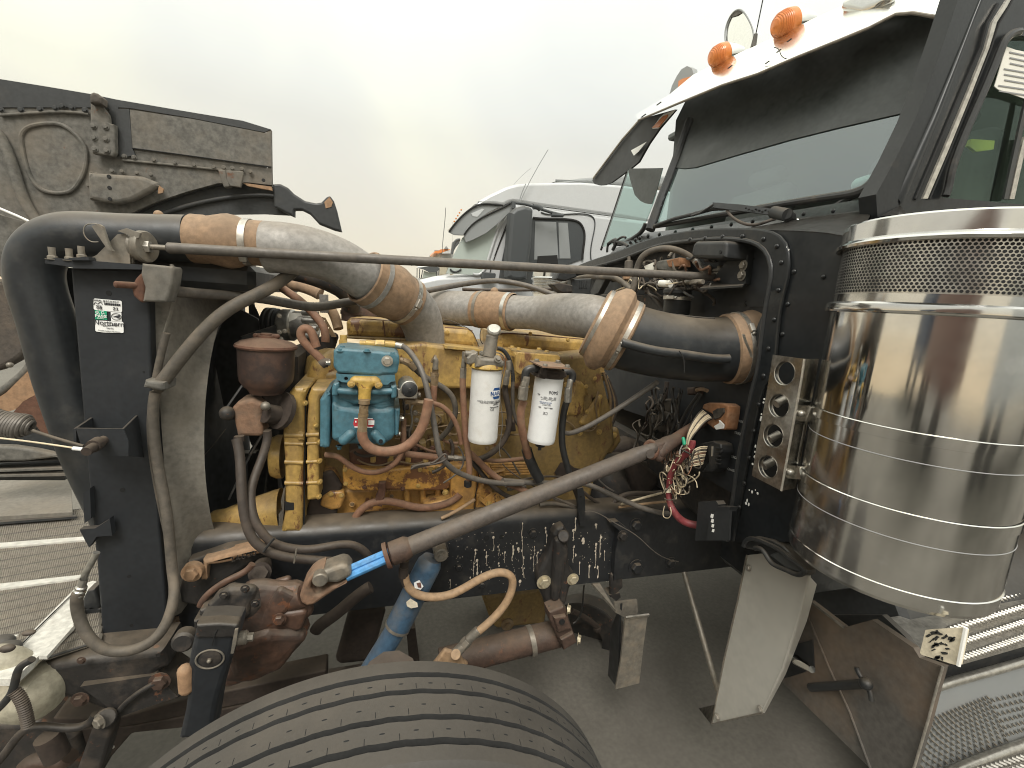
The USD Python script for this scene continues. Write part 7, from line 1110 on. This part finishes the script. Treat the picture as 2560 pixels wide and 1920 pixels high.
# grille lying in front
gl = thing('grille', 'bright framed radiator grille of the tilted hood, seen from behind', parent=T)
def gq(s, t): return pt('V', *(np.array([-300, 560])*(1-s)*(1-t)+np.array([830, 430])*s*(1-t)+np.array([-300, 1900])*(1-s)*t+np.array([830, 1540])*s*t), .80, 'Z')
obj('top_frame', slab(P3('V', '-300,215 0,200 560,176 585,180 600,466 0,502 -300,520', .84, 'Z'), .03), 'shroud_grey', gl); obj('frame_gap', slab(P3('V', '-300,520 0,505 600,468 640,500 0,550 -300,570', .825, 'Z'), .01), 'hood_dark', gl)
obj('backing', slab([gq(0, 0), gq(1, 0), gq(1, 1), gq(0, 1)]+np.array([0, 0, -.02]), .004), 'hood_dark', gl)
for k in range(19): t = k/18; obj('row', sweep([gq(0, t)+[0, 0, .003], gq(1, t)+[0, 0, .003]], .0035, 6), 'hood_dark', gl)
fin = []
for k in range(18):
    for q in range(60):
        a = gq(q/60, (k+.98)/18); b = gq((q+.85)/60, (k+.02)/18); fin.append(sweep([a, b], .0068, 4))
obj('mesh', cat(*fin), 'grille_mesh', gl, kind='stuff', smooth=False)
for s in ('-300,768 0,720 700,668 705,696 0,756 -300,808', '-300,1110 0,1058 680,984 690,1000 620,1020 0,1102 -300,1150', '-300,1540 0,1495 155,1480 60,1540 0,1555 -300,1600'): obj('bar', slab(P3('V', s, .812, 'Z'), .012), 'grille_bar', gl)
obj('surround', slab(P3('V', '-60,1850 90,1659 280,1440 640,1080 770,1035 800,1040 690,1260 605,1400 320,1659 120,1850', .83, 'Z'), .02), 'grille_bar', gl); obj('surround_seam', tube('V', '70,1680 300,1440 500,1245 660,1085', 9, .834, ax='Z'), 'hole_black', gl); obj('surround_lip', slab(P3('V', '320,1659 605,1375 610,1410 390,1659', .845, 'Z'), .01), 'grille_bar', gl)
for s in ('690,1180 720,1120 790,1100 830,1240 820,1280 740,1285 680,1270', '680,1280 760,1240 840,1270 840,1380 680,1370', '740,1440 800,1410 840,1440 830,1500 760,1510'): obj('rubber_mount', plate('V', s, -.42, .04, bev=.006), 'black_plastic', rad)
obj('clip', plate('V', '690,1372 810,1370 815,1395 700,1398', -.44, .02), 'filter_white', rad)
for x, y in ((60, 1590), (5, 1540)): obj('mud_lump', ball(pt('V', x, y, .85, 'Z'), .022, (1.4, 1, .7)), 'hood_dark', gl)

# ================= behind
wt = thing('white_semi_truck', 'white semi truck with sleeper fairing parked behind the black one', 'truck')
YW = 3.0
obj('body', plate('I', '-60,1400 0,1180 60,1112 250,1068 420,1062 560,1050 650,1000 700,890 780,640 870,515 895,428 1000,440 1150,466 1600,528 2600,660 2600,1700 0,1700', YW, 2.2, bev=.05), 'white_truck', wt)
obj('roof_fairing', plate('I', '575,450 640,405 700,370 850,300 930,278 1040,266 1260,262 1500,260 1850,286 2600,380 2600,690 1850,562 1590,526 1150,465 895,426 820,462 740,447 640,452', YW+.012, 2.1, bev=.03), 'white_truck', wt); obj('rear_fairing', plate('I', '1255,258 1500,222 1850,200 2600,210 2600,300 1860,284', YW+.6, 1.2, bev=.03), 'far_grey', wt)
obj('fairing_seam', tube('I', '895,428 1150,467 1590,528 1900,570', 6, YW-.004, n=2, seg=6), 'far_grey', wt)
obj('windshield', plate('I', '330,1050 400,880 470,740 560,690 780,612 700,880 640,1035 570,1062 480,1055', YW-.02, .012), 'far_glass', wt); obj('windshield_backing', plate('I', '335,1048 405,880 475,742 560,692 775,615 695,880 636,1033 568,1058', YW-.004, .003), 'far_grey', wt)
obj('door_window', plate('I', '1090,572 1440,592 1495,625 1522,690 1525,740 1510,925 1300,1000 1080,1160 780,1130 800,1000 870,650 920,580', YW-.012, .01, .0, .012), 'far_dark', wt); obj('window_seal', tube('I', '1080,570 1280,578 1430,590 1492,622 1524,700 1520,800 1508,930', 20, YW-.015), 'hole_black', wt); obj('far_window', plate('I', '1100,600 1280,605 1300,920 1090,930', YW-.016, .003), 'far_grey', wt); obj('door_pillar', plate('I', '1300,610 1380,612 1405,920 1310,920', YW-.018, .004), 'far_grey', wt); obj('seat', plate('I', '1120,900 1290,890 1300,1000 1110,1010', YW-.02, .004), 'hole_black', wt)
obj('door_seam', tube('I', '860,640 790,800 720,1000 700,1100', 9, YW-.006, seg=6), 'hole_black', wt); obj('door_seam', tube('I', '1150,520 1400,535 1600,565 1605,700 1590,960', 11, YW-.006, seg=6), 'far_dark', wt); obj('pillar_seam', tube('I', '880,560 800,760 750,900', 9, YW-.006, seg=6), 'hole_black', wt)
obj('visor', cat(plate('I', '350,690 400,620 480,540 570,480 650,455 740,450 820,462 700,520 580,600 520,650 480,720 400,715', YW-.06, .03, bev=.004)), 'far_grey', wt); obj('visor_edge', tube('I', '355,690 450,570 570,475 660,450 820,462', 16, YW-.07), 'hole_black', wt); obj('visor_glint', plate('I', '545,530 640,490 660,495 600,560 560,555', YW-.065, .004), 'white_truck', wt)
obj('visor_wing', plate('I', '480,710 520,645 620,575 760,500 850,470 900,430 935,470 880,520 800,600 680,700 560,760 500,782', YW-.10, .03, bev=.004), 'far_grey', wt); obj('wing_edge', tube('I', '485,715 620,580 780,500 900,430', 14, YW-.11), 'hole_black', wt)
mi = obj('mirror', plate('I', '888,520 930,480 1010,458 1070,475 1086,500 1070,800 1045,990 1030,1105 960,1115 905,1110 858,1080 858,900', YW-.30, .14, bev=.04), 'far_dark', wt); obj('mirror_arm', cat(tube('I', '890,430 930,440 1000,448 1080,470 1200,510 1340,545', 26, YW-.15), tube('I', '1080,470 1130,480 1150,500', 50, YW-.15), tube('I', '1240,545 1340,548', 34, YW-.15), tube('I', '915,430 912,490', 36, YW-.2)), 'far_dark', wt)
obj('lower_mirror', plate('I', '650,1035 755,1045 762,1060 755,1100 650,1112 640,1090', YW-.1, .06, bev=.01), 'far_dark', wt); obj('wiper', tube('I', '365,1010 400,1035 460,1010', 14, YW-.03), 'far_dark', wt); obj('cab_corner', tube('I', '560,1052 640,1040 700,900 790,640 870,520', 26, YW-.01), 'white_truck', wt)
for k in range(5): p = pt('I', 400+k*15, 600-k*25, YW-.03); obj('marker_lamp', ball(p, .009), 'amber', wt)
for nm, lab, s, w in (('antenna', 'tall whip antenna leaning right above the white truck', '965,440 1060,240 1210,-20', 7), ('antenna', 'short whip antenna beside the tall one on the white truck', '960,430 985,350 1018,275', 8), ('antenna', 'faint thin whip antenna leaning right over the white roof', '915,280 980,210 1058,142', 3)): obj('antenna', tube('I', s, w, YW-.05, n=2, seg=6), 'far_grey', wt, lab)
# farther vehicles
ft = thing('loaded_truck', 'distant truck with an orange covered load and tall antenna', 'truck'); YF = 14.
obj('load', plate('g', '880,760 905,700 1040,665 1130,650 1300,650 1400,700 1400,1300 1040,1310 1040,760', YF, 2.0, bev=.1), 'far_grey', ft); obj('orange_cover', plate('g', '885,755 905,700 1000,690 1060,655 1180,650 1300,655 1300,680 1150,720 1000,760', YF-.1, 1.5), 'amber', ft, 'orange cover'); obj('white_edge', plate('g', '1090,740 1290,670 1340,690 1340,760 1100,765', YF-.15, .05), 'white_truck', ft); obj('cab', plate('g', '1050,990 1280,990 1180,1300 1040,1310', YF-.3, .2), 'lamp_bucket', ft)
obj('exhaust', cat(tube('g', '945,960 950,1350', 34, YF-1), tube('g', '1350,780 1390,560 1440,440 1560,400', 60, YF-1), plate('g', '1380,460 1470,400 1565,395 1540,500 1450,600 1350,780 1340,760', YF-1, .3)), 'far_dark', ft); obj('antenna', tube('g', '1092,750 1120,350 1155,0 1185,-420', 16, YF-.5), 'far_dark', ft); obj('antenna', tube('g', '1350,600 1355,330 1358,-50', 6, YF-.5), 'far_grey', ft); obj('bundle', plate('g', '1150,640 1200,570 1260,640', YF-.2, .2), 'far_grey', ft)
cn = thing('canopy_loader', 'distant machine with a white sloped canopy on thin posts', 'loader'); YC_ = 11.
obj('canopy', hull(np.vstack([P3('g', '440,1130 840,1095 1030,1120', YC_), P3('g', '560,960 930,960', YC_+2)])), 'white_truck', cn); obj('ceiling', plate('g', '440,1132 840,1092 1030,1125 1020,1180 940,1245 760,1252 620,1180', YC_-.02, .05), 'far_dark', cn)
for s in ('445,1140 440,1420', '510,1160 505,1400', '590,1190 550,1400', '1020,1150 1000,1330'): obj('post', tube('g', s, 22, YC_-.05), 'far_dark', cn)
obj('window', plate('g', '620,1210 740,1255 930,1250 940,1340 580,1400', YC_+.1, .05), 'far_glass', cn); obj('body', plate('g', '560,1390 940,1350 1300,1280 1300,1800 300,1800 300,1430', YC_+.3, 2), 'white_truck', cn)
# trailers added behind the viewer, unseen except as reflections in the polished steel
for lab, mat, xa, xb, yy, hh in (('added maroon box trailer behind the viewer, left of the white one', 'maroon_far', -8.5, -2.4, -6.2, 3.4), ('added white box trailer behind the viewer, right of the maroon one', 'white_truck', 1.0, 9.0, -7.4, 3.7), ('added dark box trailer behind the viewer, farthest left', 'denim', -17, -10, -6.0, 3.3)):
    pt_ = thing('added_trailer', lab, 'trailer', group='trailers added for the reflections'); obj('box', box([(xa+xb)/2, yy-1.2, (hh+1.0)/2], [xb-xa, 2.4, hh-1.0], .05), mat, pt_)
    for xx in (xa+.8, xa+2.0, xb-1.0): obj('wheel', lathe([(0, 0), (.5, 0), (.52, .05), (.52, .25), (0, .3)], [xx, yy-.3, .52], [0, 1, 0], 24), 'hose_black', pt_)
